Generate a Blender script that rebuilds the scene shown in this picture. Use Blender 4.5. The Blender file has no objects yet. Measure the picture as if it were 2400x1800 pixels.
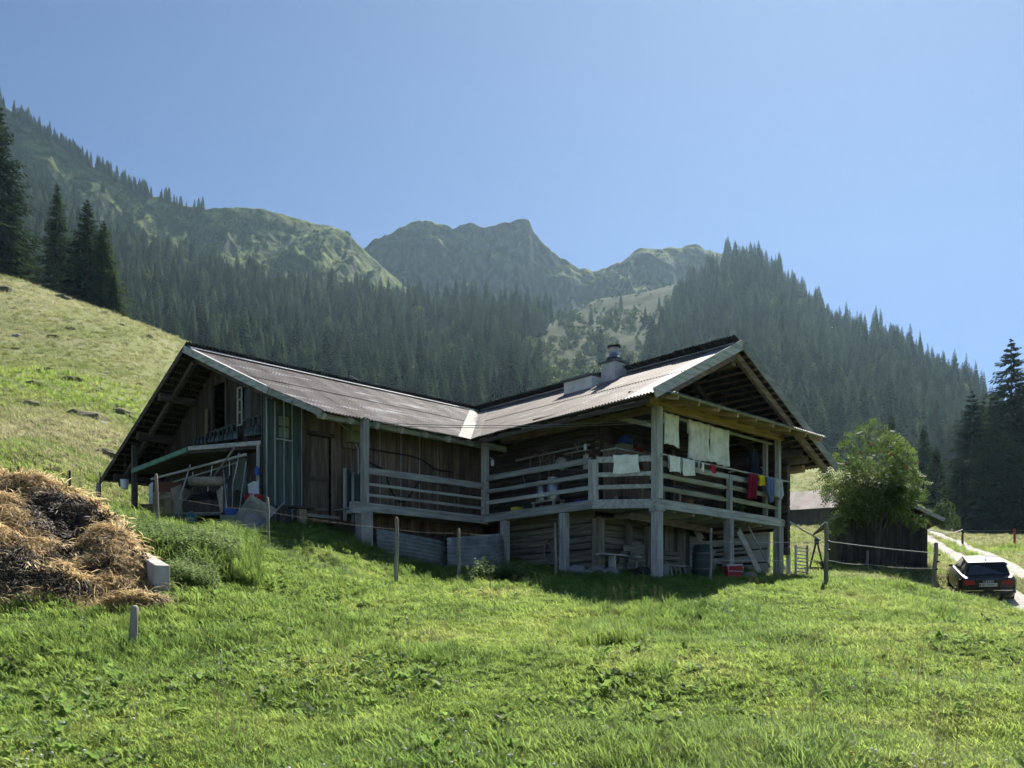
import bpy, bmesh, math, random
import numpy as np
from mathutils import Vector, Matrix, Euler

random.seed(7); RNG = np.random.default_rng(11)
SC = bpy.context.scene; COL = SC.collection
R = math.radians

# ------------------------------------------------------------------ camera, sky, sun, exposure
F, CX, HY = 2190.0, 1200.0, 1490.0          # focal length, principal column and horizon row of the 2400 x 1800 photograph
cam_d = bpy.data.cameras.new('camera'); cam = bpy.data.objects.new('camera', cam_d); COL.objects.link(cam)
cam_d.sensor_fit = 'HORIZONTAL'; cam_d.sensor_width = 36.0; cam_d.lens = 36.0 * F / 2400.0
cam_d.shift_y = (HY - 900.0) / 2400.0
cam_d.clip_start = 0.1; cam_d.clip_end = 9000.0
cam.location = (0, 0, 0); cam.rotation_euler = (R(90), 0, 0)
SC.camera = cam

SUN_AZ, SUN_EL = R(22), R(48)               # azimuth to the right of the viewing axis, elevation
wd = bpy.data.worlds.new('World'); SC.world = wd; wd.use_nodes = True
nt = wd.node_tree; nt.nodes.clear()
sky = nt.nodes.new('ShaderNodeTexSky'); sky.sky_type = 'NISHITA'; sky.sun_disc = False
sky.sun_elevation = SUN_EL; sky.sun_rotation = SUN_AZ
sky.altitude = 2300; sky.air_density = 0.74; sky.dust_density = 0.9; sky.ozone_density = 4.5
bg = nt.nodes.new('ShaderNodeBackground'); bg.inputs['Strength'].default_value = 0.05
wo = nt.nodes.new('ShaderNodeOutputWorld')
nt.links.new(sky.outputs[0], bg.inputs[0]); nt.links.new(bg.outputs[0], wo.inputs[0])

sun_d = bpy.data.lights.new('sun', 'SUN'); sun_d.energy = 4.6; sun_d.angle = R(0.53); sun_d.color = (1.0, 0.93, 0.82)
sun = bpy.data.objects.new('sun', sun_d); COL.objects.link(sun)
sdir = Vector((math.sin(SUN_AZ) * math.cos(SUN_EL), math.cos(SUN_AZ) * math.cos(SUN_EL), math.sin(SUN_EL)))
sun.rotation_euler = sdir.to_track_quat('Z', 'Y').to_euler(); sun.location = sdir * 50
vs = SC.view_settings; vs.view_transform = 'Standard'; vs.look = 'None'; vs.gamma = 1.0; vs.exposure = 1.45
vs.use_curve_mapping = False
SC.cycles.max_bounces = 7; SC.cycles.diffuse_bounces = 5; SC.cycles.glossy_bounces = 2; SC.cycles.transmission_bounces = 4
SC.cycles.transparent_max_bounces = 8; SC.cycles.volume_bounces = 0; SC.cycles.use_denoising = True
SC.cycles.sample_clamp_indirect = 4.0; SC.cycles.use_adaptive_sampling = True; SC.cycles.adaptive_threshold = 0.03; SC.cycles.adaptive_min_samples = 24
SC.cycles.caustics_reflective = False; SC.cycles.caustics_refractive = False

# ------------------------------------------------------------------ helpers
def at(px, py, d):
    """the place at depth d that the photograph shows at (px, py)"""
    return Vector(((px - CX) / F * d, d, (HY - py) / F * d))

def tag(o, label=None, cat=None, group=None, kind=None):
    if label: o['label'] = label
    if cat: o['category'] = cat
    if group: o['group'] = group
    if kind: o['kind'] = kind
    return o

def link(o, parent=None):
    COL.objects.link(o)
    if parent is not None: o.parent = parent
    return o

def thing(name, label, cat, loc=(0, 0, 0), rz=0.0, group=None):
    o = bpy.data.objects.new(name, None); o.empty_display_size = 0.2
    COL.objects.link(o); o.location = loc; o.rotation_euler = (0, 0, rz)
    return tag(o, label, cat, group)

class MB:
    """collects vertices and faces of one mesh"""
    def __init__(s): s.v = []; s.f = []; s.m = []
    def add(s, vs_, fs_, mi=0):
        n = len(s.v); s.v += [tuple(x) for x in vs_]; s.f += [tuple(i + n for i in f) for f in fs_]; s.m += [mi] * len(fs_)
        return s
    def box(s, a, b, mi=0):
        x0, y0, z0 = a; x1, y1, z1 = b
        return s.add([(x0,y0,z0),(x1,y0,z0),(x1,y1,z0),(x0,y1,z0),(x0,y0,z1),(x1,y0,z1),(x1,y1,z1),(x0,y1,z1)],
                     [(0,3,2,1),(4,5,6,7),(0,1,5,4),(1,2,6,5),(2,3,7,6),(3,0,4,7)], mi)
    def hexa(s, b4, t4, mi=0):
        return s.add(list(b4) + list(t4), [(0,3,2,1),(4,5,6,7),(0,1,5,4),(1,2,6,5),(2,3,7,6),(3,0,4,7)], mi)
    def beam(s, p0, p1, w, h, ch=0.012, up=(0,0,1), mi=0, w1=None, h1=None):
        """chamfered timber from p0 to p1, w across, h along up"""
        p0 = Vector(p0); p1 = Vector(p1); d = (p1 - p0).normalized(); u = Vector(up)
        if abs(d.dot(u)) > 0.98: u = Vector((0, 1, 0))
        sd = d.cross(u).normalized(); u = sd.cross(d).normalized()
        vv = []
        for P, W, H in ((p0, w, h), (p1, w1 or w, h1 or h)):
            a, b = W / 2, H / 2; c = min(ch, a * .45, b * .45)
            for x, y in ((-a+c,-b),(a-c,-b),(a,-b+c),(a,b-c),(a-c,b),(-a+c,b),(-a,b-c),(-a,-b+c)):
                vv.append(P + sd * x + u * y)
        fs = [(i, (i+1) % 8, 8 + (i+1) % 8, 8 + i) for i in range(8)] + [tuple(range(7, -1, -1)), tuple(range(8, 16))]
        return s.add(vv, fs, mi)
    def tube(s, pts, r, n=6, mi=0, cap=True):
        pts = [Vector(p) for p in pts]; rings = []; N = len(pts)
        rr = r if isinstance(r, (list, tuple)) else [r] * N
        u = None
        for i, p in enumerate(pts):
            d = (pts[min(i+1, N-1)] - pts[max(i-1, 0)])
            d = d.normalized() if d.length > 1e-9 else Vector((0,0,1))
            if u is None:
                u = d.orthogonal().normalized()
            else:
                u = (u - d * u.dot(d)); u = u.normalized() if u.length > 1e-6 else d.orthogonal().normalized()
            w = d.cross(u)
            rings.append([p + (u * math.cos(2*math.pi*k/n) + w * math.sin(2*math.pi*k/n)) * rr[i] for k in range(n)])
        vv = [x for g in rings for x in g]
        fs = [(i*n+k, i*n+(k+1)%n, (i+1)*n+(k+1)%n, (i+1)*n+k) for i in range(N-1) for k in range(n)]
        if cap: fs += [tuple(range(n-1, -1, -1)), tuple((N-1)*n + k for k in range(n))]
        return s.add(vv, fs, mi)
    def lathe(s, prof, n=16, c=(0,0,0), mi=0, cap=True):
        """prof: (radius, z) pairs from bottom to top"""
        cx, cy, cz = c
        vv = [(cx + r*math.cos(2*math.pi*k/n), cy + r*math.sin(2*math.pi*k/n), cz + z) for r, z in prof for k in range(n)]
        N = len(prof)
        fs = [(i*n+k, i*n+(k+1)%n, (i+1)*n+(k+1)%n, (i+1)*n+k) for i in range(N-1) for k in range(n)]
        if cap: fs += [tuple(range(n-1,-1,-1)), tuple((N-1)*n+k for k in range(n))]
        return s.add(vv, fs, mi)
    def prism(s, poly, z0, z1, mi=0):
        n = len(poly)
        vv = [(x, y, z0) for x, y in poly] + [(x, y, z1) for x, y in poly]
        fs = [tuple(range(n-1,-1,-1)), tuple(range(n, 2*n))] + [(i, (i+1)%n, n+(i+1)%n, n+i) for i in range(n)]
        return s.add(vv, fs, mi)
    def mesh(s, name, mats, smooth=False):
        me = bpy.data.meshes.new(name); me.from_pydata(s.v, [], s.f)
        for m in (mats if isinstance(mats, (list, tuple)) else [mats]): me.materials.append(m)
        if any(s.m): me.polygons.foreach_set('material_index', s.m)
        if smooth: me.polygons.foreach_set('use_smooth', [True] * len(me.polygons))
        me.update(); return me
    def build(s, name, mats, parent=None, smooth=False, loc=None, rot=None):
        o = bpy.data.objects.new(name, s.mesh(name, mats, smooth))
        link(o, parent)
        if loc is not None: o.location = loc
        if rot is not None: o.rotation_euler = rot
        return o

def mesh_np(name, V, Fc, mats, smooth=True, mi=None):
    """fast mesh from numpy vertices and an (n,3) or (n,4) face array"""
    me = bpy.data.meshes.new(name); V = np.asarray(V, np.float32); Fc = np.asarray(Fc, np.int32)
    k = Fc.shape[1]
    me.vertices.add(len(V)); me.vertices.foreach_set('co', V.ravel())
    me.loops.add(Fc.size); me.loops.foreach_set('vertex_index', Fc.ravel())
    me.polygons.add(len(Fc)); me.polygons.foreach_set('loop_start', np.arange(0, Fc.size, k, dtype=np.int32))
    try: me.polygons.foreach_set('loop_total', np.full(len(Fc), k, np.int32))
    except Exception: pass
    for m in (mats if isinstance(mats, (list, tuple)) else [mats]): me.materials.append(m)
    if mi is not None: me.polygons.foreach_set('material_index', np.asarray(mi, np.int32))
    me.polygons.foreach_set('use_smooth', np.full(len(Fc), smooth, bool))
    me.update(calc_edges=True); me.validate(); return me

def grid_faces(nr, nc):
    i = np.arange(nr - 1)[:, None] * nc + np.arange(nc - 1)[None, :]
    return np.stack([i, i + 1, i + nc + 1, i + nc], -1).reshape(-1, 4)

def copy_tree(o, parent=None):
    c = o.copy(); COL.objects.link(c); c.parent = parent
    for ch in list(o.children): copy_tree(ch, c)
    return c

# ------------------------------------------------------------------ noise
def _hash(ix, iy, seed):
    h = (ix.astype(np.int64) * 374761393 + iy.astype(np.int64) * 668265263 + seed * 1442695041) & 0xffffffff
    h = ((h ^ (h >> 13)) * 1274126177) & 0xffffffff
    return ((h ^ (h >> 16)) & 0xffffff) / float(0xffffff)

def vnoise(x, y, seed=0):
    x = np.asarray(x, float); y = np.asarray(y, float)
    ix = np.floor(x); iy = np.floor(y); fx = x - ix; fy = y - iy
    fx = fx*fx*fx*(fx*(fx*6-15)+10); fy = fy*fy*fy*(fy*(fy*6-15)+10)
    a = _hash(ix, iy, seed); b = _hash(ix+1, iy, seed); c = _hash(ix, iy+1, seed); d = _hash(ix+1, iy+1, seed)
    return (a*(1-fx)+b*fx)*(1-fy) + (c*(1-fx)+d*fx)*fy - 0.5

def fbm(x, y, seed=0, octv=4, gain=0.5):
    t = 0; a = 1.0
    for k in range(octv):
        t = t + a * vnoise(x * 2**k + 17.3*k, y * 2**k - 9.1*k, seed + k); a *= gain
    return t

def ridged(x, y, seed=0, octv=4):
    t = 0; a = 1.0
    for k in range(octv):
        t = t + a * (0.5 - np.abs(2*vnoise(x*2**k + 5.2*k, y*2**k + 1.7*k, seed+k))); a *= 0.5
    return t

# ------------------------------------------------------------------ materials
def nodes(name):
    m = bpy.data.materials.new(name); m.use_nodes = True; t = m.node_tree; t.nodes.clear()
    return m, t, (lambda k: t.nodes.new(k)), t.links.new

def ramp(t, pos_col):
    n = t.nodes.new('ShaderNodeValToRGB'); cr = n.color_ramp
    while len(cr.elements) < len(pos_col): cr.elements.new(0.5)
    for e, (p, c) in zip(cr.elements, pos_col): e.position = p; e.color = (*c, 1)
    return n

def mat(name, cols, scale=6.0, stretch=(1,1,1), rough=0.85, metal=0.0, bump=0.25, rnd=0.25, coord='Object', spec=0.3,
        fine=4.0, transl=0.0, pos=None, detail=6.0, coat=0.0):
    """principled surface whose colour wanders through cols with a (stretched) noise, varies a little by object, and has fine relief"""
    m, t, N, L = nodes(name)
    out = N('ShaderNodeOutputMaterial'); b = N('ShaderNodeBsdfPrincipled')
    if coord == 'World':
        g = N('ShaderNodeNewGeometry'); co = g.outputs['Position']
    else:
        g = N('ShaderNodeTexCoord'); co = g.outputs['Object']
    oi = N('ShaderNodeObjectInfo')
    off = N('ShaderNodeVectorMath'); off.operation = 'MULTIPLY_ADD'
    L(co, off.inputs[0]); off.inputs[1].default_value = stretch
    mul = N('ShaderNodeVectorMath'); mul.operation = 'SCALE'; mul.inputs[0].default_value = (31.7, 17.1, 23.3)
    L(oi.outputs['Random'], mul.inputs['Scale'])
    if coord == 'World': off.inputs[2].default_value = (0, 0, 0)
    else: L(mul.outputs[0], off.inputs[2])
    n1 = N('ShaderNodeTexNoise'); n1.inputs['Scale'].default_value = scale; n1.inputs['Detail'].default_value = detail; n1.inputs['Roughness'].default_value = 0.62
    L(off.outputs[0], n1.inputs['Vector'])
    k = len(cols)
    ps = pos or [0.32 + 0.36 * i / max(1, k-1) for i in range(k)]
    rp = ramp(t, list(zip(ps, cols))); L(n1.outputs['Fac'], rp.inputs[0])
    hv = N('ShaderNodeHueSaturation'); L(rp.outputs[0], hv.inputs['Color'])
    mr = N('ShaderNodeMapRange'); mr.inputs['To Min'].default_value = 1 - rnd; mr.inputs['To Max'].default_value = 1 + rnd
    L(oi.outputs['Random'], mr.inputs['Value']); L(mr.outputs[0], hv.inputs['Value'])
    L(hv.outputs[0], b.inputs['Base Color'])
    b.inputs['Roughness'].default_value = rough; b.inputs['Metallic'].default_value = metal
    b.inputs['Specular IOR Level'].default_value = spec
    if coat: b.inputs['Coat Weight'].default_value = coat; b.inputs['Coat Roughness'].default_value = 0.05
    if bump:
        n2 = N('ShaderNodeTexNoise'); n2.inputs['Scale'].default_value = scale * fine; n2.inputs['Detail'].default_value = 4
        L(off.outputs[0], n2.inputs['Vector'])
        bp = N('ShaderNodeBump'); bp.inputs['Strength'].default_value = bump; bp.inputs['Distance'].default_value = 0.02
        L(n2.outputs['Fac'], bp.inputs['Height']); L(bp.outputs[0], b.inputs['Normal'])
    sh = b.outputs[0]
    if transl:
        tr = N('ShaderNodeBsdfTranslucent'); L(hv.outputs[0], tr.inputs['Color'])
        mx = N('ShaderNodeMixShader'); mx.inputs[0].default_value = transl
        L(sh, mx.inputs[1]); L(tr.outputs[0], mx.inputs[2]); sh = mx.outputs[0]
    L(sh, out.inputs['Surface']); return m

def leafmat(name, cols, scale=0.35, transl=0.45, rough=0.6, rnd=0.3, pos=None, fine=3.0, spec=0.2, tgain=1.0):
    """foliage: colour by place in the world and by clump; part of the light passes through the leaf"""
    m, t, N, L = nodes(name)
    out = N('ShaderNodeOutputMaterial'); b = N('ShaderNodeBsdfPrincipled'); b.inputs['Roughness'].default_value = rough
    b.inputs['Specular IOR Level'].default_value = spec
    g = N('ShaderNodeNewGeometry'); oi = N('ShaderNodeObjectInfo')
    n1 = N('ShaderNodeTexNoise'); n1.inputs['Scale'].default_value = scale; n1.inputs['Detail'].default_value = 5; n1.inputs['Roughness'].default_value = 0.6
    L(g.outputs['Position'], n1.inputs['Vector'])
    k = len(cols); ps = pos or [0.3 + 0.4 * i / max(1, k-1) for i in range(k)]
    rp = ramp(t, list(zip(ps, cols))); L(n1.outputs['Fac'], rp.inputs[0])
    n2 = N('ShaderNodeTexNoise'); n2.inputs['Scale'].default_value = scale * fine * 8; L(g.outputs['Position'], n2.inputs['Vector'])
    ad = N('ShaderNodeMath'); ad.operation = 'ADD'
    m1 = N('ShaderNodeMapRange'); m1.inputs['To Min'].default_value = 1-rnd; m1.inputs['To Max'].default_value = 1+rnd; L(oi.outputs['Random'], m1.inputs['Value'])
    m2 = N('ShaderNodeMapRange'); m2.inputs['From Min'].default_value = 0.3; m2.inputs['From Max'].default_value = 0.7; m2.inputs['To Min'].default_value = -0.25; m2.inputs['To Max'].default_value = 0.25
    L(n2.outputs['Fac'], m2.inputs['Value']); L(m1.outputs[0], ad.inputs[0]); L(m2.outputs[0], ad.inputs[1])
    hv = N('ShaderNodeHueSaturation'); L(rp.outputs[0], hv.inputs['Color']); L(ad.outputs[0], hv.inputs['Value'])
    L(hv.outputs[0], b.inputs['Base Color'])
    tg = N('ShaderNodeVectorMath'); tg.operation = 'SCALE'; tg.inputs['Scale'].default_value = tgain; L(hv.outputs[0], tg.inputs[0])
    tr = N('ShaderNodeBsdfTranslucent'); L(tg.outputs[0], tr.inputs['Color'])
    mx = N('ShaderNodeMixShader'); mx.inputs[0].default_value = transl
    L(b.outputs[0], mx.inputs[1]); L(tr.outputs[0], mx.inputs[2]); L(mx.outputs[0], out.inputs['Surface'])
    return m

def scatter(name, protos, P, ROT, SCL, IDX, mats_hint=None):
    """one object that draws protos on the points P (geometry-node instances)"""
    me = bpy.data.meshes.new(name); me.vertices.add(len(P)); me.vertices.foreach_set('co', np.asarray(P, np.float32).ravel())
    a = me.attributes.new('rot', 'FLOAT_VECTOR', 'POINT'); a.data.foreach_set('vector', np.asarray(ROT, np.float32).ravel())
    SCL = np.asarray(SCL, np.float32)
    if SCL.ndim == 1: SCL = np.repeat(SCL[:, None], 3, 1)
    a = me.attributes.new('scl', 'FLOAT_VECTOR', 'POINT'); a.data.foreach_set('vector', SCL.ravel())
    a = me.attributes.new('idx', 'INT', 'POINT'); a.data.foreach_set('value', np.asarray(IDX, np.int32).ravel())
    me.update()
    o = bpy.data.objects.new(name, me); COL.objects.link(o)
    ng = bpy.data.node_groups.new(name + '_nodes', 'GeometryNodeTree')
    ng.interface.new_socket('Geometry', in_out='INPUT', socket_type='NodeSocketGeometry')
    ng.interface.new_socket('Geometry', in_out='OUTPUT', socket_type='NodeSocketGeometry')
    N = ng.nodes.new; L = ng.links.new
    gi = N('NodeGroupInput'); go = N('NodeGroupOutput'); jn = N('GeometryNodeJoinGeometry')
    def attr(nm, ty):
        n = N('GeometryNodeInputNamedAttribute'); n.data_type = ty; n.inputs['Name'].default_value = nm
        return [s for s in n.outputs if s.enabled and s.name == 'Attribute'][0]
    ra, sa, ia = attr('rot', 'FLOAT_VECTOR'), attr('scl', 'FLOAT_VECTOR'), attr('idx', 'INT')
    for i, p in enumerate(protos):
        cmp = N('FunctionNodeCompare'); cmp.data_type = 'INT'; cmp.operation = 'EQUAL'
        ins = [s for s in cmp.inputs if s.enabled]; L(ia, ins[0]); ins[1].default_value = i
        ob = N('GeometryNodeObjectInfo'); ob.inputs['Object'].default_value = p; ob.inputs['As Instance'].default_value = True
        iop = N('GeometryNodeInstanceOnPoints')
        L(gi.outputs[0], iop.inputs['Points']); L(cmp.outputs[0], iop.inputs['Selection']); L(ob.outputs['Geometry'], iop.inputs['Instance'])
        L(ra, iop.inputs['Rotation']); L(sa, iop.inputs['Scale']); L(iop.outputs[0], jn.inputs[0])
    L(jn.outputs[0], go.inputs[0])
    md = o.modifiers.new('scatter', 'NODES'); md.node_group = ng
    return o
# ------------------------------------------------------------------ the meadow: one sheet through measured heights
CTRL = []   # (X, Y, Z)
def cp(px, py, d): CTRL.append(tuple(at(px, py, d)))
for x in (-12, -6, 0, 6, 12): CTRL.append((x, 0.0, -1.65)); CTRL.append((x, -7.0, -2.2))
for px in (-200, 300, 800, 1200, 1700, 2200, 2600): cp(px, 1800, 6.2)
for px, py, d in [
 (-300,1560,10),(200,1560,10),(700,1560,10),(1200,1562,10),(1700,1562,10),(2200,1566,10.4),(2650,1575,10.6),
 (0,1405,12.6),(300,1432,12.6),(395,1392,13.0),(600,1420,13.6),(1000,1448,14.3),(1400,1452,14.8),(1700,1450,15),(2000,1448,15.5),(2300,1462,16.5),(2650,1470,17),
 (-250,1380,13),(-250,1250,17),(-300,1110,27),
 (450,1262,18.2),(370,1240,18.4),(228,1192,21),(300,1200,19.5),(560,1258,18.6),(630,1286,19.5),(800,1342,18.8),(830,1278,21.6),(925,1345,20.6),(1000,1366,19.6),(1075,1354,21),(1160,1350,20.6),
 (1300,1342,21.6),(1240,1372,19),(1500,1398,18.4),(1665,1349,22),(1700,1372,19.6),(1936,1358,21.5),(1880,1392,19),(2193,1371,25),(2080,1395,20.5),
 (1535,1347,23),(1720,1344,24.6),(1825,1342,26.9),(1321,1330,23.9),(1182,1311,25.5),(870,1272,23.2),(760,1228,22.6),(650,1216,22.6),(500,1216,23.6),(420,1204,25),(330,1192,26.5),(240,1176,28),
 (1400,1318,24.8),(1600,1334,25.6),(1750,1325,28),(1000,1300,25.2),
 (2270,1418,30.6),(2330,1432,29),(2245,1388,34),(2371,1392,32.5),(2400,1413,30.5),(2480,1440,29),(2315,1348,38),(2265,1320,43),(2181,1267,62),(2227,1267,66),(2286,1291,54),(2400,1348,39),(2400,1302,50),(2600,1330,42),(2300,1258,76),(2400,1262,74),(2650,1265,74),
 (1960,1332,36.5),(2172,1326,36.5),(2060,1320,40),(1900,1330,31),(2100,1345,31),(1870,1255,80),(1960,1248,84),(1900,1172,104),(1880,1096,150),(2050,1150,120),(2050,1230,75),(2250,1242,105),(2400,1244,105),(2650,1230,110),(2300,1180,160),(2650,1190,160),
 (20,1150,25),(95,1150,25.6),(163,1158,24.6),(0,1075,28),(150,1085,29),(0,985,38),(200,1000,38),(100,900,52),(250,920,54),(330,905,62),(0,800,70),(200,800,74),(0,645,112),(140,692,102),(280,746,95),(430,815,88),(350,1010,48),(300,1090,36),
 (-400,560,118),(-300,900,50),(600,945,82),(800,1010,76),(1100,1100,72),(1500,1180,70),(1700,1225,72),(600,1120,44),(1000,1180,42),(1400,1220,44),(1750,1285,45),(1850,1297,44),
 (-300,830,180),(0,880,180),(430,960,180),(900,1090,170),(1400,1110,170),(1880,1090,200),
 (-300,850,320),(0,930,320),(430,1010,320),(900,1090,320),(1400,1090,320),(1850,1110,320),(2300,1210,320),(2700,1210,320),
]: cp(px, py, d)
CTRL = np.array(CTRL)
def _uv(X, Y):
    Yc = np.maximum(Y, -7.5) + 9.0
    return np.stack([X / Yc * 2.2, np.log(Yc) * 1.6], -1), Yc
_cu, _cy = _uv(CTRL[:,0], CTRL[:,1]); _cz = CTRL[:,2] / _cy
def _phi(r): return np.where(r > 1e-9, r*r*np.log(r + 1e-12), 0.0)
_n = len(CTRL)
_A = np.zeros((_n+3, _n+3)); _D = np.linalg.norm(_cu[:,None]-_cu[None], axis=-1)
_A[:_n,:_n] = _phi(_D) + np.eye(_n) * 6e-4
_A[:_n,_n] = 1; _A[:_n,_n+1:] = _cu; _A[_n,:_n] = 1; _A[_n+1:,:_n] = _cu.T
_w = np.linalg.solve(_A, np.concatenate([_cz, np.zeros(3)]))
def gz0(X, Y):
    X = np.atleast_1d(np.asarray(X, float)); Y = np.atleast_1d(np.asarray(Y, float)); sh = X.shape
    X = X.ravel(); Y = Y.ravel(); out = np.empty(X.size)
    for s in range(0, X.size, 20000):
        u, yc = _uv(X[s:s+20000], Y[s:s+20000])
        d = np.linalg.norm(u[:,None]-_cu[None], axis=-1)
        out[s:s+20000] = (_phi(d) @ _w[:_n] + _w[_n] + u @ _w[_n+1:]) * yc
    return out.reshape(sh)
ROAD_L = [at(*p) for p in ((2560,1492,26),(2400,1413,30.5),(2371,1386,33),(2315,1348,38),(2265,1320,43),(2220,1293,52),(2181,1267,62),(2150,1258,70),(2105,1252,78))]
ROAD_R = [at(*p) for p in ((2760,1450,28),(2570,1395,32),(2470,1370,35),(2400,1348,39),(2350,1324,44),(2286,1291,54),(2227,1267,66),(2190,1257,73),(2140,1251,81))]
HUT_O = Vector((-0.75, 26.04, 0.0)); HUT_A = R(43.5)
_hc, _hs = math.cos(HUT_A), math.sin(HUT_A)
def bump_mask(X, Y):
    dx = X + 0.75; dy = Y - 26.04; p = dx*_hc + dy*_hs; q = -dx*_hs + dy*_hc
    hut = np.maximum(np.maximum(-7.2-p, p-7.2), np.maximum(-5.4-q, q-8.0))
    hut = np.where((p < -0.3) & (q < -0.3), np.minimum(np.hypot(p, q), 3.0), hut)
    m = np.clip(hut / 1.5, 0.12, 1)
    rd = np.full(X.shape, 1e9)
    for a in ROAD_L + ROAD_R: rd = np.minimum(rd, np.hypot(X-a.x, Y-a.y))
    return m * np.clip((rd - 1.4) / 1.5, 0.1, 1)
def gz(X, Y):
    X = np.atleast_1d(np.asarray(X, float)); Y = np.atleast_1d(np.asarray(Y, float))
    d = np.hypot(X, Y)
    b = 0.20*fbm(X/2.6, Y/2.6, 3, 3) + 0.10*fbm(X/0.9, Y/0.9, 9, 2)
    far = np.clip((d-24)/14, 0, 1)
    hill = 0.75*fbm(X/7, Y/9, 21, 3) + 0.30*np.maximum(0, vnoise(X/1.9, Y/1.9, 33)-0.16)*4*np.clip((d-26)/20, 0, 1)
    low = 0.15*np.clip((Y-16)/3,0,1)*np.clip((38-Y)/6,0,1)
    return gz0(X, Y) - low + (b*(1-0.6*far) + hill*far*0.45) * bump_mask(X, Y)
def g1(x, y): return float(gz(np.array([x]), np.array([y]))[0])
def onground(px, d, dz=0.0):
    """point on the meadow in the photograph's column px at depth d"""
    x = (px - CX) / F * d; return Vector((x, d, g1(x, d) + dz))

def meadowmat():
    """low turf: lush near the farm, paler and drier higher on the pasture, with patches at several sizes"""
    m, t, N, L = nodes('meadow_turf_ground')
    out = N('ShaderNodeOutputMaterial'); b = N('ShaderNodeBsdfPrincipled'); b.inputs['Roughness'].default_value = 1.0; b.inputs['Specular IOR Level'].default_value = 0.1
    g = N('ShaderNodeNewGeometry'); sp = N('ShaderNodeSeparateXYZ'); L(g.outputs['Position'], sp.inputs[0])
    def nz(s, d=6):
        n = N('ShaderNodeTexNoise'); n.inputs['Scale'].default_value = s; n.inputs['Detail'].default_value = d; n.inputs['Roughness'].default_value = 0.65; L(g.outputs['Position'], n.inputs['Vector']); return n.outputs['Fac']
    r1 = ramp(t, [(.30,(0.06,0.10,0.02)),(.45,(0.112,0.17,0.03)),(.58,(0.152,0.20,0.04)),(.72,(0.185,0.195,0.06))]); L(nz(0.55), r1.inputs[0])
    r2 = ramp(t, [(.28,(0.11,0.15,0.05)),(.45,(0.17,0.20,0.075)),(.58,(0.215,0.222,0.11)),(.72,(0.26,0.245,0.15))]); L(nz(0.10, 9), r2.inputs[0])
    mr = N('ShaderNodeMapRange'); mr.inputs['From Min'].default_value = 3.5; mr.inputs['From Max'].default_value = 14; L(sp.outputs['Z'], mr.inputs['Value'])
    mx = N('ShaderNodeMixRGB'); L(mr.outputs[0], mx.inputs[0]); L(r1.outputs[0], mx.inputs[1]); L(r2.outputs[0], mx.inputs[2])
    hv = N('ShaderNodeHueSaturation'); m2 = N('ShaderNodeMapRange'); m2.inputs['From Min'].default_value = .3; m2.inputs['From Max'].default_value = .7; m2.inputs['To Min'].default_value = .6; m2.inputs['To Max'].default_value = 1.35
    L(nz(9, 4), m2.inputs['Value']); L(m2.outputs[0], hv.inputs['Value']); L(mx.outputs[0], hv.inputs['Color']); L(hv.outputs[0], b.inputs['Base Color'])
    bp = N('ShaderNodeBump'); bp.inputs['Strength'].default_value = 0.8; bp.inputs['Distance'].default_value = 0.08; L(nz(6, 5), bp.inputs['Height']); L(bp.outputs[0], b.inputs['Normal'])
    L(b.outputs[0], out.inputs['Surface']); return m
M_ground = meadowmat()
us = np.concatenate([np.linspace(-3.2,-0.9,40)[:-1], np.linspace(-0.9,0.9,330), np.linspace(0.9,3.2,40)[1:]])
ys = np.concatenate([np.linspace(-7.5,3.5,12)[:-1], np.exp(np.linspace(math.log(3.5+3), math.log(330+3), 340))-3])
YY = ys[:,None] + 0*us[None]; XX = us[None] * (np.maximum(YY, 0) + 4.0)
ZZ = gz(XX, YY)
me = mesh_np('meadow_ground', np.stack([XX,YY,ZZ],-1).reshape(-1,3), grid_faces(len(ys), len(us)), M_ground)
ground = tag(link(bpy.data.objects.new('meadow_ground', me)), kind='structure')

# gravel track: two wheel ruts with a grassy strip between
def resample(pts, step):
    P = [Vector(p) for p in pts]; out = []
    Q = [2*P[0]-P[1]] + P + [2*P[-1]-P[-2]]
    for i in range(1, len(Q)-2):
        n = max(2, int((Q[i+1]-Q[i]).length/step))
        for k in range(n):
            t = k/n; a,b,c,d_ = Q[i-1],Q[i],Q[i+1],Q[i+2]
            out.append(0.5*((2*b)+(c-a)*t+(2*a-5*b+4*c-d_)*t*t+(3*b-a-3*c+d_)*t**3))
    out.append(P[-1]); return out
M_gravel = mat('gravel', [(0.22,0.215,0.195),(0.36,0.35,0.325),(0.48,0.47,0.44)], scale=5.0, rough=0.95, bump=0.8, rnd=0, coord='World', fine=9, spec=0.2)
for pts in (ROAD_L, ROAD_R):
    c = resample(pts, 0.35); V = []; nc = 7
    for i, p in enumerate(c):
        t = (c[min(i+1,len(c)-1)] - c[max(i-1,0)]); t.z = 0; t.normalize(); n = Vector((t.y, -t.x, 0))
        wv = 0.58 + 0.16*float(vnoise(np.array([i*0.13]), np.array([p.x]), 5)[0])
        for k in range(nc):
            s = (k/(nc-1)-0.5)*2*wv; q = p + n*s; V.append((q.x, q.y, 0))
    V = np.array(V); V[:,2] = gz(V[:,0], V[:,1]) + 0.045
    e = np.tile(np.abs(np.linspace(-1,1,nc)), len(c)); V[:,2] -= np.where(e > .95, 0.09, 0)
    me = mesh_np('gravel_track', V, grid_faces(len(c), nc), M_gravel)
    tag(link(bpy.data.objects.new('gravel_track', me)), kind='structure')

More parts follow.
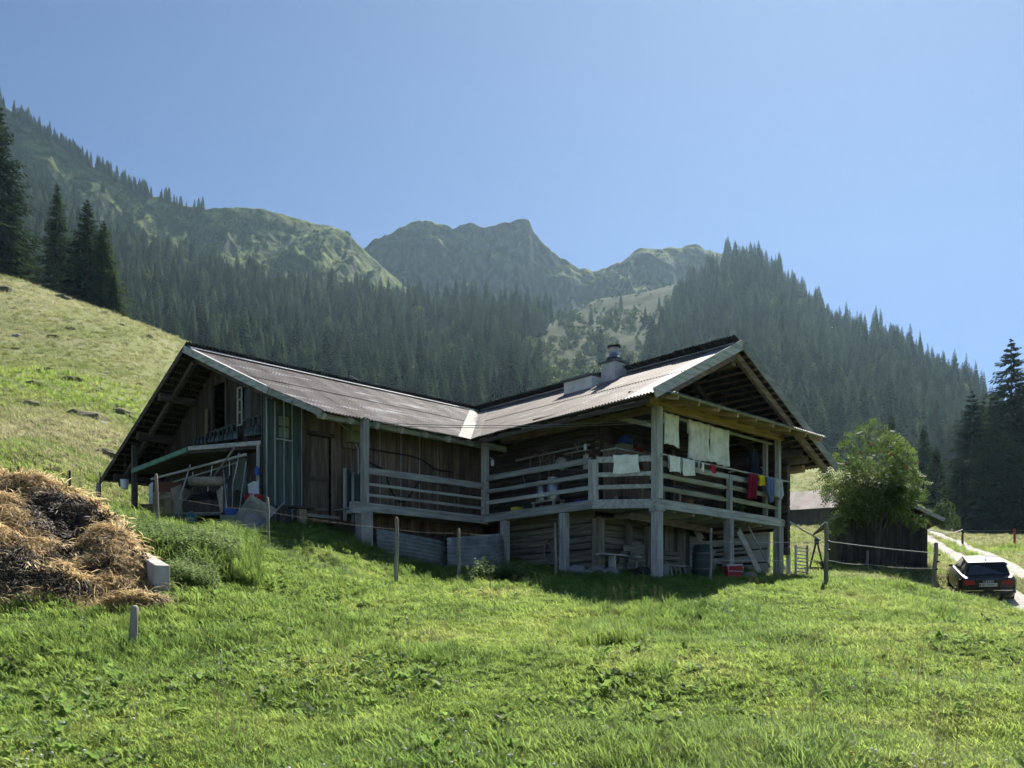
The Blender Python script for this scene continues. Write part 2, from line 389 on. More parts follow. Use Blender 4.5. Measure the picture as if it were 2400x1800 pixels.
# ------------------------------------------------------------------ wooded hillsides, ridge and mountains
def interp(tab, x): a = np.array(tab, float); return np.interp(x, a[:,0], a[:,1])
CREST_Y = [(-500,330),(-300,370),(0,405),(70,450),(150,510),(270,582),(420,632),(640,688),(900,718),(1150,736),(1290,750),(1340,735),(1400,708),(1500,688),(1600,655),(1640,668),(1663,648),(1712,626),(1769,622),(1793,646),(1834,672),(1887,722),(1948,782),(2057,796),(2135,838),(2192,874),(2253,916),(2320,972),(2500,1065),(2900,1110)]
CREST_D = [(-500,590),(0,575),(640,560),(900,560),(1290,565),(1400,650),(1600,650),(1660,605),(1770,590),(2000,540),(2300,480),(2900,460)]
BASE_Y = [(-500,800),(0,850),(430,900),(900,1000),(1400,1010),(1850,1072),(2300,1185),(2900,1190)]
D0 = 270.0
def mid_z(px, d):
    """height of the wooded hillside in column px at depth d"""
    d1 = interp(CREST_D, px); y1 = interp(CREST_Y, px); y0 = interp(BASE_Y, px)
    z0 = (HY-y0)/F*D0; z1 = (HY-y1)/F*d1
    t = (d-D0)/(d1-D0); tt = np.clip(t, 0, 1)
    z = z0 + (z1-z0)*(0.25*tt + 0.75*tt**1.25)
    z = z - np.maximum(t-1, 0)*(d1-D0)*0.55
    X = (px-CX)/F*d
    return z + 7.0*fbm(X/55, d/55, 51, 4)*np.clip(tt*4, 0, 1)*np.clip((1.15-t)*5, 0, 1)
M_hill = mat('hillside_grass', [(0.006,0.014,0.007),(0.014,0.026,0.010),(0.030,0.043,0.014),(0.060,0.062,0.026)], scale=0.09, rough=1, bump=0.4, rnd=0, coord='World', fine=20, spec=0.05, detail=9)
pxs = np.linspace(-500, 2900, 300); ts = np.concatenate([np.linspace(0, 1, 90), np.linspace(1.02, 1.35, 10)])
d1 = interp(CREST_D, pxs); DD = D0 + ts[:,None]*(d1[None]-D0); PX = pxs[None] + 0*DD
ZZ = mid_z(PX, DD)
me = mesh_np('wooded_hillside', np.stack([(PX-CX)/F*DD, DD, ZZ],-1).reshape(-1,3), grid_faces(len(ts), len(pxs)), M_hill)
tag(link(bpy.data.objects.new('wooded_hillside', me)), kind='structure')

def rockgrass(name, g, r, bias, sc):
    m, t, N, L = nodes(name)
    out = N('ShaderNodeOutputMaterial'); b = N('ShaderNodeBsdfPrincipled'); b.inputs['Roughness'].default_value = 1; b.inputs['Specular IOR Level'].default_value = 0.05
    gm = N('ShaderNodeNewGeometry'); sx = N('ShaderNodeSeparateXYZ'); L(gm.outputs['Normal'], sx.inputs[0])
    n1 = N('ShaderNodeTexNoise'); n1.inputs['Scale'].default_value = sc; n1.inputs['Detail'].default_value = 10; n1.inputs['Roughness'].default_value = 0.65
    L(gm.outputs['Position'], n1.inputs['Vector'])
    ma = N('ShaderNodeMath'); ma.operation = 'MULTIPLY_ADD'; L(n1.outputs['Fac'], ma.inputs[0]); ma.inputs[1].default_value = 0.9; L(sx.outputs['Z'], ma.inputs[2])
    mr = N('ShaderNodeMapRange'); mr.inputs['From Min'].default_value = bias; mr.inputs['From Max'].default_value = bias + 0.14; L(ma.outputs[0], mr.inputs['Value'])
    n2 = N('ShaderNodeTexNoise'); n2.inputs['Scale'].default_value = sc*4; n2.inputs['Detail'].default_value = 8; L(gm.outputs['Position'], n2.inputs['Vector'])
    rg = ramp(t, list(zip((0.35,0.5,0.65), g))); L(n2.outputs['Fac'], rg.inputs[0])
    st = N('ShaderNodeVectorMath'); st.operation = 'MULTIPLY'; st.inputs[1].default_value = (3,3,0.7); L(gm.outputs['Position'], st.inputs[0])
    n3 = N('ShaderNodeTexNoise'); n3.inputs['Scale'].default_value = sc*3; n3.inputs['Detail'].default_value = 8; L(st.outputs[0], n3.inputs['Vector'])
    rr = ramp(t, list(zip((0.35,0.5,0.65), r))); L(n3.outputs['Fac'], rr.inputs[0])
    mx = N('ShaderNodeMixRGB'); L(mr.outputs[0], mx.inputs[0]); L(rr.outputs[0], mx.inputs[1]); L(rg.outputs[0], mx.inputs[2])
    L(mx.outputs[0], b.inputs['Base Color'])
    bp = N('ShaderNodeBump'); bp.inputs['Strength'].default_value = 0.7; bp.inputs['Distance'].default_value = 4; L(n3.outputs['Fac'], bp.inputs['Height']); L(bp.outputs[0], b.inputs['Normal'])
    L(b.outputs[0], out.inputs['Surface']); return m
G3 = [(0.016,0.032,0.011),(0.05,0.078,0.022),(0.125,0.15,0.04)]; K3 = [(0.025,0.027,0.027),(0.05,0.05,0.05),(0.10,0.098,0.092)]

def massif(name, skyline, dr, db, ybase, amp, wl, m, seed, px0, px1, ncol=420, nrow=130, sharp=1.0, drop=0.9):
    """a mountainside in front of a skyline at depth dr, its foot at depth db, gullied; it falls away behind"""
    pxs = np.linspace(px0, px1, ncol); ts = np.concatenate([np.linspace(0,1,nrow), np.linspace(1.01,1.25,12)])
    ysk = interp(skyline, pxs); PX = pxs[None] + 0*ts[:,None]; T = ts[:,None] + 0*PX
    drv = interp(dr, pxs) if isinstance(dr, list) else np.full(ncol, float(dr))
    D = db + T*(drv[None]-db)
    X = (PX-CX)/F*D
    z1 = (HY-ysk)/F*drv; z0 = (HY-ybase)/F*db
    tt = np.clip(T,0,1)
    Z = z0 + (z1[None]-z0)*(tt**sharp)
    env = np.clip(np.sin(math.pi*np.clip(tt,0,1)**1.3),0,1)*0.95 + 0.05
    Z = Z + amp*(ridged(X/wl, D/wl*0.45, seed, 5)-0.35)*env - np.maximum(T-1,0)*(drv[None]-db)*drop
    Z = Z + 0.06*amp*fbm(X/(wl*0.12), D/(wl*0.12), seed+9, 3) + 0.16*amp*ridged(X/(wl*0.3), D/(wl*0.5), seed+19, 4)*env
    lim = D*(HY-ysk[None])/F - 0.02*amp*(1-tt)*6
    Z = np.where(T < 1, np.minimum(Z, lim), Z)
    me = mesh_np(name, np.stack([X,D,Z],-1).reshape(-1,3), grid_faces(len(ts), ncol), m)
    return tag(link(bpy.data.objects.new(name, me)), kind='structure')
SKY_L = [(-500,260),(-200,190),(0,240),(60,278),(130,330),(200,378),(270,420),(330,448),(400,470),(440,480),(500,486),(560,486),(620,488),(660,501),(720,516),(780,531),(815,546),(850,582),(900,628),(1000,720),(1100,800)]
RIDGE_D = [(-500,645),(0,665),(600,745),(900,775),(1100,765)]
M_ridge = rockgrass('ridge_grass_rock', G3, K3, 0.74, 0.02)
massif('grassy_ridge', SKY_L, RIDGE_D, 600, 740, 30, 62, M_ridge, 71, -500, 1100, ncol=560, nrow=150)
SKY_R = [(700,680),(800,610),(855,579),(880,560),(920,540),(960,522),(1000,516),(1030,520),(1060,535),(1080,525),(1100,519),(1140,528),(1190,518),(1215,510),(1240,512),(1252,540),(1270,565),(1310,600),(1340,618),(1357,629),(1375,634),(1390,636),(1420,628),(1451,613),(1500,588),(1524,582),(1565,582),(1600,582),(1630,578),(1658,590),(1700,598),(1760,680),(1900,820),(2100,920)]
M_rock = rockgrass('mountain_rock_grass', [(0.03,0.043,0.016),(0.07,0.09,0.028),(0.14,0.16,0.05)], [(0.03,0.03,0.033),(0.055,0.055,0.058),(0.11,0.108,0.108)], 1.0, 0.016)
massif('rocky_mountain', SKY_R, 845, 672, 860, 58, 70, M_rock, 91, 700, 2100, ncol=640, nrow=230, sharp=1.25)
# ------------------------------------------------------------------ trees
M_bark = mat('bark', [(0.045,0.038,0.03),(0.09,0.075,0.06)], scale=3, stretch=(1,1,0.3), rough=0.95)
M_spruce = leafmat('spruce_needles', [(0.018,0.036,0.02),(0.034,0.06,0.028),(0.07,0.10,0.036)], scale=0.25, transl=0.25, rnd=0.35, spec=0.0, rough=1.0)
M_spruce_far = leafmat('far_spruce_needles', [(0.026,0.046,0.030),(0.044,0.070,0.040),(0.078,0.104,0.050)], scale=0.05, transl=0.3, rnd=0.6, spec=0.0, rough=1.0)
M_broad = leafmat('broadleaf_foliage', [(0.035,0.06,0.02),(0.06,0.095,0.028),(0.10,0.13,0.035)], scale=0.08, transl=0.35, rnd=0.3, spec=0.05)

def spruce_crown(seed, H, Rm, whorls, nb, twigs, base=0.06, thin=0.0, ragged=0.3):
    """needle sprays on drooping boughs; returns vertices and triangles"""
    rg = np.random.default_rng(seed); V = []; T = []
    def kite(a, b, w, sag):
        n = len(V); d = b - a; s = np.array([-d[1], d[0], 0.0]); l = np.linalg.norm(s); s = s/l*w if l > 1e-6 else np.array([w,0,0])
        mdl = a + d*0.45 + np.array([0,0,-sag])
        V.extend([a, mdl+s+np.array([0,0,-w*.5]), b, mdl-s+np.array([0,0,-w*.5]), mdl+np.array([0,0,w*.15])])
        T.extend([(n,n+1,n+4),(n+1,n+2,n+4),(n+2,n+3,n+4),(n+3,n,n+4)])
    for i in range(whorls):
        t = i/(whorls-1); h = H*(base + (1-base)*t**0.92)*0.985
        r0 = Rm*((1-t)**0.78)*(0.55+0.45*min(1, t*7+0.45)) + 0.12
        ph = rg.random()*6.28
        for k in range(nb):
            if rg.random() < thin: continue
            a = ph + 6.283*k/nb + rg.normal(0, .22); r = r0*(1 - ragged*rg.random()) ; hh = h + rg.normal(0, H*0.006)
            dr = (0.42-0.55*t)*r + rg.normal(0, .06)*r
            A = np.array([0.0,0.0,hh]); B = np.array([math.cos(a)*r, math.sin(a)*r, hh-dr+0.06*r])
            if twigs == 0:
                kite(A, B, 0.20*r+0.10, 0.10*r)
                C = A*0.45+B*0.55; kite(C, C+np.array([math.cos(a+.7)*.3*r, math.sin(a+.7)*.3*r, -0.34*r-.1]), .12*r+.06, 0)
                kite(C, C+np.array([math.cos(a-.7)*.3*r, math.sin(a-.7)*.3*r, -0.30*r-.1]), .12*r+.06, 0)
            else:
                kite(A, B, 0.05*r+0.05, 0.10*r)
                for j in range(twigs):
                    u = 0.18 + 0.82*(j+rg.random()*.6)/twigs; u = min(u, 1)
                    P = A + (B-A)*u + np.array([0,0,-0.10*r*math.sin(math.pi*u)])
                    for sd in (-1, 1):
                        al = a + sd*(0.75+rg.normal(0,.25)); ln = r*(0.16+0.20*(1-u))*(0.6+.7*rg.random()) + 0.14
                        Q = P + np.array([math.cos(al)*ln, math.sin(al)*ln, -ln*(0.42+0.5*rg.random())])
                        kite(P, Q, ln*0.20+0.03, 0.03)
    return np.array(V), np.array(T)

def trunk_geo(H, r, n=7, kinks=5, seed=0):
    rg = np.random.default_rng(seed); mb = MB()
    pts = [Vector((rg.normal(0, r*.15)*(i>0), rg.normal(0, r*.15)*(i>0), H*i/kinks - (0.5 if i == 0 else 0))) for i in range(kinks+1)]
    mb.tube(pts, [r*(1-0.93*i/kinks) for i in range(kinks+1)], n); return mb

def tree_mesh(name, V, T, tr, crown_mat):
    tv = np.array(tr.v); tf = [t for f in tr.f for t in ([f] if len(f) == 3 else [(f[0], f[i], f[i+1]) for i in range(1, len(f)-1)])]
    F_ = np.concatenate([T, np.array(tf) + len(V)]); mi = np.concatenate([np.zeros(len(T)), np.ones(len(tf))])
    return mesh_np(name, np.concatenate([V, tv]), F_, [crown_mat, M_bark], smooth=False, mi=mi)

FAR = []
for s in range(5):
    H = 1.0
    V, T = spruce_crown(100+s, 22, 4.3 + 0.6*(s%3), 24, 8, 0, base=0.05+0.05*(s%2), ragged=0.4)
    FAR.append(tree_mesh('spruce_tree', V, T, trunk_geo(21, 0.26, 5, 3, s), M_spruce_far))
BROAD = []
def blob_crown(seed, H, Rw, n, leaf, zc=0.62, zr=0.42):
    """leaf clumps through the volume of an uneven crown"""
    rg = np.random.default_rng(seed); V = []; T = []
    lob = rg.normal(size=(9,3)); lob /= np.linalg.norm(lob,axis=1)[:,None]; la = rg.uniform(-.25,.3,9)
    for _ in range(n):
        d = rg.normal(size=3); d /= np.linalg.norm(d); r = (rg.random()**0.42)
        r *= 1 + float(np.sum(la*np.maximum(0, lob@d)**4))
        c = np.array([d[0]*Rw*r, d[1]*Rw*r, H*zc + d[2]*H*zr*r]); s = leaf*(0.6+.8*rg.random())
        u = rg.normal(size=3); u /= np.linalg.norm(u); w = np.cross(u, rg.normal(size=3)); w /= np.linalg.norm(w)+1e-9
        k = len(V); V.extend([c-u*s, c+w*s*.5, c+u*s, c-w*s*.5]); T.extend([(k,k+1,k+2),(k,k+2,k+3)])
    return np.array(V), np.array(T)
for s in range(3):
    V, T = blob_crown(200+s, 9, 3.2, 420, 0.55)
    BROAD.append(tree_mesh('broadleaf_tree', V, T, trunk_geo(5, 0.16, 5, 3, s), M_broad))
protoF = [bpy.data.objects.new('spruce_tree_source', m) for m in FAR]
protoB = [bpy.data.objects.new('broadleaf_tree_source', m) for m in BROAD]

def mid_point(px, d): return np.stack([(px-CX)/F*d, d, mid_z(px, d)], -1)
rg = np.random.default_rng(5)
N_ = 30000
cand_px = rg.uniform(-120, 2480, N_); cand_d = rg.uniform(285**2, 850**2, N_)**0.5
d1c = interp(CREST_D, cand_px); ok = cand_d < d1c*1.015
gap0 = interp([(150,1330),(300,1300),(430,1230),(520,1265),(600,1300),(850,1330)], cand_d)    # the pasture strip between the two woods
gap1 = interp([(150,1560),(300,1545),(430,1520),(560,1590),(700,1640),(850,1650)], cand_d)
wood = (cand_px < gap0 + 26*fbm(cand_px/40, cand_d/40, 8, 2)) | (cand_px > gap1 + 26*fbm(cand_px/40, cand_d/40, 14, 2))
thin = fbm(cand_px/90, cand_d/60, 77, 3) > -0.62
keep = ok & wood & thin
fpx, fd = cand_px[keep], cand_d[keep]
# keep a spacing of about 4 m
P = mid_point(fpx, fd); cell = {}; sel = []
for i in np.argsort(rg.random(len(P))):
    k = (int(P[i,0]//4.3), int(P[i,1]//4.3))
    if cell.get(k): continue
    cell[k] = 1; sel.append(i)
sel = np.array(sel); P = P[sel]; fpx = fpx[sel]; fd = fd[sel]
hgt = np.clip(rg.normal(.76, .17, len(P)), .35, 1.15) * interp([(0,1.0),(1250,1.0),(1700,0.92),(2400,0.95)], fpx)
print('forest trees', len(P))
# visible nearness: above the hut's roof line or in the open
py = HY - F*(P[:,2]+22*hgt)/P[:,1]
roof = interp([(-100,840),(270,880),(433,815),(1130,968),(1400,900),(1735,805),(1955,1090),(2000,1000),(2150,1100),(2400,1250)], fpx)
seen = (py < roof-25) & (fpx > -10) & (fpx < 2410)
order = np.argsort(np.where(seen, P[:,1], 1e9)); near = order[:300]; rest = order[300:]
for i in near:
    o = bpy.data.objects.new('spruce_tree', FAR[int(rg.integers(5))]); COL.objects.link(o)
    o.location = P[i]; o.rotation_euler = (rg.normal(0,.015), rg.normal(0,.015), rg.random()*6.28); w = rg.uniform(.85,1.2)
    o.scale = (w*hgt[i]**.8, w*hgt[i]**.8, hgt[i])
    side = 'middle' if fpx[i] < 1400 else 'far right'
    if fpx[i] < 1400: tag(o, 'dark spruce at the lower edge of the forest behind the farmhouse roofs', 'tree', 'spruces at the foot of the middle forest')
    else: tag(o, 'dark spruce at the foot of the steep wooded hill behind the right gable', 'tree', 'spruces at the foot of the right-hand hill')
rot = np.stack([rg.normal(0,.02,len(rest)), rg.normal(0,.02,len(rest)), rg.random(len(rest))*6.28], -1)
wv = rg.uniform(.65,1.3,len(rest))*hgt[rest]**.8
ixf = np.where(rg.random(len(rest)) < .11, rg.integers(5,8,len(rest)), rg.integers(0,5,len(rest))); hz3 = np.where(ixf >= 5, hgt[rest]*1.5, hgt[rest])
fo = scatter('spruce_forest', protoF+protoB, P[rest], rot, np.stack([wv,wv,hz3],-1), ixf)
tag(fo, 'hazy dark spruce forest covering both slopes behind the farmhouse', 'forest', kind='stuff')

# shrubs and broadleaf trees on the pasture strip and forest edges
Nb = 1700; bp = rg.uniform(1180, 1640, Nb); bd = rg.uniform(290, 645, Nb)
g0 = interp([(150,1330),(300,1300),(430,1230),(520,1265),(600,1300),(850,1330)], bd); g1_ = interp([(150,1560),(300,1545),(430,1520),(560,1590),(700,1640),(850,1650)], bd)
dens = np.where(bd > 520, 0.34, 0.18) + np.where(bd < 420, 0.55, 0)*(bp < 1460) + 0.75*np.exp(-((bp-g1_)/26.)**2) + 0.5*np.exp(-((bp-g0)/22.)**2)
dens *= (fbm(bp/45, bd/60, 31, 2) > -0.05)*1.0
kb = (rg.random(Nb) < dens) & (bp > g0-15) & (bp < g1_+15)
bp, bd = bp[kb], bd[kb]; Pb = mid_point(bp, bd); print('broadleaf', len(bp))
ordb = np.argsort(bd)
for i in ordb[:290]:
    o = bpy.data.objects.new('broadleaf_tree', BROAD[int(rg.integers(3))]); COL.objects.link(o); o.location = Pb[i]
    s = rg.uniform(.35, 1.0); o.scale = (s*rg.uniform(.8,1.2), s, s*rg.uniform(.8,1.1)); o.rotation_euler = (0,0,rg.random()*6.28)
    tag(o, 'small rounded leafy tree on the pasture strip between the two woods', 'tree', 'leafy trees on the pasture strip')
sp = rg.uniform(1240,1650,2600); sd = rg.uniform(300,650,2600); kk = (fbm(sp/30,sd/35,87,3) > .06) & (sd < interp(CREST_D,sp)); sp, sd = sp[kk], sd[kk]; n = len(sp); hs = rg.uniform(.06,.26,n)
so_ = scatter('pasture_shrubs', protoB, mid_point(sp,sd), np.stack([np.zeros(n),np.zeros(n),rg.random(n)*6.28],-1), np.stack([hs*1.5,hs*1.5,hs],-1), rg.integers(0,3,n)); tag(so_,'low shrubs and tussocks on the pasture strip below the mountain','shrubs',kind='stuff')
# lone spruces on that strip
for px, d, s in ((1408,440,.95),(1432,540,.62),(1545,580,.55),(1478,330,.45),(1385,570,.6),(1455,610,.7),(1512,540,.5)):
    p = mid_point(np.array([px]), np.array([float(d)]))[0]
    o = bpy.data.objects.new('spruce_tree', FAR[int(rg.integers(5))]); COL.objects.link(o); o.location = p; o.scale = (s,s,s)
    tag(o, 'lone spruce standing on the open pasture strip below the mountain', 'tree', 'lone spruces on the pasture strip')

# spruces along the left ridge and over its lower slope
def ridge_pt(px, t):
    ysk = interp(SKY_L, px); dr = interp(RIDGE_D, px); D = 600 + t*(dr-600)
    X = (px-CX)/F*D; z1 = (HY-ysk)/F*dr; z0 = (HY-740)/F*600; tt = min(t,1)
    env = max(0, math.sin(math.pi*tt**1.3))*0.95 + 0.05
    Z = z0 + (z1-z0)*tt + 30*(float(ridged(np.array([X/62]), np.array([D/62*0.45]), 71, 5)[0])-0.35)*env
    Z = min(Z, D*(HY-ysk)/F - 3.6*(1-tt)) if t < 1 else Z
    return (float(X), float(D), float(Z)-.8)
pts = []
for px in np.concatenate([rg.uniform(-20,340,120), rg.uniform(340,480,22)]): pts.append(ridge_pt(px, 1-abs(rg.normal(0,.012))))
for _ in range(900):
    px = rg.uniform(-60, 620); t = rg.random()
    lim = np.interp(px, [-60, 40, 100, 200, 400, 620], [1.0, .95, .6, .42, .25, .15])
    if t < lim or rg.random() < 0.10*(t < .8): pts.append(ridge_pt(px, t))
pts = np.array(pts); n = len(pts); hs = rg.uniform(.3,.62,n)
ro = scatter('ridge_spruces', protoF, pts, np.stack([np.zeros(n),np.zeros(n),rg.random(n)*6.28],-1), np.stack([hs*1.05,hs*1.05,hs],-1), rg.integers(0,5,n))
tag(ro, 'small far spruces along the skyline of the grassy ridge', 'forest', kind='stuff')
bs = []
for _ in range(4200):
    px = rg.uniform(-40, 820); t = rg.uniform(.1,.95)
    if float(fbm(np.array([px/60]), np.array([t*6]), 41, 3)[0]) > -0.12: bs.append(ridge_pt(px, t))
bs = np.array(bs); n = len(bs); hs = rg.uniform(.10,.36,n)
ro = scatter('ridge_bushes', protoB, bs, np.stack([np.zeros(n),np.zeros(n),rg.random(n)*6.28],-1), np.stack([hs*1.3,hs*1.3,hs],-1), rg.integers(0,3,n))
tag(ro, 'low green bushes dotting the grassy ridge', 'bushes', kind='stuff')
# ------------------------------------------------------------------ the farmhouse: local x runs along the left wing's ridge, y along the right wing's
W_GREY = [(0.20,0.195,0.18),(0.35,0.34,0.315),(0.49,0.475,0.44)]
W_BROWN = [(0.09,0.066,0.052),(0.175,0.122,0.092),(0.27,0.195,0.148)]
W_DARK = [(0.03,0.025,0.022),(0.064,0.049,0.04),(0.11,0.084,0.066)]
W_GREEN = [(0.025,0.045,0.045),(0.048,0.074,0.070),(0.09,0.098,0.085)]
W_OCHRE = [(0.25,0.155,0.075),(0.38,0.25,0.125),(0.48,0.33,0.185)]
W_PALE = [(0.18,0.17,0.12),(0.30,0.285,0.20),(0.40,0.385,0.30)]
W_LOG = [(0.10,0.086,0.068),(0.19,0.165,0.128),(0.29,0.258,0.202)]
sV, sX, sY = (9,9,0.7), (0.7,9,9), (9,0.7,9)
def wood(nm, cols, st, **k): return mat(nm, cols, scale=1.6, stretch=st, rough=0.88, bump=0.35, fine=3, **k)
M_gv, M_gx, M_gy = wood('grey_timber_upright', W_GREY, sV), wood('grey_timber_along', W_GREY, sX), wood('grey_timber_across', W_GREY, sY)
M_bv, M_bx, M_by = wood('brown_timber_upright', W_BROWN, sV), wood('brown_timber_along', W_BROWN, sX), wood('brown_timber_across', W_BROWN, sY)
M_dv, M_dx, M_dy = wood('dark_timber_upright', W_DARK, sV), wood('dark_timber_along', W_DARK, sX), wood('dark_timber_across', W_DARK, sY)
M_green = wood('green_weathered_boards', W_GREEN, sV)
M_ochre = wood('fresh_ochre_timber', W_OCHRE, sX); M_ochre_y = wood('fresh_ochre_timber_across', W_OCHRE, sY)
M_pale = wood('pale_slab_wood', W_PALE, sX)
M_logx, M_logy = wood('old_log_along', W_LOG, sX), wood('old_log_across', W_LOG, sY)
M_logv = wood('old_post_upright', W_LOG, sV)
M_conc = mat('concrete', [(0.20,0.195,0.185),(0.31,0.30,0.285),(0.38,0.37,0.35)], scale=3, rough=0.95, bump=0.3)
M_white = mat('white_plaster', [(0.42,0.41,0.38),(0.6,0.59,0.55),(0.68,0.67,0.63)], scale=2.5, rough=0.9, bump=0.3)
M_black = mat('black_metal', [(0.012,0.012,0.014),(0.03,0.03,0.032)], scale=5, rough=0.6, bump=0.1)
M_iron = mat('dull_iron', [(0.07,0.068,0.066),(0.14,0.135,0.13)], scale=9, rough=0.55, metal=0.6, bump=0.1)
M_steel = mat('galvanised_steel', [(0.34,0.35,0.36),(0.5,0.51,0.52)], scale=7, rough=0.38, metal=0.85, bump=0.08)
M_rubber = mat('black_rubber', [(0.012,0.012,0.012),(0.028,0.028,0.028)], scale=9, rough=0.75, bump=0.05)

def roofmat(name, base_c, worn, sheet, along):
    """painted corrugated iron: faded paint, rust blooms, bare zinc where the paint has worn off along the sheet joints"""
    m, t, N, L = nodes(name)
    out = N('ShaderNodeOutputMaterial'); b = N('ShaderNodeBsdfPrincipled')
    tc = N('ShaderNodeTexCoord'); oi = N('ShaderNodeObjectInfo')
    st = N('ShaderNodeVectorMath'); st.operation = 'MULTIPLY'; st.inputs[1].default_value = (0.5,4,4) if along == 'x' else (4,0.5,4)
    L(tc.outputs['Object'], st.inputs[0])
    n0 = N('ShaderNodeTexNoise'); n0.inputs['Scale'].default_value = 1.1; n0.inputs['Detail'].default_value = 8; n0.inputs['Roughness'].default_value = 0.7; L(st.outputs[0], n0.inputs['Vector'])
    n1 = N('ShaderNodeTexNoise'); n1.inputs['Scale'].default_value = 0.9; n1.inputs['Detail'].default_value = 6; L(tc.outputs['Object'], n1.inputs['Vector'])
    rp = ramp(t, list(zip((0.32,0.5,0.68), base_c))); L(n1.outputs['Fac'], rp.inputs[0])
    hv = N('ShaderNodeHueSaturation'); L(rp.outputs[0], hv.inputs['Color'])
    mr = N('ShaderNodeMapRange'); mr.inputs['To Min'].default_value = .86; mr.inputs['To Max'].default_value = 1.14; L(oi.outputs['Random'], mr.inputs['Value']); L(mr.outputs[0], hv.inputs['Value'])
    wr = N('ShaderNodeMapRange'); wr.inputs['From Min'].default_value = sheet; wr.inputs['From Max'].default_value = sheet+0.06; L(n0.outputs['Fac'], wr.inputs['Value'])
    mx = N('ShaderNodeMixRGB'); L(wr.outputs[0], mx.inputs[0]); L(hv.outputs[0], mx.inputs[1]); mx.inputs[2].default_value = (*worn,1)
    n2 = N('ShaderNodeTexNoise'); n2.inputs['Scale'].default_value = 3.4; n2.inputs['Detail'].default_value = 9; n2.inputs['Roughness'].default_value = .7; L(tc.outputs['Object'], n2.inputs['Vector'])
    r2 = N('ShaderNodeMapRange'); r2.inputs['From Min'].default_value = 0.60; r2.inputs['From Max'].default_value = 0.72; L(n2.outputs['Fac'], r2.inputs['Value'])
    m2 = N('ShaderNodeMixRGB'); L(r2.outputs[0], m2.inputs[0]); L(mx.outputs[0], m2.inputs[1]); m2.inputs[2].default_value = (0.13,0.07,0.045,1)
    L(m2.outputs[0], b.inputs['Base Color']); b.inputs['Roughness'].default_value = 0.72; b.inputs['Metallic'].default_value = 0.1; b.inputs['Specular IOR Level'].default_value = 0.3
    L(b.outputs[0], out.inputs['Surface']); return m
PINK = [(0.118,0.103,0.101),(0.16,0.143,0.141),(0.205,0.188,0.185)]
M_roofL = roofmat('faded_red_iron_sheet', PINK, (0.50,0.50,0.50), 0.565, 'x')
M_roofR = roofmat('faded_pink_iron_sheet', [(0.125,0.104,0.096),(0.17,0.146,0.135),(0.225,0.20,0.188)], (0.40,0.40,0.395), 0.585, 'y')
M_zinc = mat('bare_zinc_sheet', [(0.25,0.255,0.26),(0.35,0.355,0.36),(0.43,0.43,0.43)], scale=1.5, rough=0.65, metal=0.1, bump=0.05)
M_backroof = mat('dark_iron_sheet', [(0.025,0.024,0.024),(0.05,0.047,0.045)], scale=2, rough=0.8, bump=0.05)

hut = thing('farmhouse', 'L-shaped weathered wooden alpine farmhouse with faded red corrugated roofs and a railed balcony', 'farmhouse', HUT_O, HUT_A)
def Hw(p, q, z): return HUT_O + Vector((p*_hc - q*_hs, p*_hs + q*_hc, z))
def hg(p, q): w = Hw(p, q, 0); return g1(w.x, w.y)
def hb(name, p0, p1, w, h, m, up=(0,0,1), ch=0.012, par=None, **k): return MB().beam(p0, p1, w, h, ch, up, **k).build(name, m, par or hut)

# --- roof planes
EV = (-0.6, -0.1); MV = (3.32, 3.95); ZR = 7.47
RAKE = [(-5.39,-0.1),(-6.07,1.12),(-6.85,3.95)]
def zL(q): return 5.38 + (ZR-5.38)*(q+0.1)/4.05
def peR(q): return -0.6 + 0.27*np.clip((-0.1-q)/6.0, 0, 1.2)
def zeR(q): return 5.40 + 0.18*np.clip((-0.1-q)/6.0, 0, 1.2)
def zR_(p, q): return zeR(q) + (ZR-zeR(q))*(p-peR(q))/(3.3-peR(q))
def zLb(q): return ZR - (q-3.95)*0.557
def zRb(p): return ZR - (p-3.3)*0.516
def q_rake(p):  return np.interp(p, [-6.85,-6.07,-5.39], [3.95,1.12,-0.1])
def q_valley(p): return EV[1] + (p-EV[0])*(MV[1]-EV[1])/(MV[0]-EV[0])
def p_valley(q): return EV[0] + (q-EV[1])*(MV[0]-EV[0])/(MV[1]-EV[1])
WAVE, AMP = 0.095, 0.017
def sheets(name, m, u0, u1, lo, hi, zf, swap, rows, lift=0.0, jig=0.02, wl=WAVE, per=9, first=None):
    """corrugated sheets laid side by side along u and in courses up the slope; lo/hi give the slope's limits at u"""
    n = 0; u = u0; rr = random.Random(int(abs(u0*100)+abs(u1*7)))
    while u < u1 - 0.03:
        ue = min(u + wl*per, u1); k = max(2, int(round((ue-u)/wl*6))+1)
        U = np.linspace(u, ue+0.02, k)
        for r in range(len(rows)-1):
            L0 = np.maximum(lo(U), rows[r]); H0 = np.minimum(hi(U), rows[r+1]+0.12)
            if r == 0: L0 = L0 + rr.uniform(-jig, jig)
            good = H0 > L0 + 0.03
            if good.sum() < 4: continue
            Ug, Lg, Hg = U[good], L0[good], H0[good]
            V = []
            for tt in (0, 0.5, 1):
                s = Lg + (Hg-Lg)*tt
                z = zf(Ug, s) + AMP*np.sin(2*math.pi*Ug/wl) + lift + 0.014*(len(rows)-r)*0 + (0.02 if r else 0)*(1-tt) + rr.uniform(-.003,.003)
                V.append(np.stack([s, Ug, z] if swap else [Ug, s, z], -1))
            V = np.concatenate(V); Fc = grid_faces(3, len(Ug))
            mm = m
            if first is not None and (n in first): mm = M_zinc
            me = mesh_np(name, V, Fc, mm); o = bpy.data.objects.new(name, me); link(o, hut)
        n += 1; u = ue
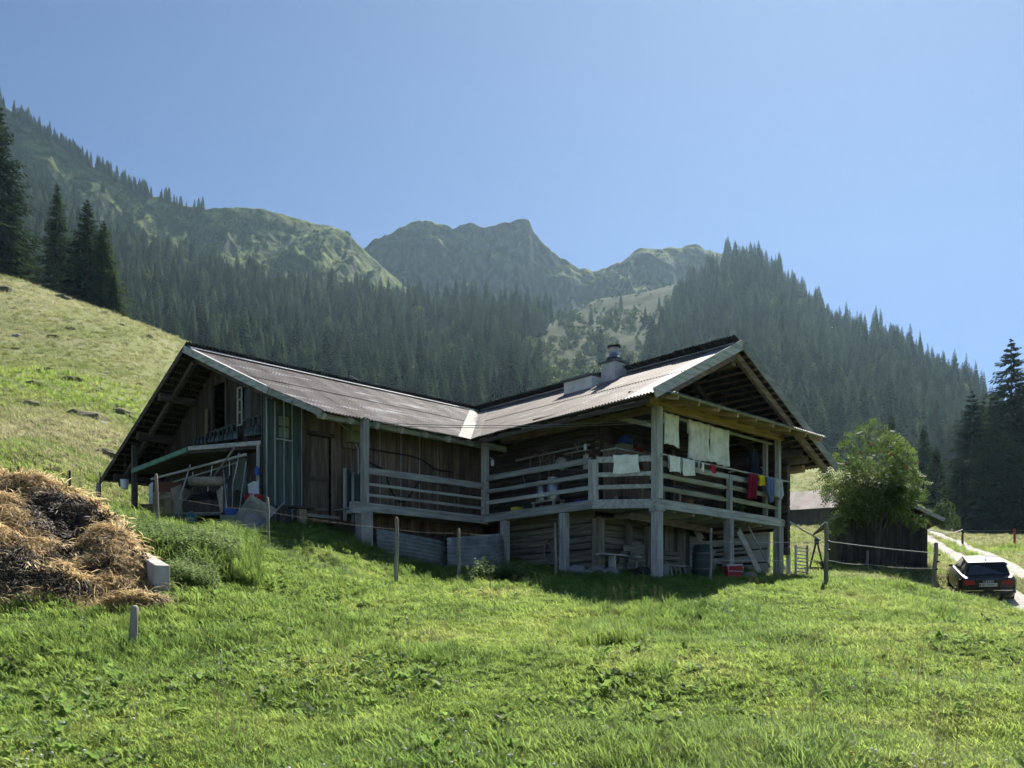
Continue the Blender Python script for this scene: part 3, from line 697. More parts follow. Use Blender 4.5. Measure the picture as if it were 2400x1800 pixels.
sheets('roof_sheet', M_roofL, -6.85, 3.3, lambda p: np.where(p < -5.39, q_rake(p), np.where(p > EV[0], q_valley(p)+0.0, -0.1)), lambda p: np.full(p.shape, 3.97), lambda p, q: zL(q), False, [-0.5, 1.95, 4.2])
sheets('roof_sheet', M_roofR, -6.12, 3.9, lambda q: np.where(q > EV[1], p_valley(q), peR(q)), lambda q: np.full(q.shape, 3.32), lambda q, p: zR_(p, q), True, [-0.9, 1.35, 3.6], first=(0,))
sheets('roof_sheet', M_backroof, -7.17, 8.2, lambda p: np.where(p > 3.3, 3.95+(p-3.3)*1.06, np.where(p < -6.9, 3.95+(-6.9-p)/.27*5.2, 3.82)), lambda p: np.full(p.shape, 9.15), lambda p, q: zLb(q)+0.03, False, [3.5, 6.4, 9.3], per=20)
sheets('roof_sheet', M_backroof, -6.12, 9.1, lambda q: np.where(q > 3.95, 3.3+(q-3.95)*.945, 3.05), lambda q: np.full(q.shape, 8.22), lambda q, p: zRb(p)+0.03, True, [2.8, 5.6, 8.4], per=20)
# valley flashing
mb = MB(); n = 8
for k in range(n+1):
    t = k/n; p, q = EV[0]-0.12+(MV[0]-EV[0]+0.12)*t, EV[1]-0.12+(MV[1]-EV[1]+0.12)*t; z = zL(q)+0.045
    w = 0.42
    mb.v += [(p-w*1.05, q, zL(q)+0.04), (p, q, z-0.02), (p, q-w*0.95, float(zR_(p, max(q-w*0.95,-6)))+0.04)]
for k in range(n): mb.f += [(k*3,k*3+1,k*3+4,k*3+3),(k*3+1,k*3+2,k*3+5,k*3+4)]
mb.m = [0]*len(mb.f); mb.build('valley_flashing', mat('dull_flashing',[(0.15,0.14,0.13),(0.23,0.22,0.21),(0.30,0.295,0.285)],scale=2.5,rough=.8,bump=.05), hut)
hb('ridge_cap', (-6.82,3.84,ZR+0.0), (3.1,3.84,ZR+0.0), 0.24, 0.012, M_zinc, up=(0,-.459,.888), ch=.002)
hb('rake_flashing', (-6.07,1.22,zL(1.22)+.03), (-6.80,3.8,zL(3.8)+.03), 0.11, 0.012, M_zinc, up=(0,-.459,.888), ch=.002)
hb('ridge_cap', (3.24,-6.1,ZR+0.02), (3.24,3.8,ZR+0.02), 0.10, 0.03, M_zinc)
# boarding under the sheets, board by board
def board(p0, p1, w, m, name='roof_board', th=0.025): return hb(name, p0, p1, w, th, m, ch=0.004)
for k in range(17):
    q = 0.05 + k*0.235; a = float(np.interp(q, [-0.1,1.12,3.95], [-5.3,-5.98,-6.75])); board((a, q, zL(q)-0.06), (float(p_valley(q))+0.1, q, zL(q)-0.06), 0.21, M_dx)
for k in range(16):
    p = -0.42 + k*0.235; board((p, -6.05, float(zR_(p,-6.05))-0.06), (p, float(q_valley(p)) if p > -0.6 else -0.1, float(zR_(p, float(q_valley(p))))-0.06), 0.21, M_dy)
for k in range(21):
    p = 3.45 + k*0.228; board((p, -6.05, zRb(p)-0.05), (p, min(9.0, 3.95+(p-3.3)*1.06), zRb(p)-0.05), 0.17, M_by)
for k in range(23):
    q = 4.05 + k*0.225; board((-6.88-0.25*k/23, q, zLb(q)-0.05), (3.3+(q-3.95)*.94, q, zLb(q)-0.05), 0.2, M_dx)
# rafters
for p in np.arange(-5.2, -0.5, 0.78):
    hb('rafter', (p, -0.02, zL(-0.02)-0.15), (p, 3.9, zL(3.9)-0.15), 0.10, 0.14, M_gy)
for q in (-5.6,-4.6,-3.6,-2.6,-1.6,-0.7):
    a = float(peR(q))+0.08; hb('rafter', (a, q, float(zR_(a,q))-0.15), (3.25, q, ZR-0.17), 0.10, 0.14, M_dx)
hb('rafter', (0.15,-5.95,float(zR_(0.15,-5.95))-0.24), (3.3,-5.95,ZR-0.27), 0.12, 0.16, M_bx)
hb('rafter', (3.3,-5.95,ZR-0.27), (7.95,-5.95,zRb(7.95)-0.26), 0.12, 0.18, M_bx)
for q in (-4.2,-2.4): hb('rafter', (3.3,q,ZR-0.2), (8.0,q,zRb(8.0)-0.2), 0.12, 0.16, M_dx)
for p in (-6.55,): 
    hb('rafter', (p,4.1,ZR-0.3), (p-0.1,8.9,zLb(8.9)-0.2), 0.12, 0.14, M_dy)
    hb('rafter', (p,3.9,ZR-0.3), (-5.9,1.1,zL(1.1)-0.2), 0.12, 0.14, M_dy)
# purlins carrying the left overhang, with visible ends
for q in (8.6, 6.9, 5.4): hb('purlin', (-6.95,q,zLb(q)-0.22), (3.0,q,zLb(q)-0.22), 0.18, 0.2, M_dx)
hb('purlin', (-5.2,0.25,zL(0.25)-0.2), (1.0,0.25,zL(0.25)-0.2), 0.14, 0.16, M_gx)
hb('ridge_beam', (3.3,-5.9,ZR-0.42), (3.3,3.9,ZR-0.42), 0.18, 0.22, M_by)
hb('purlin', (7.35,-5.7,zRb(7.35)-0.3), (7.35,6,zRb(7.35)-0.3), 0.2, 0.2, M_by)
hb('purlin', (-0.1,-5.5,float(zR_(-0.1,-5.5))-0.2), (-0.15,0,5.45), 0.13, 0.15, M_gy)
# bargeboards
def barge(p0, p1, h, m, th=0.035): return hb('bargeboard', p0, p1, th, h, m, ch=0.006)
barge((-5.36,-0.13,5.38-0.06), (-6.06,1.10,zL(1.1)-0.06), 0.17, M_gy); barge((-6.09,1.10,zL(1.1)-0.05), (-6.90,3.98,ZR-0.05), 0.18, M_gy)
barge((-6.90,3.98,ZR-0.05), (-7.16,9.15,zLb(9.15)-0.03), 0.14, M_dy)
barge((peR(-6.1)+0.0,-6.17,float(zR_(float(peR(-6.1)),-6.1))-0.03), (3.3,-6.17,ZR-0.04), 0.24, M_gx); barge((3.3,-6.17,ZR-0.04), (8.26,-6.17,zRb(8.26)-0.04), 0.24, M_gx)
hb('fascia', (peR(-6.1)+.02,-6.0,5.40), (-0.56,-0.25,5.26), 0.03, 0.10, M_dy)
# --- pent roof over the gable balcony
ZP = lambda q: 5.60 + (q+6.4)*0.255
sheets('pent_roof_sheet', M_zinc, 0.08, 7.1, lambda p: np.full(p.shape,-6.42), lambda p: np.minimum(-4.9, -6.4+(zR_(p,-5.6)-0.06-5.6)/0.255), lambda p, q: ZP(q), False, [-6.6,-4.5], jig=0.01)
for p in np.arange(0.3, 7.2, 0.83): hb('pent_rafter', (p,-6.36,ZP(-6.36)-0.10), (p,-4.9,ZP(-4.9)-0.10), 0.07, 0.11, M_ochre_y)
hb('pent_batten', (0.1,-6.33,ZP(-6.33)-0.03), (7.1,-6.33,ZP(-6.33)-0.03), 0.07, 0.03, M_gx)
# the ochre beam with its notched end
hb('pent_beam', (0.72,-5.18,5.79), (7.05,-5.18,5.79), 0.2, 0.33, M_ochre); hb('pent_beam_end', (7.05,-5.18,5.81), (7.75,-5.18,5.81), 0.2, 0.29, M_ochre, h1=0.22)
hb('corner_beam', (0.30,-5.6,5.64), (-0.25,-2.2,5.52), 0.14, 0.2, M_ochre_y); hb('corner_beam', (1.04,-5.18,5.60), (0.2,-0.5,5.40), 0.14, 0.16, M_by)
hb('corner_bracket', (1.04,-5.05,5.2), (1.0,-3.4,5.75), 0.1, 0.12, M_gy)
# --- deck, its edge beams and joists
ZD = 3.30
for k in range(28):
    p = 1.12 + k*0.2
    if p < 6.75: hb('deck_board', (p,-5.1,ZD-0.02), (p,-3.15,ZD-0.02), 0.185, 0.04, M_gy, ch=.003)
for k in range(16):
    q = 0.02 - k*0.2
    hb('deck_board', (0.06, q-0.1, ZD-0.02), (1.15, q-0.1, ZD-0.02), 0.185, 0.04, M_gx, ch=.003)
for k in range(8):
    q = -3.3 - k*0.2; hb('deck_board', (0.08 + max(0,-q-3.9)*0.88, q-0.05, ZD-0.021), (1.1, q-0.05, ZD-0.021), 0.185, 0.04, M_gx, ch=.003)
for k in range(7): hb('deck_board', (-4.05, 0.16+k*0.2, ZD-0.05), (1.1, 0.16+k*0.2, ZD-0.05), 0.185, 0.04, M_gx, ch=.003)
for p in (1.9,2.7,3.5,4.3,5.1,5.9,6.6): hb('deck_joist', (p,-5.08,ZD-0.13), (p,-3.1,ZD-0.13), 0.1, 0.16, M_gy)
hb('edge_beam', (-4.42,0,3.20), (-0.02,0,3.22), 0.16, 0.22, M_gx); hb('edge_beam', (-0.02,0.08,3.25), (0.0,-4.02,3.25), 0.15, 0.23, M_gy)
hb('edge_beam', (0.0,-3.98,3.25), (1.04,-5.17,3.25), 0.15, 0.23, M_gx); hb('edge_beam', (0.92,-5.18,3.25), (6.72,-5.18,3.25), 0.16, 0.24, M_gx)
hb('edge_beam_end', (6.72,-5.18,3.25), (7.05,-5.18,3.25), 0.16, 0.24, M_gx, h1=0.13)
hb('cross_beam', (1.1,-4.35,3.02), (6.7,-3.7,3.02), 0.16, 0.18, M_bx)
# --- posts
def post(p, q, z0, z1, w, m=M_gv, name='post', lean=0.0): return hb(name, (p,q,z0), (p+lean,q,z1), w, w, m)
for p, q, w in ((0.02,-0.79,0.2),(0.02,-3.0,0.2),(1.04,-5.18,0.22),(4.16,-5.18,0.21),(6.68,-5.18,0.22)): post(p, q, hg(p,q)-0.3, 3.13, w)
for p, q in ((1.04,-5.18),): hb('post_bracket', (p,q,3.06), (p,q,3.14), 0.3, 0.3, M_gv)
post(-4.02,0.0,3.31,5.42,0.17); post(0,0,3.1,5.36,0.17); post(0.06,-3.96,3.36,4.36,0.19); post(1.04,-5.18,3.37,5.63,0.22); post(4.16,-5.2,3.37,4.32,0.13); post(6.66,-5.18,3.37,5.63,0.14)
post(6.45,-4.9,3.32,5.6,0.12, M_gv)
MB().box((-4.2,-0.12,hg(-4,0)-0.3),(-3.86,0.16,3.08)).build('foundation_pier', M_conc, hut)
MB().box((-4.45,-0.1,3.08-0.06),(-4.0,0.2,3.11)).build('foundation_slab', M_conc, hut)
# --- railings
def rail(p0, p1, h, m=M_gx, th=0.05, name='rail'): return hb(name, p0, p1, th, h, m)
rail((-3.94,0,4.12),(-0.08,0,4.16),0.17,M_gx,0.06); rail((-3.94,0,3.79),(-0.08,0,3.81),0.07,M_gx); rail((-3.94,0,3.52),(-0.08,0,3.54),0.075,M_gx)
for z, h in ((4.36,0.15),(3.99,0.11),(3.68,0.11)):
    rail((0.0,-0.08,z+0.01),(0.02,-3.9,z),h,M_gy); rail((0.1,-4.03,z),(0.97,-5.08,z+.01),h,M_gy)
rail((1.12,-5.2,4.27),(6.6,-5.2,4.27),0.14)
for z in (3.96,3.64):
    mb = MB(); mb.beam((1.14,-5.22,z),(3.75,-5.22,z),0.05,0.125,0.02); mb.beam((3.75,-5.22,z),(4.05,-5.22,z-0.01),0.05,0.125,0.02,h1=0.045); mb.build('slab_rail', M_pale, hut)
    mb = MB(); mb.beam((4.25,-5.22,z+0.03),(6.1,-5.22,z+0.01),0.05,0.125,0.02); mb.beam((6.1,-5.22,z+0.01),(6.52,-5.22,z),0.05,0.125,0.02,h1=0.045); mb.build('slab_rail', M_pale, hut)
hb('clothes_pole', (1.0,-5.36,4.44), (7.0,-5.36,4.44), 0.04, 0.04, M_gx, ch=.013)
hb('clothes_pole', (1.1,-5.02,5.55), (6.6,-5.02,5.52), 0.05, 0.07, M_gx)
for p in (1.02, 4.16, 6.66): hb('pole_bracket', (p,-5.18,4.40), (p,-5.38,4.42), 0.035, 0.035, M_gy)
# --- front wall of the left wing: vertical boards
ZQ = zL(1.4)-0.1
def vboards(x0, x1, q, zf0, zf1, m, w0=0.21, th=0.03, skip=(), flip=False, name='wall_board', jit=0.012):
    x = x0; rr = random.Random(int(x0*31))
    while x < x1 - 0.02:
        w = min(w0*rr.uniform(.8,1.2), x1-x); c = x+w/2; j = rr.uniform(0, jit)
        for a, b in segs(c, zf0(c), zf1(c), skip):
            if flip: MB().box((q-th-j, x+.004, a), (q-j, x+w-.004, b)).build(name, m, hut)
            else: MB().box((x+.004, q-th-j, a), (x+w-.004, q-j, b)).build(name, m, hut)
        x += w
def segs(c, a, b, skip):
    out = [(a, b)]
    for x0, x1, z0, z1 in skip:
        if x0 < c < x1:
            nx = []
            for s, e in out:
                if z0 > s: nx.append((s, min(e, z0)))
                if z1 < e: nx.append((max(s, z1), e))
            out = [(s, e) for s, e in nx if e-s > .02]
    return out
DOOR = (-4.86,-4.14,3.08,5.12); WIN = (-5.70,-5.32,4.90,5.50)
vboards(-6.05,-4.95,1.4, lambda c: 2.6, lambda c: ZQ, M_green, skip=(WIN,))
vboards(-4.95,-4.05,1.4, lambda c: 2.9, lambda c: ZQ, M_bv, skip=(DOOR,))
vboards(-4.05,1.15,1.4, lambda c: 2.9, lambda c: ZQ, M_bv)
MB().box((-6.05,1.44,2.4),(-4.95,1.5,ZQ)).box((-4.05,1.44,2.4),(1.2,1.5,ZQ)).box((-4.95,1.75,2.4),(-4.05,1.8,ZQ)).build('wall_lining', M_dv, hut)
for x in (-5.98,-5.75,-5.5,-5.27,-5.0,-4.93): hb('cover_strip', (x,1.35,2.8), (x,1.35,ZQ), 0.035, 0.03, M_gv, ch=.005)
for x in (-3.3,-2.6,-1.9,-1.25,-0.6): hb('cover_strip', (x,1.35,3.3), (x,1.35,ZQ-.1), 0.03, 0.025, M_gv, ch=.005)
hb('wall_post', (-4.93,1.33,2.7), (-4.93,1.33,ZQ), 0.12, 0.1, M_dv); hb('wall_post', (-4.08,1.36,2.9), (-4.08,1.36,ZQ), 0.09, 0.06, M_bv)
hb('door_lintel', (-4.9,1.36,5.17), (-4.05,1.36,5.17), 0.1, 0.1, M_dx); hb('door_sill', (-4.95,1.3,3.04), (-4.0,1.3,3.04), 0.25, 0.08, M_conc)
dr_ = MB().box((-4.85,1.47,3.09),(-4.15,1.475,5.11)).build('door', M_dv, hut)
for k in range(4): MB().box((-4.85+k*.175+.003,1.435,3.09),(-4.85+(k+1)*.175-.003,1.466,5.11)).build('door_board', mat('worn_door_boards', [(0.06,0.045,0.034),(0.115,0.088,0.066),(0.18,0.145,0.11)], scale=1.6, stretch=sV, rough=.9) if k == 0 else bpy.data.materials['worn_door_boards'], dr_)
MB().box((-4.83,1.40,3.98),(-4.2,1.434,4.08)).build('door_ledge', M_dx, dr_); MB().box((-4.83,1.40,3.2),(-4.2,1.434,3.28)).build('door_ledge', M_bx, dr_)
MB().tube([(-4.19,1.42,4.02),(-4.19,1.36,4.02),(-4.19,1.36,4.14)],0.012).build('door_latch', M_iron, dr_)
def glassmat(nm, c, r=0.08): return mat(nm, [c, tuple(x*1.5 for x in c)], scale=2, rough=r, bump=0.0, spec=0.6)
M_pane = glassmat('dusty_green_pane', (0.16,0.20,0.10), 0.25); M_gdark = glassmat('dark_pane', (0.014,0.016,0.02), 0.5)
wn = MB().box((WIN[0],1.40,WIN[2]),(WIN[1],1.405,WIN[3])).build('window', M_dv, hut)
for a in (0,1):
    for b in (0,1):
        MB().box((WIN[0]+.03+a*.17,1.375,WIN[2]+.03+b*.28),(WIN[0]+.18+a*.17,1.385,WIN[2]+.28+b*.28)).build('pane', M_pane, wn)
mf = MB(); fx0, fx1, fz0, fz1 = WIN
for a in (fx0, (fx0+fx1)/2-.012, fx1-.03): mf.box((a,1.35,fz0),(a+.03,1.399,fz1))
for b in (fz0-.02, (fz0+fz1)/2-.012, fz1-.03): mf.box((fx0-.005,1.345,b),(fx1+.005,1.395,b+.028))
mf.build('frame', M_dv, wn); MB().box((fx0-.04,1.30,fz0-.05),(fx1+.04,1.36,fz0-.022)).build('sill', M_gx, wn)
# low board screen right of the door and conduits from the meter box
vboards(-4.0,-3.3,1.02, lambda c: 3.02, lambda c: 4.25+0.06*math.sin(c*9), M_green, w0=.16, name='screen_board')
hb('screen_post', (-3.98,0.95,2.95),(-3.98,0.95,4.3),0.09,0.06,M_gv); hb('screen_post', (-3.75,0.93,2.95),(-3.75,0.93,4.22),0.07,0.05,M_gv)
mbx = MB().box((-3.80,0.98,5.02),(-3.42,1.16,5.50)).build('meter_box', mat('olive_enamel', [(0.13,0.14,0.045),(0.18,0.19,0.07)], scale=3, rough=.45, bump=.05), hut)
MB().box((-3.78,0.967,5.04),(-3.44,0.977,5.48)).build('box_door', bpy.data.materials['olive_enamel'], mbx)
MB().box((-3.74,0.958,5.34),(-3.50,0.964,5.44)).build('warning_plate', mat('pale_plate', [(0.35,0.34,0.2),(0.4,0.4,0.26)], scale=9, bump=0), mbx)
hb('meter_board', (-3.61,1.22,4.9), (-3.61,1.22,5.75), 0.5, 0.06, M_bv, up=(0,1,0))
M_cable = mat('grey_cable', [(0.30,0.31,0.32),(0.38,0.39,0.40)], scale=9, rough=.5, bump=0)
MB().tube([(-3.66,1.0,5.02),(-3.62,.97,4.95),(-3.56,.97,4.85),(-3.55,.97,4.2)],0.014).build('conduit', M_cable, hut)
MB().tube([(-3.5,1.0,5.02),(-3.49,.97,4.95),(-3.49,.97,4.2)],0.016).build('conduit', M_cable, hut)
MB().tube([(-4.1,1.2,5.62),(-4.05,1.05,5.45),(-3.95,1.0,5.36),(-3.82,1.02,5.32)],0.014).build('conduit', M_cable, hut)
# --- mid wall (right wing, facing the yard) and the log gable wall
for k in range(15):
    z = 3.32 + k*0.2; hb('wall_log', (1.2,1.3,z+.1), (1.2,-3.25,z+.1), 0.16, 0.19, M_dy, ch=.03)
WD = (3.6,4.0)
for k in range(16):
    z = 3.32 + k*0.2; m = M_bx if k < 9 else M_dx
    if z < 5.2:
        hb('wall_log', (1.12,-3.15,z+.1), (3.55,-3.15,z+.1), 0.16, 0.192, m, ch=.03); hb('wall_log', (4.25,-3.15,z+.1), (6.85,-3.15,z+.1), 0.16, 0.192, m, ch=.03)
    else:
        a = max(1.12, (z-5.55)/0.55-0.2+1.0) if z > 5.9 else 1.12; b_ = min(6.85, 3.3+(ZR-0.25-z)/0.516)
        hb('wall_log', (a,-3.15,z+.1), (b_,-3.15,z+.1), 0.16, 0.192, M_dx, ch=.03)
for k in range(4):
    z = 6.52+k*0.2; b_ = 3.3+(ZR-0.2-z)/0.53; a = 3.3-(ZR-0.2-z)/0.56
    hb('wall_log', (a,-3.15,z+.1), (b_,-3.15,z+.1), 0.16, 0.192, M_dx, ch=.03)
pd = MB().box((3.55,-3.12,3.32),(4.25,-3.06,5.22)).build('house_door', M_dv, hut); MB().box((3.6,-3.16,4.4),(4.2,-3.13,5.1)).build('pane', M_gdark, pd)
for x in (3.52,4.28): hb('door_jamb', (x,-3.26,3.32),(x,-3.26,5.3),0.1,0.08,M_bv)
for k in range(18):
    z = 1.4 + k*0.235; zt = min(z+.225, 5.6)
    hb('wall_log', (6.98,-5.34 if z > 2.3 else -2.6,z+.11), (6.98,-4.9 if 2.3 < z < 3.0 else 8.4,z+.11), 0.16, 0.225, M_dy, ch=.03)
hb('wall_log', (6.98,-5.5,5.55),(6.98,8.4,5.55),0.18,0.2,M_dy)
for q, z in ((-5.55,4.95),(-5.42,5.2)): 
    MB().tube([(7.45,q,z-.1),(7.45,q+2.3,z-.1)],0.11,10).build('purlin_end', M_ochre_y if q < -5.5 else M_dy, hut)
hb('bracket_log', (6.98,-5.75,5.22),(6.98,-3.2,5.22),0.2,0.18,M_dy)
# --- lower storey: old logs on boulders
for k in range(9):
    z = 1.85 + k*0.17; rr = random.Random(k)
    hb('base_log', (0.95+rr.uniform(-.03,.03),0.4,z), (0.95+rr.uniform(-.03,.03),-3.15,z+rr.uniform(-.02,.02)), 0.14, 0.16, M_logy, ch=.03)
    if k < 8: hb('base_log', (1.05,-3.2+rr.uniform(-.02,.02),z), (3.1,-3.2,z+rr.uniform(-.02,.02)), 0.14, 0.16, M_logx, ch=.03)
hb('corner_post', (0.98,-3.32,hg(1,-3.3)-.1),(0.98,-3.32,3.05),0.24,0.26,M_logv)
for x in (2.1,2.9): hb('base_post', (x,-3.42,1.6),(x,-3.42,3.0),0.14,0.16,M_logv)
for k in range(10):
    x = 3.1+k*0.2; MB().box((x,-3.24-(k%3)*.01,1.4),(x+.19,-3.2,3.1)).build('base_board', M_logv if k%3 else M_green, hut)
MB().box((6.86,-4.75,1.3),(6.95,-1.5,3.02)).build('plaster_wall', M_white, hut); MB().box((5.0,-2.95,1.3),(6.85,-2.85,3.2)).build('plaster_wall', M_white, hut)
for z in (1.75,2.15,2.55): hb('wall_rail', (6.83,-4.75,z),(6.83,-2.9,z),0.03,0.05,M_logy)
MB().box((4.6,-3.0,2.95),(6.9,-2.9,3.3)).build('plaster_lintel', M_dv, hut)
# interior shade walls so that daylight does not pass through the house
MB().box((1.35,-3.0,1.2),(1.42,1.3,6.2)).build('inner_wall', M_dv, hut); MB().box((1.35,-3.05,1.2),(5.0,-2.98,3.2)).build('inner_wall', M_dv, hut)
MB().box((1.2,-3.02,3.3),(6.8,-2.95,5.9)).build('inner_wall', M_dv, hut)
MB().box((-5.8,7.5,2.2),(6.9,7.6,5.3)).build('back_wall', M_dv, hut)
MB().box((-5.6,1.6,4.62),(6.9,7.5,4.7)).build('loft_floor', M_dx, hut)
# --- stairs under the balcony
for k in range(6):
    p = 5.15+0.24*k; z = 3.02-0.235*k
    hb('stair_tread', (p,-4.75,z),(p,-3.55,z),0.25,0.05,M_dy)
hb('stair_stringer', (4.95,-3.5,3.15),(6.6,-3.5,1.5),0.05,0.24,M_gx); hb('stair_stringer', (5.2,-4.8,2.95),(6.55,-4.8,1.55),0.05,0.22,M_gx)
hb('stair_handrail', (5.6,-4.86,3.1),(6.75,-4.86,2.0),0.04,0.06,M_gx); hb('brace', (6.68,-5.1,3.0),(7.3,-5.1,2.35),0.06,0.09,M_gx)
hb('brace', (6.75,-5.0,2.6),(7.35,-5.0,1.95),0.06,0.08,M_gx); hb('stair_post', (7.2,-5.2,hg(7.2,-5.2)-.2),(7.2,-5.2,2.45),0.1,0.1,M_gv)
# --- left gable: boards, loft platform, openings
GP = -5.9
vboards(1.45,7.45,GP, lambda c: 2.6, lambda c: 4.6, M_dv, flip=True)
OPEN = ((3.55,4.25,5.1,6.7),(2.25,2.62,5.3,6.3))
vboards(1.45,7.45,GP, lambda c: 4.75, lambda c: (zL(c) if c < 3.95 else zLb(c))-0.12, wood('shade_brown_boards',[(0.020,0.015,0.013),(0.043,0.030,0.024),(0.078,0.053,0.041)],sV), flip=True, skip=OPEN)  # brown darkened so the board colour carries the gable's shade
MB().box((GP+.03,1.5,2.4),(GP+.08,7.45,4.65)).build('wall_lining', M_dv, hut)
MB().box((-5.2,2.0,4.7),(-5.15,5,6.2)).build('inner_wall', M_dv, hut)
for q in (3.5,4.3): hb('loft_jamb', (GP-.05,q,5.0),(GP-.05,q,6.75),0.09,0.07,M_dv)
hb('loft_board', (GP-.12,4.55,5.1),(GP-.12,4.52,6.1),0.16,0.03,mat('ochre_old_board',[(0.09,0.07,0.03),(0.14,0.11,0.05)],scale=2,stretch=sV),up=(1,0,0))
lw = MB().box((GP+.0,2.25,5.3),(GP+.01,2.62,6.3)).build('loft_window', M_gdark, hut)
mf = MB()
for q in (2.62,2.40): mf.box((GP-.20,q,5.32),(GP-.17,q+.03,6.3))
for z in (5.32,5.65,5.97,6.27): mf.box((GP-.20,2.40,z),(GP-.17,2.65,z+.03))
mf.build('open_casement', M_gv, lw)
mb = MB(); PL = [(-7.0,6.92),(-7.0,3.43),(-6.02,1.55),(GP-.02,1.55),(GP-.02,7.0)]
mb.prism(PL, 4.62, 4.70); mb.build('loft_platform', M_dx, hut)
M_gtrim = mat('green_painted_trim', [(0.03,0.12,0.085),(0.05,0.17,0.12),(0.10,0.20,0.15)], scale=4, rough=.5, bump=.1)
hb('platform_trim', (-7.04,7.0,4.63),(-7.04,3.45,4.72),0.05,0.13,M_gtrim); hb('platform_trim', (-7.03,3.40,4.74),(-6.05,1.5,4.74),0.05,0.11,M_gx)
hb('hanging_rail', (-6.75,6.4,4.36),(-6.45,1.5,4.40),0.05,0.06,M_gy); hb('hanging_rail', (-6.5,5.9,4.2),(-6.35,2.2,4.3),0.04,0.04,M_gy)
hb('rail_strut', (-6.55,1.9,4.6),(-6.5,3.1,4.05),0.04,0.04,M_gy); hb('bell_rail', (GP-.06,5.5,5.46),(GP-.06,1.5,5.46),0.05,0.06,M_dy)
hb('corner_pole', (-6.15,1.5,2.7),(-6.12,1.5,4.7),0.07,0.07,M_gv)
hb('gable_post', (-6.9,7.2,hg(-6.9,7.2)-.2),(-6.9,7.2,5.4),0.14,0.14,M_dv)
# pipes of the milking place
for i, pts in enumerate([[(-6.45,2.35,4.35),(-6.45,2.35,4.0),(-6.4,2.6,3.85),(-6.4,2.6,3.3)],[(-6.5,3.2,4.35),(-6.5,3.25,4.1),(-6.42,3.6,4.0),(-6.42,3.6,3.6)],[(-6.4,1.95,4.5),(-6.45,2.0,4.1),(-6.5,2.1,3.7),(-6.5,2.1,3.1)],[(-6.55,4.2,4.3),(-6.55,4.2,3.9),(-6.5,4.4,3.8)]]):
    MB().tube(pts, 0.014).build('milking_pipe', M_steel, hut)
hb('glass_door_panel', (GP-.06,2.75,2.7),(GP-.06,2.75,4.5),0.75,0.05,mat('green_reflection_panel',[(0.07,0.10,0.08),(0.13,0.17,0.13),(0.2,0.24,0.19)],scale=3,rough=.5),up=(1,0,0))  # opaque panel; its pale green stands in for a glass door's reflection
# --- chimney and its box flue on the front slope
def zr(p, q): return float(zR_(p, q))
fl = MB().box((2.35,-1.88,zr(2.35,-1)-0.15),(2.95,-0.8,zr(2.95,-1)+0.04)).build('flue_box', M_white, hut)
MB().box((2.27,-1.88,zr(2.95,-1)+0.043),(3.02,-0.73,zr(2.95,-1)+0.10)).build('flue_cover', M_iron, fl)
ch_ = MB().box((2.72,-2.42,zr(2.7,-2.4)-.2),(3.22,-1.9,7.70)).build('chimney', mat('light_concrete',[(0.33,0.325,0.31),(0.45,0.44,0.42),(0.52,0.51,0.49)],scale=3,rough=.9,bump=.2), hut)
MB().box((2.66,-2.48,7.702),(3.28,-1.84,7.76)).build('chimney_slab', M_iron, ch_)
MB().lathe([(0.2,7.64),(0.2,7.72),(0.165,7.74),(0.13,8.0),(0.15,8.02),(0.15,8.05)],18,(2.97,-2.16,0.12)).build('chimney_pot', M_steel, ch_, smooth=True)
MB().lathe([(0.21,7.65),(0.22,7.67),(0.22,7.74),(0.17,7.75)],18,(2.97,-2.16,0.12)).build('pot_collar', M_black, ch_)
MB().lathe([(0.16,8.05),(0.19,8.065),(0.19,8.10),(0.1,8.13)],18,(2.97,-2.16,0.12)).build('pot_cap', M_black, ch_)
# ------------------------------------------------------------------ things hung on and kept at the farmhouse
M_stone = mat('grey_boulder',[(0.14,0.14,0.135),(0.23,0.23,0.22),(0.33,0.325,0.31)],scale=3,rough=.95,bump=.5)
def rock(name,label,loc,s,seed,m=None,group=None,cat='boulder',sub=3):
    bm = bmesh.new(); bmesh.ops.create_icosphere(bm,subdivisions=sub,radius=1)
    for v in bm.verts:
        n = v.co.normalized(); k = 1+.5*float(fbm(np.array([n.x*1.6+seed*3.1]),np.array([n.y*1.6+n.z*1.3]),seed,3)[0]); v.co = Vector((n.x*k*s[0],n.y*k*s[1],n.z*k*s[2]))
    me = bpy.data.meshes.new(name); bm.to_mesh(me); bm.free(); me.materials.append(m or M_stone); me.polygons.foreach_set('use_smooth',[True]*len(me.polygons))
    o = link(bpy.data.objects.new(name,me)); o.location = loc; o.rotation_euler = (0,0,seed*1.3); return tag(o,label,cat,group)
def hrot(extra=0.0): return HUT_A + extra
def fab(nm, c, **k): return mat(nm, [tuple(x*.8 for x in c), c, tuple(min(1, x*1.12) for x in c)], scale=5, rough=0.95, bump=0.25, rnd=0.05, fine=12, spec=.1, **k)
F_white = fab("white_cotton", (0.86,0.84,0.76)); F_red = fab('dark_red_cotton', (0.26,0.02,0.045)); F_yel = fab('yellow_cotton', (0.72,0.55,0.02))
F_blue = fab('pale_blue_denim', (0.17,0.22,0.36)); F_brightred = fab('red_cotton', (0.42,0.03,0.05)); F_navy = fab('navy_waxed_cloth', (0.012,0.02,0.038)); F_shirt = fab('off_white_shirt', (0.50,0.51,0.48))
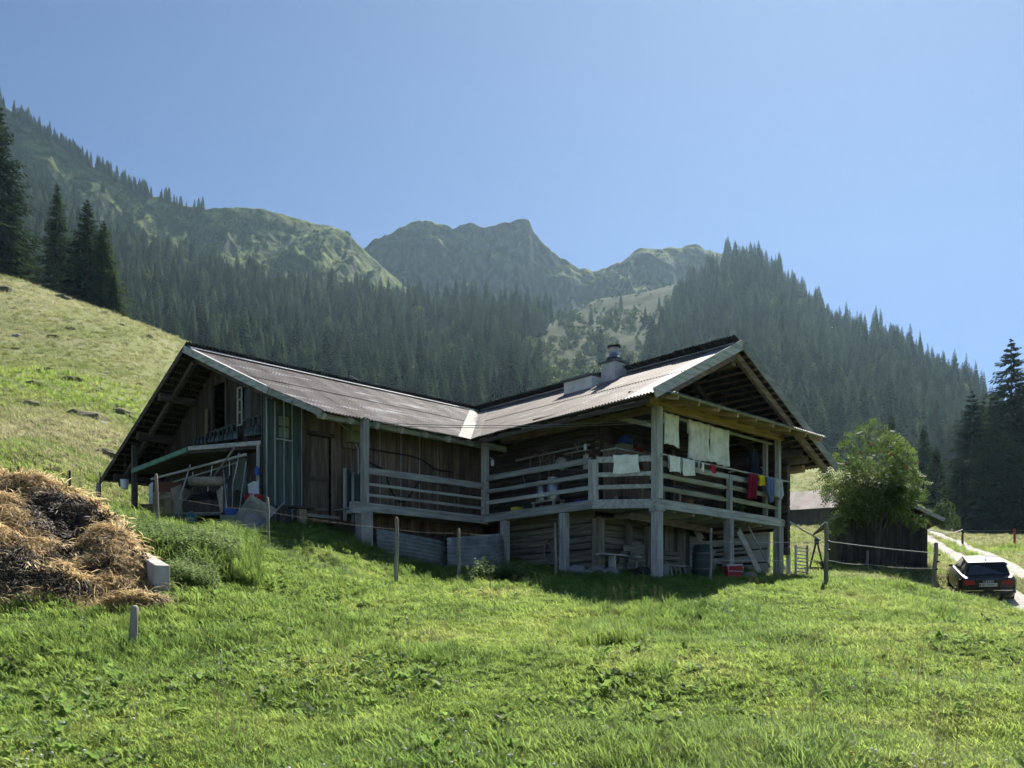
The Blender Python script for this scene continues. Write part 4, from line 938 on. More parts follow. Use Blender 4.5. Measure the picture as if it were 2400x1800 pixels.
def cloth(name, label, cat, p, q, z, rows, m, back=0.35, folds=3, amp=0.02, rz=0.0, seed=0, group=None, th=0.004, slit=None, r=0.022):
    """laundry over a pole: rows = (drop, left, right) outline of the front flap; a shorter flap hangs behind"""
    rg = np.random.default_rng(seed); nx = 22
    drops = [a[0] for a in rows]; Ls = [a[1] for a in rows]; Rs = [a[2] for a in rows]; H = drops[-1]
    ss = np.concatenate([np.linspace(-back*H, -0.001, 6) if back else np.array([]), np.linspace(0, H, 16)])
    ph = rg.random()*6; V = []
    for s in ss:
        l = np.interp(abs(s), drops, Ls); r_ = np.interp(abs(s), drops, Rs)
        for i in range(nx):
            t = i/(nx-1); x = l + (r_-l)*t
            f = math.sin(ph + t*folds*6.28 + 0.6*math.sin(t*9+ph))*1.7*amp*min(1, abs(s)/(0.3*H)+0.12)
            dz = 0.022*math.sin(t*5+ph*2)*(abs(s)/H) - 0.016*math.sin(math.pi*t*2)**2*(1-abs(s)/H)
            V.append((x + 0.4*f, (-r if s >= 0 else r) + f, -abs(s) + dz))
    V = np.array(V); Fc = grid_faces(len(ss), nx)
    if slit:
        cen = V[Fc].mean(1); Fc = Fc[~((np.abs(cen[:,0]-slit[0]) < slit[2]) & (cen[:,2] < -slit[1]))]
    me = mesh_np(name, V, Fc, m); o = link(bpy.data.objects.new(name, me)); o.location = Hw(p, q, z); o.rotation_euler = (0,0,hrot(rz))
    so = o.modifiers.new('thickness','SOLIDIFY'); so.thickness = th
    return tag(o, label, cat, group)
def rect(w, h, s=0.02): return [(0,-w/2,w/2),(h*.5,-w/2+s*.5,w/2-s*.3),(h,-w/2-s*.4,w/2+s)]
cloth('towel','narrow white towel hanging high beside the corner post','towel',1.78,-5.05,5.60,rect(0.62,0.80),F_white,folds=2,seed=1)
cloth('bed_sheet','wide creased white sheet on the upper line, next to the narrow towel','sheet',2.98,-5.05,5.58,rect(0.94,1.0,.05),F_white,folds=4,amp=.03,seed=2)
cloth('bed_sheet','white sheet at the far end of the upper clothes line','sheet',3.92,-5.05,5.57,rect(0.88,0.98,.04),F_white,folds=3,amp=.03,seed=3)
cloth('towel','white towel on the lower pole closest to the corner post','towel',1.46,-5.38,4.45,rect(0.46,0.40),F_white,folds=1,seed=4,back=.8)
cloth('towel','white towel on the lower pole, second from the corner post','towel',2.02,-5.38,4.45,rect(0.52,0.42),F_white,folds=2,seed=5,back=.8)
cloth('sock','small white sock pegged on the lower pole between towels and red cloth','sock',2.66,-5.38,4.44,[(0,-.05,.05),(.12,-.05,.05),(.17,-.09,.05),(.21,-.08,.03)],F_white,folds=1,amp=.008,back=0,seed=6)
cloth('sock','smaller grey sock pegged beside the white sock','sock',2.48,-5.38,4.44,[(0,-.04,.04),(.1,-.04,.04),(.15,-.07,.04)],F_shirt,folds=1,amp=.008,back=0,seed=16)
cloth('red_cloth','small bright red cloth pegged on the lower pole','cloth',3.10,-5.38,4.44,rect(0.24,0.20),F_brightred,folds=1,amp=.01,seed=7)
cloth('trousers','dark red trousers hanging on the lower pole','trousers',5.02,-5.38,4.44,[(0,-.18,.20),(.2,-.22,.22),(.7,-.30,.18)],F_red,folds=3,amp=.03,back=.1,seed=8,slit=(-0.04,.42,.012))
cloth('yellow_cloth','small yellow cloth beside the dark red trousers','cloth',5.44,-5.38,4.44,rect(0.30,0.28,.03),F_yel,folds=2,amp=.015,seed=9)
cloth('blue_shirt','pale blue shirt hanging by its hem from the lower pole','shirt',5.87,-5.38,4.44,[(0,-.2,.2),(.3,-.22,.2),(.42,-.16,.2),(.62,-.02,.14),(.7,.02,.08)],F_blue,folds=3,amp=.035,back=.2,seed=10)
cloth('white_shirt','off-white shirt at the outer end of the lower pole','shirt',6.38,-5.38,4.44,[(0,-.18,.17),(.25,-.2,.2),(.42,-.26,.26),(.47,-.28,.2),(.55,-.12,.1)],F_shirt,folds=2,amp=.03,back=.2,seed=11)
cloth('folded_towel','thick folded white towel over the rail left of the corner post','towel',0.56,-4.58,4.45,rect(0.62,0.44,.03),F_white,folds=1,amp=.012,back=.8,rz=-0.855,seed=12,th=.03,r=.045)
# dark waxed coat with hanging strap near the end post
ct = thing('hanging_coat','dark navy waxed coat hanging from the wall near the outer balcony post','coat',Hw(5.78,-4.95,4.25),hrot())
mb = MB(); rings = []
for z, a, b in ((0,.12,.06),(.05,.2,.1),(.2,.25,.12),(.42,.26,.12),(.5,.17,.1),(.62,.2,.1),(.85,.19,.09),(.97,.15,.07),(1.0,.05,.04)): rings.append([(a*math.cos(6.283*k/14)*(1+.08*math.sin(k*2.3+z*8)), b*math.sin(6.283*k/14), z) for k in range(14)])
for g in rings: mb.v += g
mb.f = [(i*14+k, i*14+(k+1)%14, (i+1)*14+(k+1)%14, (i+1)*14+k) for i in range(len(rings)-1) for k in range(14)]+[tuple(range(13,-1,-1)),tuple(range((len(rings)-1)*14,len(rings)*14))]; mb.m = [0]*len(mb.f)
mb.build('coat_body', F_navy, ct, smooth=True)
MB().tube([(.16,-.1,.52),(.24,-.12,.5),(.3,-.11,.4),(.27,-.11,.2),(.2,-.1,.08)],.012).build('strap', M_cable, ct); MB().tube([(0,0,.98),(0,0.02,1.12),(0.03,.05,1.14)],.012).build('hook', M_iron, ct)

# cowbells under the left gable
M_bell = mat('bell_bronze',[(0.03,0.045,0.042),(0.06,0.085,0.075),(0.13,0.13,0.10)],scale=4,rough=.4,metal=.6,bump=.1)
M_leather = mat('bell_leather',[(0.02,0.03,0.03),(0.045,0.06,0.055)],scale=6,rough=.7)
bell0 = thing('cowbell','cowbell on a broad leather strap in the row along the left gable','cowbell',(0,0,0),0,'cowbells along the gable')
mb = MB(); ring = []
for z, a, b in ((0,.12,.085),(.02,.125,.09),(.10,.115,.085),(.18,.095,.075),(.23,.06,.05),(.245,.02,.02)): ring.append([(a*math.cos(6.283*k/14), b*math.sin(6.283*k/14), z) for k in range(14)])
for g in ring: mb.v += g
mb.f = [(i*14+k, i*14+(k+1)%14, (i+1)*14+(k+1)%14, (i+1)*14+k) for i in range(len(ring)-1) for k in range(14)]+[tuple(range(13,-1,-1)),tuple(range(70,84))]; mb.m=[0]*len(mb.f)
mb.build('bell_body', M_bell, bell0, smooth=True)
mb = MB()
for s in (-1,1): mb.hexa([(s*.05-.035,-.03,.2),(s*.05+.035,-.03,.2),(s*.05+.035,-.01,.2),(s*.05-.035,-.01,.2)],[(s*.03-.035,-.02,.46),(s*.03+.035,-.02,.46),(s*.03+.035,0,.46),(s*.03-.035,0,.46)])
mb.build('strap', M_leather, bell0); MB().lathe([(.012,-.02),(.022,0),(.022,.02),(.006,.04)],8).build('clapper', M_iron, bell0)
qs = [1.62,1.88,2.12,2.75,3.02,3.28,3.52,3.78,4.02,4.25,4.48,4.72,4.95,5.18]
for i, q in enumerate(qs):
    b = bell0 if i == 0 else copy_tree(bell0)
    s = 1.12 - 0.055*i; b.location = Hw(GP-.16, q, 5.44-.46*s); b.rotation_euler = (0,0,hrot(R(90)+random.uniform(-.3,.3))); b.scale = (s,s,s)
bell0['label'] = 'largest cowbell on a leather strap, at the corner end of the gable row'

# bucket hanging under the far eave, canister, plank door, wagon, wheelbarrow
def bucket(name, label, loc, r, h, m, handle=True, cat='bucket', rz=0):
    t = thing(name, label, cat, loc, rz)
    MB().lathe([(r*.78,0),(r*.8,.004),(r,h),(r*1.05,h),(r*1.05,h-.02*r/.15),(r*.97,h-.02)],18,cap=False).lathe([(0.001,.01),(r*.78,.0)],18,cap=False).build('bucket_body', m, t, smooth=False)
    MB().lathe([(r*.78,.0),(r*.78,.012)],18).build('bucket_base', m, t)
    if handle: MB().tube([(-r,0,h-.02),(-r*.9,0,h+r*.8),(0,0,h+r*1.5),(r*.9,0,h+r*.8),(r,0,h-.02)],.006).build('handle', M_iron, t)
    return t
P_white = mat('white_enamel',[(0.6,0.61,0.6),(0.72,0.72,0.7)],scale=4,rough=.4,bump=.05); P_orange = mat('orange_plastic',[(0.5,0.05,0.015),(0.62,0.09,0.03)],scale=4,rough=.45,bump=.05)
P_blue = mat('blue_plastic',[(0.015,0.06,0.25),(0.03,0.10,0.36)],scale=4,rough=.45,bump=.05); P_red = mat('red_plastic',[(0.30,0.012,0.02),(0.40,0.02,0.03)],scale=4,rough=.45,bump=.05)
M_straw_d = mat('dusty_planks',[(0.13,0.10,0.05),(0.22,0.17,0.09),(0.30,0.24,0.14)],scale=1.6,stretch=sV,rough=.9)
p = at(292,1146,27.2); bucket('white_bucket','white bucket hanging by its handle under the low left eave',p,.12,.27,P_white)
MB().tube([p+Vector((0,0,.44)),p+Vector((.02,0.02,.95))],.006).build('bucket_hook',M_iron,None); tag(bpy.data.objects['bucket_hook'],'thin hook wire holding the white bucket under the eave','hook')
g_ = onground(358,25.2)
t = thing('white_canister','tall white canister standing on a dark box left of the wagon','canister',(g_.x,g_.y,g_.z+.28))
MB().lathe([(.085,0),(.1,.02),(.1,.50),(.09,.55),(.05,.57),(.05,.6)],16).build('canister_body',P_white,t,smooth=False); MB().tube([(-.05,0,.58),(-.05,0,.64),(.05,0,.64),(.05,0,.58)],.008).build('handle',M_iron,t)
MB().box((g_.x-.28,g_.y-.2,g_.z-.15),(g_.x+.1,g_.y+.2,g_.z+.278)).build('dark_crate',M_dx); tag(bpy.data.objects['dark_crate'],'dark wooden crate under the white canister','crate')
g_ = onground(392,23.9)
t = thing('leaning_stall_door','pale plank stall door with a reddish top board leaning left of the wagon','door',g_,R(12))
for k in range(5): MB().box((-.36+k*.145,0,0),(-.36+k*.145+.138,.03,.72)).build('door_board',M_straw_d,t,rot=(R(-12),0,0))
MB().box((-.38,.03,.70),(.38,.07,1.0)).build('top_board',mat('reddish_board',[(0.10,0.035,0.022),(0.16,0.06,0.035)],scale=2,stretch=sX),t,rot=(R(-12),0,0))
for z in (.12,.5): MB().box((-.36,-.03,z),(.36,-.002,z+.08)).build('door_ledge',M_straw_d,t,rot=(R(-12),0,0))
# muck wagon
g_ = onground(472,22.9)
t = thing('muck_wagon','dirty beige steel muck wagon with dark open back parked under the left gable','wagon',g_,R(-8))
M_dirty = mat('dirty_beige_steel',[(0.14,0.12,0.09),(0.27,0.235,0.17),(0.38,0.335,0.25)],scale=2.5,rough=.8,bump=.3)
M_muck = mat('dark_muck',[(0.008,0.007,0.007),(0.02,0.018,0.014),(0.05,0.045,0.03)],scale=5,rough=1,bump=1.0)
z0 = .28
mb = MB(); mb.box((-.56,.0,z0),(-.50,1.6,z0+.62)); mb.build('side_wall',M_dirty,t); MB().box((.50,.0,z0),(.56,1.6,z0+.62)).build('side_wall',M_dirty,t)
MB().box((-.5,.0,z0-.05),(.5,1.6,z0)).build('floor_plate',M_dirty,t); MB().box((-.5,1.5,z0),(.5,1.56,z0+.7)).build('head_board',M_dv,t); MB().box((-.5,.02,z0),(.5,.06,z0+.30)).build('tail_board',M_dv,t)
MB().tube([(-.34,.1,z0+.78),(.56,.1,z0+.76)],.12,12).build('rolled_cover',M_dirty,t,smooth=True); MB().tube([(-.62,.35,z0+.74),(-.35,.3,z0+.78)],.1,10).build('cover_end',M_rubber,t,smooth=True)
MB().hexa([(-.6,-.02,z0-.1),(-.54,-.03,z0-.1),(-.54,-.01,z0-.1),(-.6,0,z0-.1)],[(-.66,-.28,z0+.55),(-.50,-.05,z0+.68),(-.50,-.03,z0+.68),(-.66,-.26,z0+.55)]).build('tail_flap',M_dirty,t)
MB().hexa([(.50,-.03,z0-.02),(.58,-.05,z0-.02),(.58,-.03,z0-.02),(.50,-.01,z0-.02)],[(.40,-.03,z0+.5),(.66,-.24,z0+.6),(.66,-.22,z0+.6),(.40,-.01,z0+.5)]).build('tail_flap',M_dirty,t)
rgm = np.random.default_rng(4); gx, gy = np.meshgrid(np.linspace(-.49,.49,16),np.linspace(0,1,12)); mh = z0+.30+.36*np.clip(gy*1.6,0,1)+.1*fbm(gx*4,gy*4,3,3)
me = mesh_np('muck_load',np.stack([gx,gy*1.4+.05,mh],-1).reshape(-1,3),grid_faces(12,16),M_muck); link(bpy.data.objects.new('muck_load',me),t)
MB().tube([(-.7,.9,.18),(.7,.9,.18)],.04).build('axle',M_iron,t)
for s in (-.66,.66): MB().tube([(s-.08,.9,.22),(s+.08,.9,.22)],.27,18).build('wheel',M_rubber,t)
MB().beam((-.55,-.02,z0-.06),(.55,-.02,z0-.06),.05,.06).build('tail_bar',M_iron,t)
# wheelbarrow stood on its nose
g_ = onground(570,20.4)
t = thing('wheelbarrow','grey steel wheelbarrow tipped up on its nose in the shaded grass','wheelbarrow',(g_.x,g_.y,g_.z+.02),R(28))
Q = Matrix.Rotation(R(62),4,'X')
def wb(mb, nm, m): o = mb.build(nm, m, t); o.rotation_euler = (R(58),R(30),R(-18)); o.location = (0.05,0,.16); return o
M_wb = mat('grey_barrow_steel',[(0.14,0.145,0.14),(0.22,0.225,0.215),(0.30,0.30,0.29)],scale=4,rough=.6,metal=.3,bump=.2)
mb = MB(); b4 = [(-.16,.05,0),(.16,.05,0),(.20,.5,0),(-.20,.5,0)]; t4 = [(-.30,-.18,.26),(.30,-.18,.26),(.32,.72,.24),(-.32,.72,.24)]
mb.v += b4+t4+[(x*.96,y*.97+.005,z+.012) for x,y,z in b4]+[(x*.97,y*.97+.005,z+.002) for x,y,z in t4]
mb.f += [(0,3,2,1),(0,1,5,4),(1,2,6,5),(2,3,7,6),(3,0,4,7),(8,9,10,11),(8,12,13,9),(9,13,14,10),(10,14,15,11),(11,15,12,8)]+[(4+i,4+(i+1)%4,12+(i+1)%4,12+i) for i in range(4)]
mb.m = [0]*len(mb.f); wb(mb,'tub',M_wb)
for s in (-1,1): wb(MB().tube([(s*.05,-.32,-.06),(s*.2,.1,-.03),(s*.25,.5,-.02),(s*.34,1.15,.06)],.016),'handle',M_steel); wb(MB().tube([(s*.2,.45,-.02),(s*.22,.55,-.28),(s*.2,.35,-.02)],.014),'stand_leg',M_steel)
wb(MB().tube([(-.035,-.32,-.05),(.035,-.32,-.05)],.17,16),'wheel',M_rubber)
# objects at the house corner
def place(px, d, dz=0): return onground(px, d, dz)
p = place(592,22.2)
t = thing('red_tub','dark red rounded tub leaning under the house corner','tub',(p.x+.02,p.y,p.z+.42),R(20)); MB().lathe([(.10,0),(.17,.02),(.2,.28),(.22,.3),(.21,.3),(.18,.05)],16).build('tub_body',P_red,t,smooth=False,rot=(R(20),0,0)); MB().lathe([(.205,.295),(.225,.30),(.225,.32),(.205,.325)],16).build('tub_rim',P_red,t,rot=(R(20),0,0))
p = place(591,21.4); bucket('orange_bucket','orange bucket in the grass behind the wheelbarrow',p,.12,.22,P_orange)
p = place(541,22.0); t = bucket('blue_tub','shallow blue tub beside the muck wagon',(p.x,p.y,p.z+.25),.16,.16,P_blue,False,'tub')
MB().box((p.x-.2,p.y-.18,p.z-.1),(p.x+.2,p.y+.18,p.z+.248)).build('green_crate',mat('pale_green_plastic',[(0.10,0.14,0.08),(0.16,0.2,0.12)],scale=3,rough=.6)); tag(bpy.data.objects['green_crate'],'pale green crate under the blue tub','crate')
p = at(594,1148,22.6); t = thing('white_box','white plastic box hung at the house corner above the red tub','box',p,hrot(R(90))); MB().box((-.14,-.06,-.14),(.14,.06,.14)).build('box_body',P_white,t,rot=(0,R(8),0)); MB().box((-.15,-.07,.142),(.15,.07,.165)).build('box_lid',P_white,t,rot=(0,R(8),0)); MB().tube([(0,.05,.16),(0,.08,.32)],.008).build('hanger',M_iron,t)
p = at(603,1104,22.7); MB().lathe([(.05,0),(.06,.02),(.055,.16),(.03,.19),(.03,.21)],12).build('blue_jug',P_blue,None,loc=(p.x,p.y,p.z-.1)); tag(bpy.data.objects['blue_jug'],'small blue jug hanging on the corner pole','jug')
small_stack = [('tub_stool','low dark stool under the red tub','stool',MB().box((-.18,-.15,-.1),(.18,.15,.40)).box((-.2,-.17,.401),(.2,.17,.43)),M_dv,place(592,22.2))]
for nm,lab,cat,mb_,m_,pp in small_stack: tag(mb_.build(nm,m_,None,loc=(pp.x,pp.y,pp.z)),lab,cat)
for i,(px,d,h_,ln,lab) in enumerate(((404,22.6,1.5,.35,'long pale pole leaning in front of the stall door'),(536,22.6,1.5,-.2,'thin steel rod leaning right of the muck wagon'),(556,22.9,1.7,.15,'grey pole leaning beside the pale green panel'))):
    pp = place(px,d,-.1); tag(MB().tube([(0,0,0),(ln*.5,.1,h_*.5),(ln,.25,h_)],.018,7).build('leaning_pole',M_gv if i != 1 else M_steel,None,True,loc=pp),lab,'pole')
pp = place(566,22.4); rock('pale_sack','pale stuffed sack slumped below the white box',pp+Vector((0,0,.14)),(.17,.14,.2),31,fab('sackcloth',(0.42,0.40,0.34)),None,'sack')
pp = place(448,21.9); tag(MB().lathe([(.1,0),(.12,.02),(.12,.2),(.05,.26),(.05,.3)],12).build('teal_can',mat('teal_plastic',[(0.03,0.12,0.14),(0.05,0.17,0.19)],scale=3,rough=.5,bump=.05),None,loc=pp),'small teal can under the muck wagon','can')
# bench on stumps against the green boards
p = Hw(-5.35,0.95,0); t = thing('stump_bench','rough slab bench on two tree stumps against the green boards','bench',(p.x,p.y,g1(p.x,p.y)-.03),hrot())
MB().beam((-.55,0,.46),(.42,0,.48),.30,.05).build('seat',M_dx,t)
M_stump = mat('peeled_stump',[(0.14,0.10,0.065),(0.24,0.18,0.12),(0.32,0.25,0.18)],scale=2,stretch=sV,rough=.9)
for x in (-.42,.12): MB().lathe([(.13,-.1),(.125,.2),(.12,.434)],10,(x,0,0)).build('stump_leg',M_stump if x > 0 else M_dv,t)
# black hose looping over the boards
MB().tube(resample([(-3.0,1.28,4.98),(-3.25,1.3,4.88),(-2.95,1.3,4.62),(-2.5,1.28,4.45),(-2.35,1.25,4.0),(-2.05,1.2,3.65),(-1.9,1.15,3.72)],.12),.022).build('black_hose',M_rubber,None,loc=HUT_O,rot=(0,0,HUT_A)); tag(bpy.data.objects['black_hose'],'thick black hose looped over the boards behind the left railing','hose')
MB().tube(resample([(-3.0,1.28,4.98),(-2.2,1.3,4.98),(-1.3,1.3,4.95),(-.7,1.3,4.72),(-.1,1.3,4.72)],.15),.02).build('wall_hose',M_rubber,None,loc=HUT_O,rot=(0,0,HUT_A)); tag(bpy.data.objects['wall_hose'],'long dark hose running level along the boards under the left eave','hose')
MB().tube(resample([(-2.0,1.15,3.25),(-1.95,1.15,3.6),(-1.75,1.2,3.8),(-1.2,1.28,4.35),(-.5,1.3,4.3),(.2,1.3,4.4)],.12),.014).build('thin_hose',M_rubber,None,loc=HUT_O,rot=(0,0,HUT_A)); tag(bpy.data.objects['thin_hose'],'thin hose hanging crosswise behind the left railing','hose')
# balcony things
def on_deck(p, q, dz=0): return Hw(p, q, ZD+dz)
t = thing('can_stand','low wooden stand under the two milk cans','stand',on_deck(.55,-1.9),hrot()); MB().box((-.2,-.45,.26),(.2,.45,.3)).build('stand_top',M_gy,t)
for x in (-.15,.15):
    for y in (-.38,.38): MB().box((x-.03,y-.03,0),(x+.03,y+.03,.26)).build('leg',M_gv,t)
can_prof = [(.15,0),(.16,.02),(.16,.34),(.12,.42),(.11,.47),(.13,.5),(.135,.53)]
for i, (q, lab) in enumerate(((-1.68,'dull steel milk can on the balcony, closer to the inner corner'),(-2.1,'dull steel milk can on the balcony, closer to the bend in the railing'))):
    w = on_deck(.55,q,.302); t = thing('milk_can',lab,'milk can',w,hrot()); s = 1.0 if i == 0 else 1.08; t.scale = (s,s,s)
    MB().lathe(can_prof,18).build('can_body',M_steel,t,smooth=True); MB().lathe([(.12,.53),(.145,.535),(.145,.56),(.05,.58)],18).build('lid',M_steel,t)
    for a in (-1,1): MB().tube([(a*.14,0,.38),(a*.2,0,.42),(a*.19,0,.47),(a*.13,0,.46)],.012).build('handle',M_steel,t)
P_yel = mat('yellow_plastic',[(0.42,0.36,0.03),(0.5,0.45,0.06)],scale=3,rough=.5,bump=.05)
t = thing('yellow_box','small yellow box on the deck edge below the rails','box',on_deck(.22,-1.05),hrot()); MB().box((-.1,-.13,0),(.1,.13,.17)).build('box_body',P_yel,t); MB().box((-.11,-.14,.172),(.11,.14,.19)).build('box_lid',P_yel,t)
t = thing('tarpaulin_bundle','crumpled blue and green tarpaulin on the deck by the rail bend','tarpaulin',on_deck(.3,-3.3),hrot())
for nm, c, m, s in (('blue_fold',(0,0,.07),fab('blue_tarp',(0.02,0.05,0.28)),(.16,.22,.10)),('green_fold',(0,.3,.05),fab('green_tarp',(0.02,0.16,0.10)),(.12,.26,.06))):
    bm = bmesh.new(); bmesh.ops.create_icosphere(bm,subdivisions=3,radius=1); rr = np.random.default_rng(3)
    for v in bm.verts: v.co *= 1+.35*float(fbm(np.array([v.co.x*2.2+c[1]*5]),np.array([v.co.y*2.2+v.co.z]),4,3)[0]); v.co = Vector((v.co.x*s[0],v.co.y*s[1],max(v.co.z*s[2],-s[2]*.7)))
    me = bpy.data.meshes.new(nm); bm.to_mesh(me); bm.free(); me.materials.append(m); o = link(bpy.data.objects.new(nm,me),t); o.location = c
# cupboard with things on top
t = thing('cupboard','old brown plank cupboard standing on the balcony left of the corner post','cupboard',on_deck(1.85,-3.55),hrot())
for k in range(5): MB().box((-.70+k*.28,-.22,.3),(-.70+k*.28+.27,-.19,1.35 if k not in (1,3) else 1.1)).build('front_board',M_bv,t)
MB().box((-.70,-.19,0),(-.66,.22,1.5)).build('side_panel',M_bv,t); MB().box((.66,-.19,0),(.70,.22,1.5)).build('side_panel',M_bv,t); MB().box((-.66,.18,0),(.66,.22,1.5)).build('back_panel',M_dv,t)
MB().box((-.76,-.28,1.5),(.76,.24,1.55)).build('top_board',M_gx,t); MB().box((-.70,-.215,1.36),(.70,-.19,1.498)).build('frieze_board',M_bx,t); MB().box((-.70,-.23,0),(-.62,-.19,.3)).build('foot',M_gv,t); MB().box((.62,-.23,0),(.70,-.19,.3)).build('foot',M_gv,t)
MB().box((-.30,-.2,.8),(.0,-.17,1.1)).build('hole_shade_panel',M_black,t)  # flat black panel painted in for the shade of the cupboard's hole
def small(name,label,cat,p,q,z,mb,m,rz=0,smooth=False): return tag(mb.build(name,m,None,smooth,Hw(p,q,z),(0,0,hrot(rz))),label,cat)
zc = ZD+1.55
small('cardboard_box','pale cardboard box lying on top of the cupboard','box',1.65,-3.62,zc,MB().hexa([(-.26,-.16,0),(.26,-.16,0),(.26,.16,0),(-.26,.16,0)],[(-.2,-.12,.17),(.24,-.12,.17),(.24,.12,.17),(-.2,.12,.17)]),mat('cardboard',[(0.2,0.18,0.12),(0.28,0.26,0.18)],scale=3),R(5))
small('blue_bag','blue cloth bag heaped on the cardboard box','bag',1.78,-3.58,zc+.172,MB().lathe([(.16,0),(.22,.05),(.2,.16),(.12,.25),(.05,.28)],9),fab('blue_bag_cloth',(0.03,0.06,0.22)))
small('flower_pot','pale flower pot with dark plant beside the cupboard','flower pot',2.72,-3.6,ZD+.9,MB().lathe([(.09,0),(.12,.02),(.14,.2),(.15,.2),(.13,.18)],12),M_white)
small('pot_stand','narrow dark stand carrying the pale flower pot','stand',2.72,-3.6,ZD,MB().box((-.15,-.15,.82),(.15,.15,.899)).box((-.1,-.1,0),(.1,.1,.82)),M_dv)
V, T = blob_crown(55, .5, .2, 120, .07, .5, .5); me = mesh_np('pot_plant',V,T,M_broad,False); o = link(bpy.data.objects.new('pot_plant',me)); o.location = Hw(2.72,-3.6,ZD+1.08); tag(o,'dark leafy plant growing in the pale flower pot','plant')
small('red_bottle','thin reddish bottle on the cupboard top','bottle',2.3,-3.55,zc,MB().lathe([(.04,0),(.045,.16),(.02,.22),(.02,.3)],10),P_red); small('red_candle','second thin reddish bottle next to the first','bottle',2.43,-3.6,zc,MB().lathe([(.035,0),(.04,.15),(.018,.2),(.018,.27)],10),P_red)
t = thing('garden_table','low table with dark blue cover behind the gable rails','table',on_deck(2.1,-4.5),hrot()); MB().box((-.5,-.3,.52),(.5,.3,.55)).build('table_top',fab('dark_blue_cover',(0.03,0.04,0.12)),t)
for x in (-.45,.45):
    for y in (-.26,.26): MB().box((x-.02,y-.02,0),(x+.02,y+.02,.518)).build('leg',M_gv,t)
small('terracotta_pot','terracotta pot standing on the deck beside the low table','flower pot',2.95,-4.7,ZD,MB().lathe([(.12,0),(.13,.02),(.17,.24),(.19,.24),(.19,.28),(.15,.28)],14),mat('terracotta',[(0.16,0.075,0.05),(0.22,0.11,0.075)],scale=4))
small('brown_box','brown box on the deck next to the corner post','box',1.35,-4.75,ZD,MB().box((-.16,-.15,0),(.16,.15,.3)).box((-.17,-.16,.302),(.17,.16,.33)),mat('brown_board',[(0.12,0.085,0.06),(0.18,0.13,0.095)],scale=3))
small('dark_chest','dark chest on the deck below the hanging trousers','chest',5.1,-4.4,ZD,MB().box((-.6,-.25,0),(.6,.25,.42)).box((-.62,-.27,.422),(.62,.27,.47)),M_dx)
V, T = blob_crown(57, .5, .18, 90, .06, .5, .45); me = mesh_np('balcony_plant',V,T,M_broad,False); o = link(bpy.data.objects.new('balcony_plant',me)); o.location = Hw(4.9,-5.02,ZD); tag(o,'small green plant peeping through the gable rails','plant')
# tools on the dark wall between the wings
def wall_thing(name,label,cat,mb,m,smooth=False): return tag(mb.build(name,m,None,smooth,HUT_O,(0,0,HUT_A)),label,cat)
M_rope = mat('pale_rope',[(0.16,0.14,0.10),(0.24,0.21,0.16)],scale=9,rough=.95)
wall_thing('tool_rail','long dark pole across the wall for hanging tools','rail',MB().beam((1.0,-.2,4.98),(1.0,-3.0,5.02),.04,.04),M_gy)
wall_thing('wall_shelf','narrow shelf on the dark wall between the wings','shelf',MB().beam((1.0,-2.1,4.88),(1.0,-3.0,4.88),.14,.025).beam((1.06,-2.3,4.8),(1.06,-2.3,4.87),.04,.02).beam((1.06,-2.8,4.8),(1.06,-2.8,4.87),.04,.02),M_gy)
wall_thing('pale_jar','pale jar standing on the narrow wall shelf','jar',MB().lathe([(.04,0),(.045,.12),(.03,.15),(.03,.17)],10,(1.0,-2.85,4.893)),P_white)
wall_thing('antler_hook','small forked wooden hook at the shelf','hook',MB().tube([(1.0,-2.6,4.9),(.98,-2.58,5.0),(.95,-2.5,5.1)],.015).tube([(.98,-2.58,5.0),(.96,-2.66,5.08)],.012),M_rope)
wall_thing('paper_calendar','yellowed paper calendar hanging below the wall shelf','calendar',MB().box((1.085,-2.88,4.42),(1.1,-2.7,4.80)),mat('old_paper',[(0.38,0.36,0.24),(0.48,0.46,0.33)],scale=6,bump=.05))
wall_thing('round_sieve','round wooden sieve hung on the dark wall','sieve',MB().lathe([(.17,0),(.17,.16),(.155,.16),(.155,.02)],20),M_gv)
o = bpy.data.objects['round_sieve']; o.rotation_euler = (R(90),0,hrot(R(-70))); o.location = Hw(1.0,-2.05,4.62)
for i,(q,z,r_) in enumerate(((-.95,4.82,.2),(-1.35,4.95,.11))):
    pts = [(1.02,q+r_*math.cos(a),z+1.2*r_*math.sin(a)) for a in np.linspace(0,6.28,22)]
    wall_thing('rope_coil',['wide loop of rope hung on the dark wall','small loop of strap hung next to the wide rope loop'][i],'rope',MB().tube(pts,.014),M_rope)
for i,(q,z0_,z1_) in enumerate(((-1.2,4.9,3.75),(-1.55,4.95,4.1),(-1.72,4.95,4.0),(-.55,4.7,4.3))):
    wall_thing('hanging_strap',['long pale strap hanging down the dark wall','dark strap beside the long pale strap','straight strap left of the sieve','short strap near the inner corner post'][i],'strap',MB().tube(resample([(1.0,q,z0_),(.98,q+.03,(z0_+z1_)/2),(1.0,q-.02,z1_)],.1),.012),M_rope)
wall_thing('corner_lantern','small white lantern hooked on the inner corner post','lantern',MB().lathe([(.035,0),(.045,.02),(.045,.14),(.02,.17),(.01,.2)],10,(.1,-.2,4.72)).tube([(.1,-.2,4.9),(.06,-.1,4.96),(.03,-.02,4.95)],.006),P_white)
# twin clothes wires from the corner post to the left eave post
for i, dz in enumerate((0,.055)):
    wall_thing('clothes_wire',['upper of the two thin steel wires strung under the right eave','lower of the two thin steel wires strung under the right eave'][i],'wire',MB().tube([Vector((.95,-5.1,5.30-dz)).lerp(Vector((-4.0,-.05,5.30-dz)),k/12)-Vector((0,0,.10*math.sin(math.pi*k/12))) for k in range(13)],.008,5),M_steel)
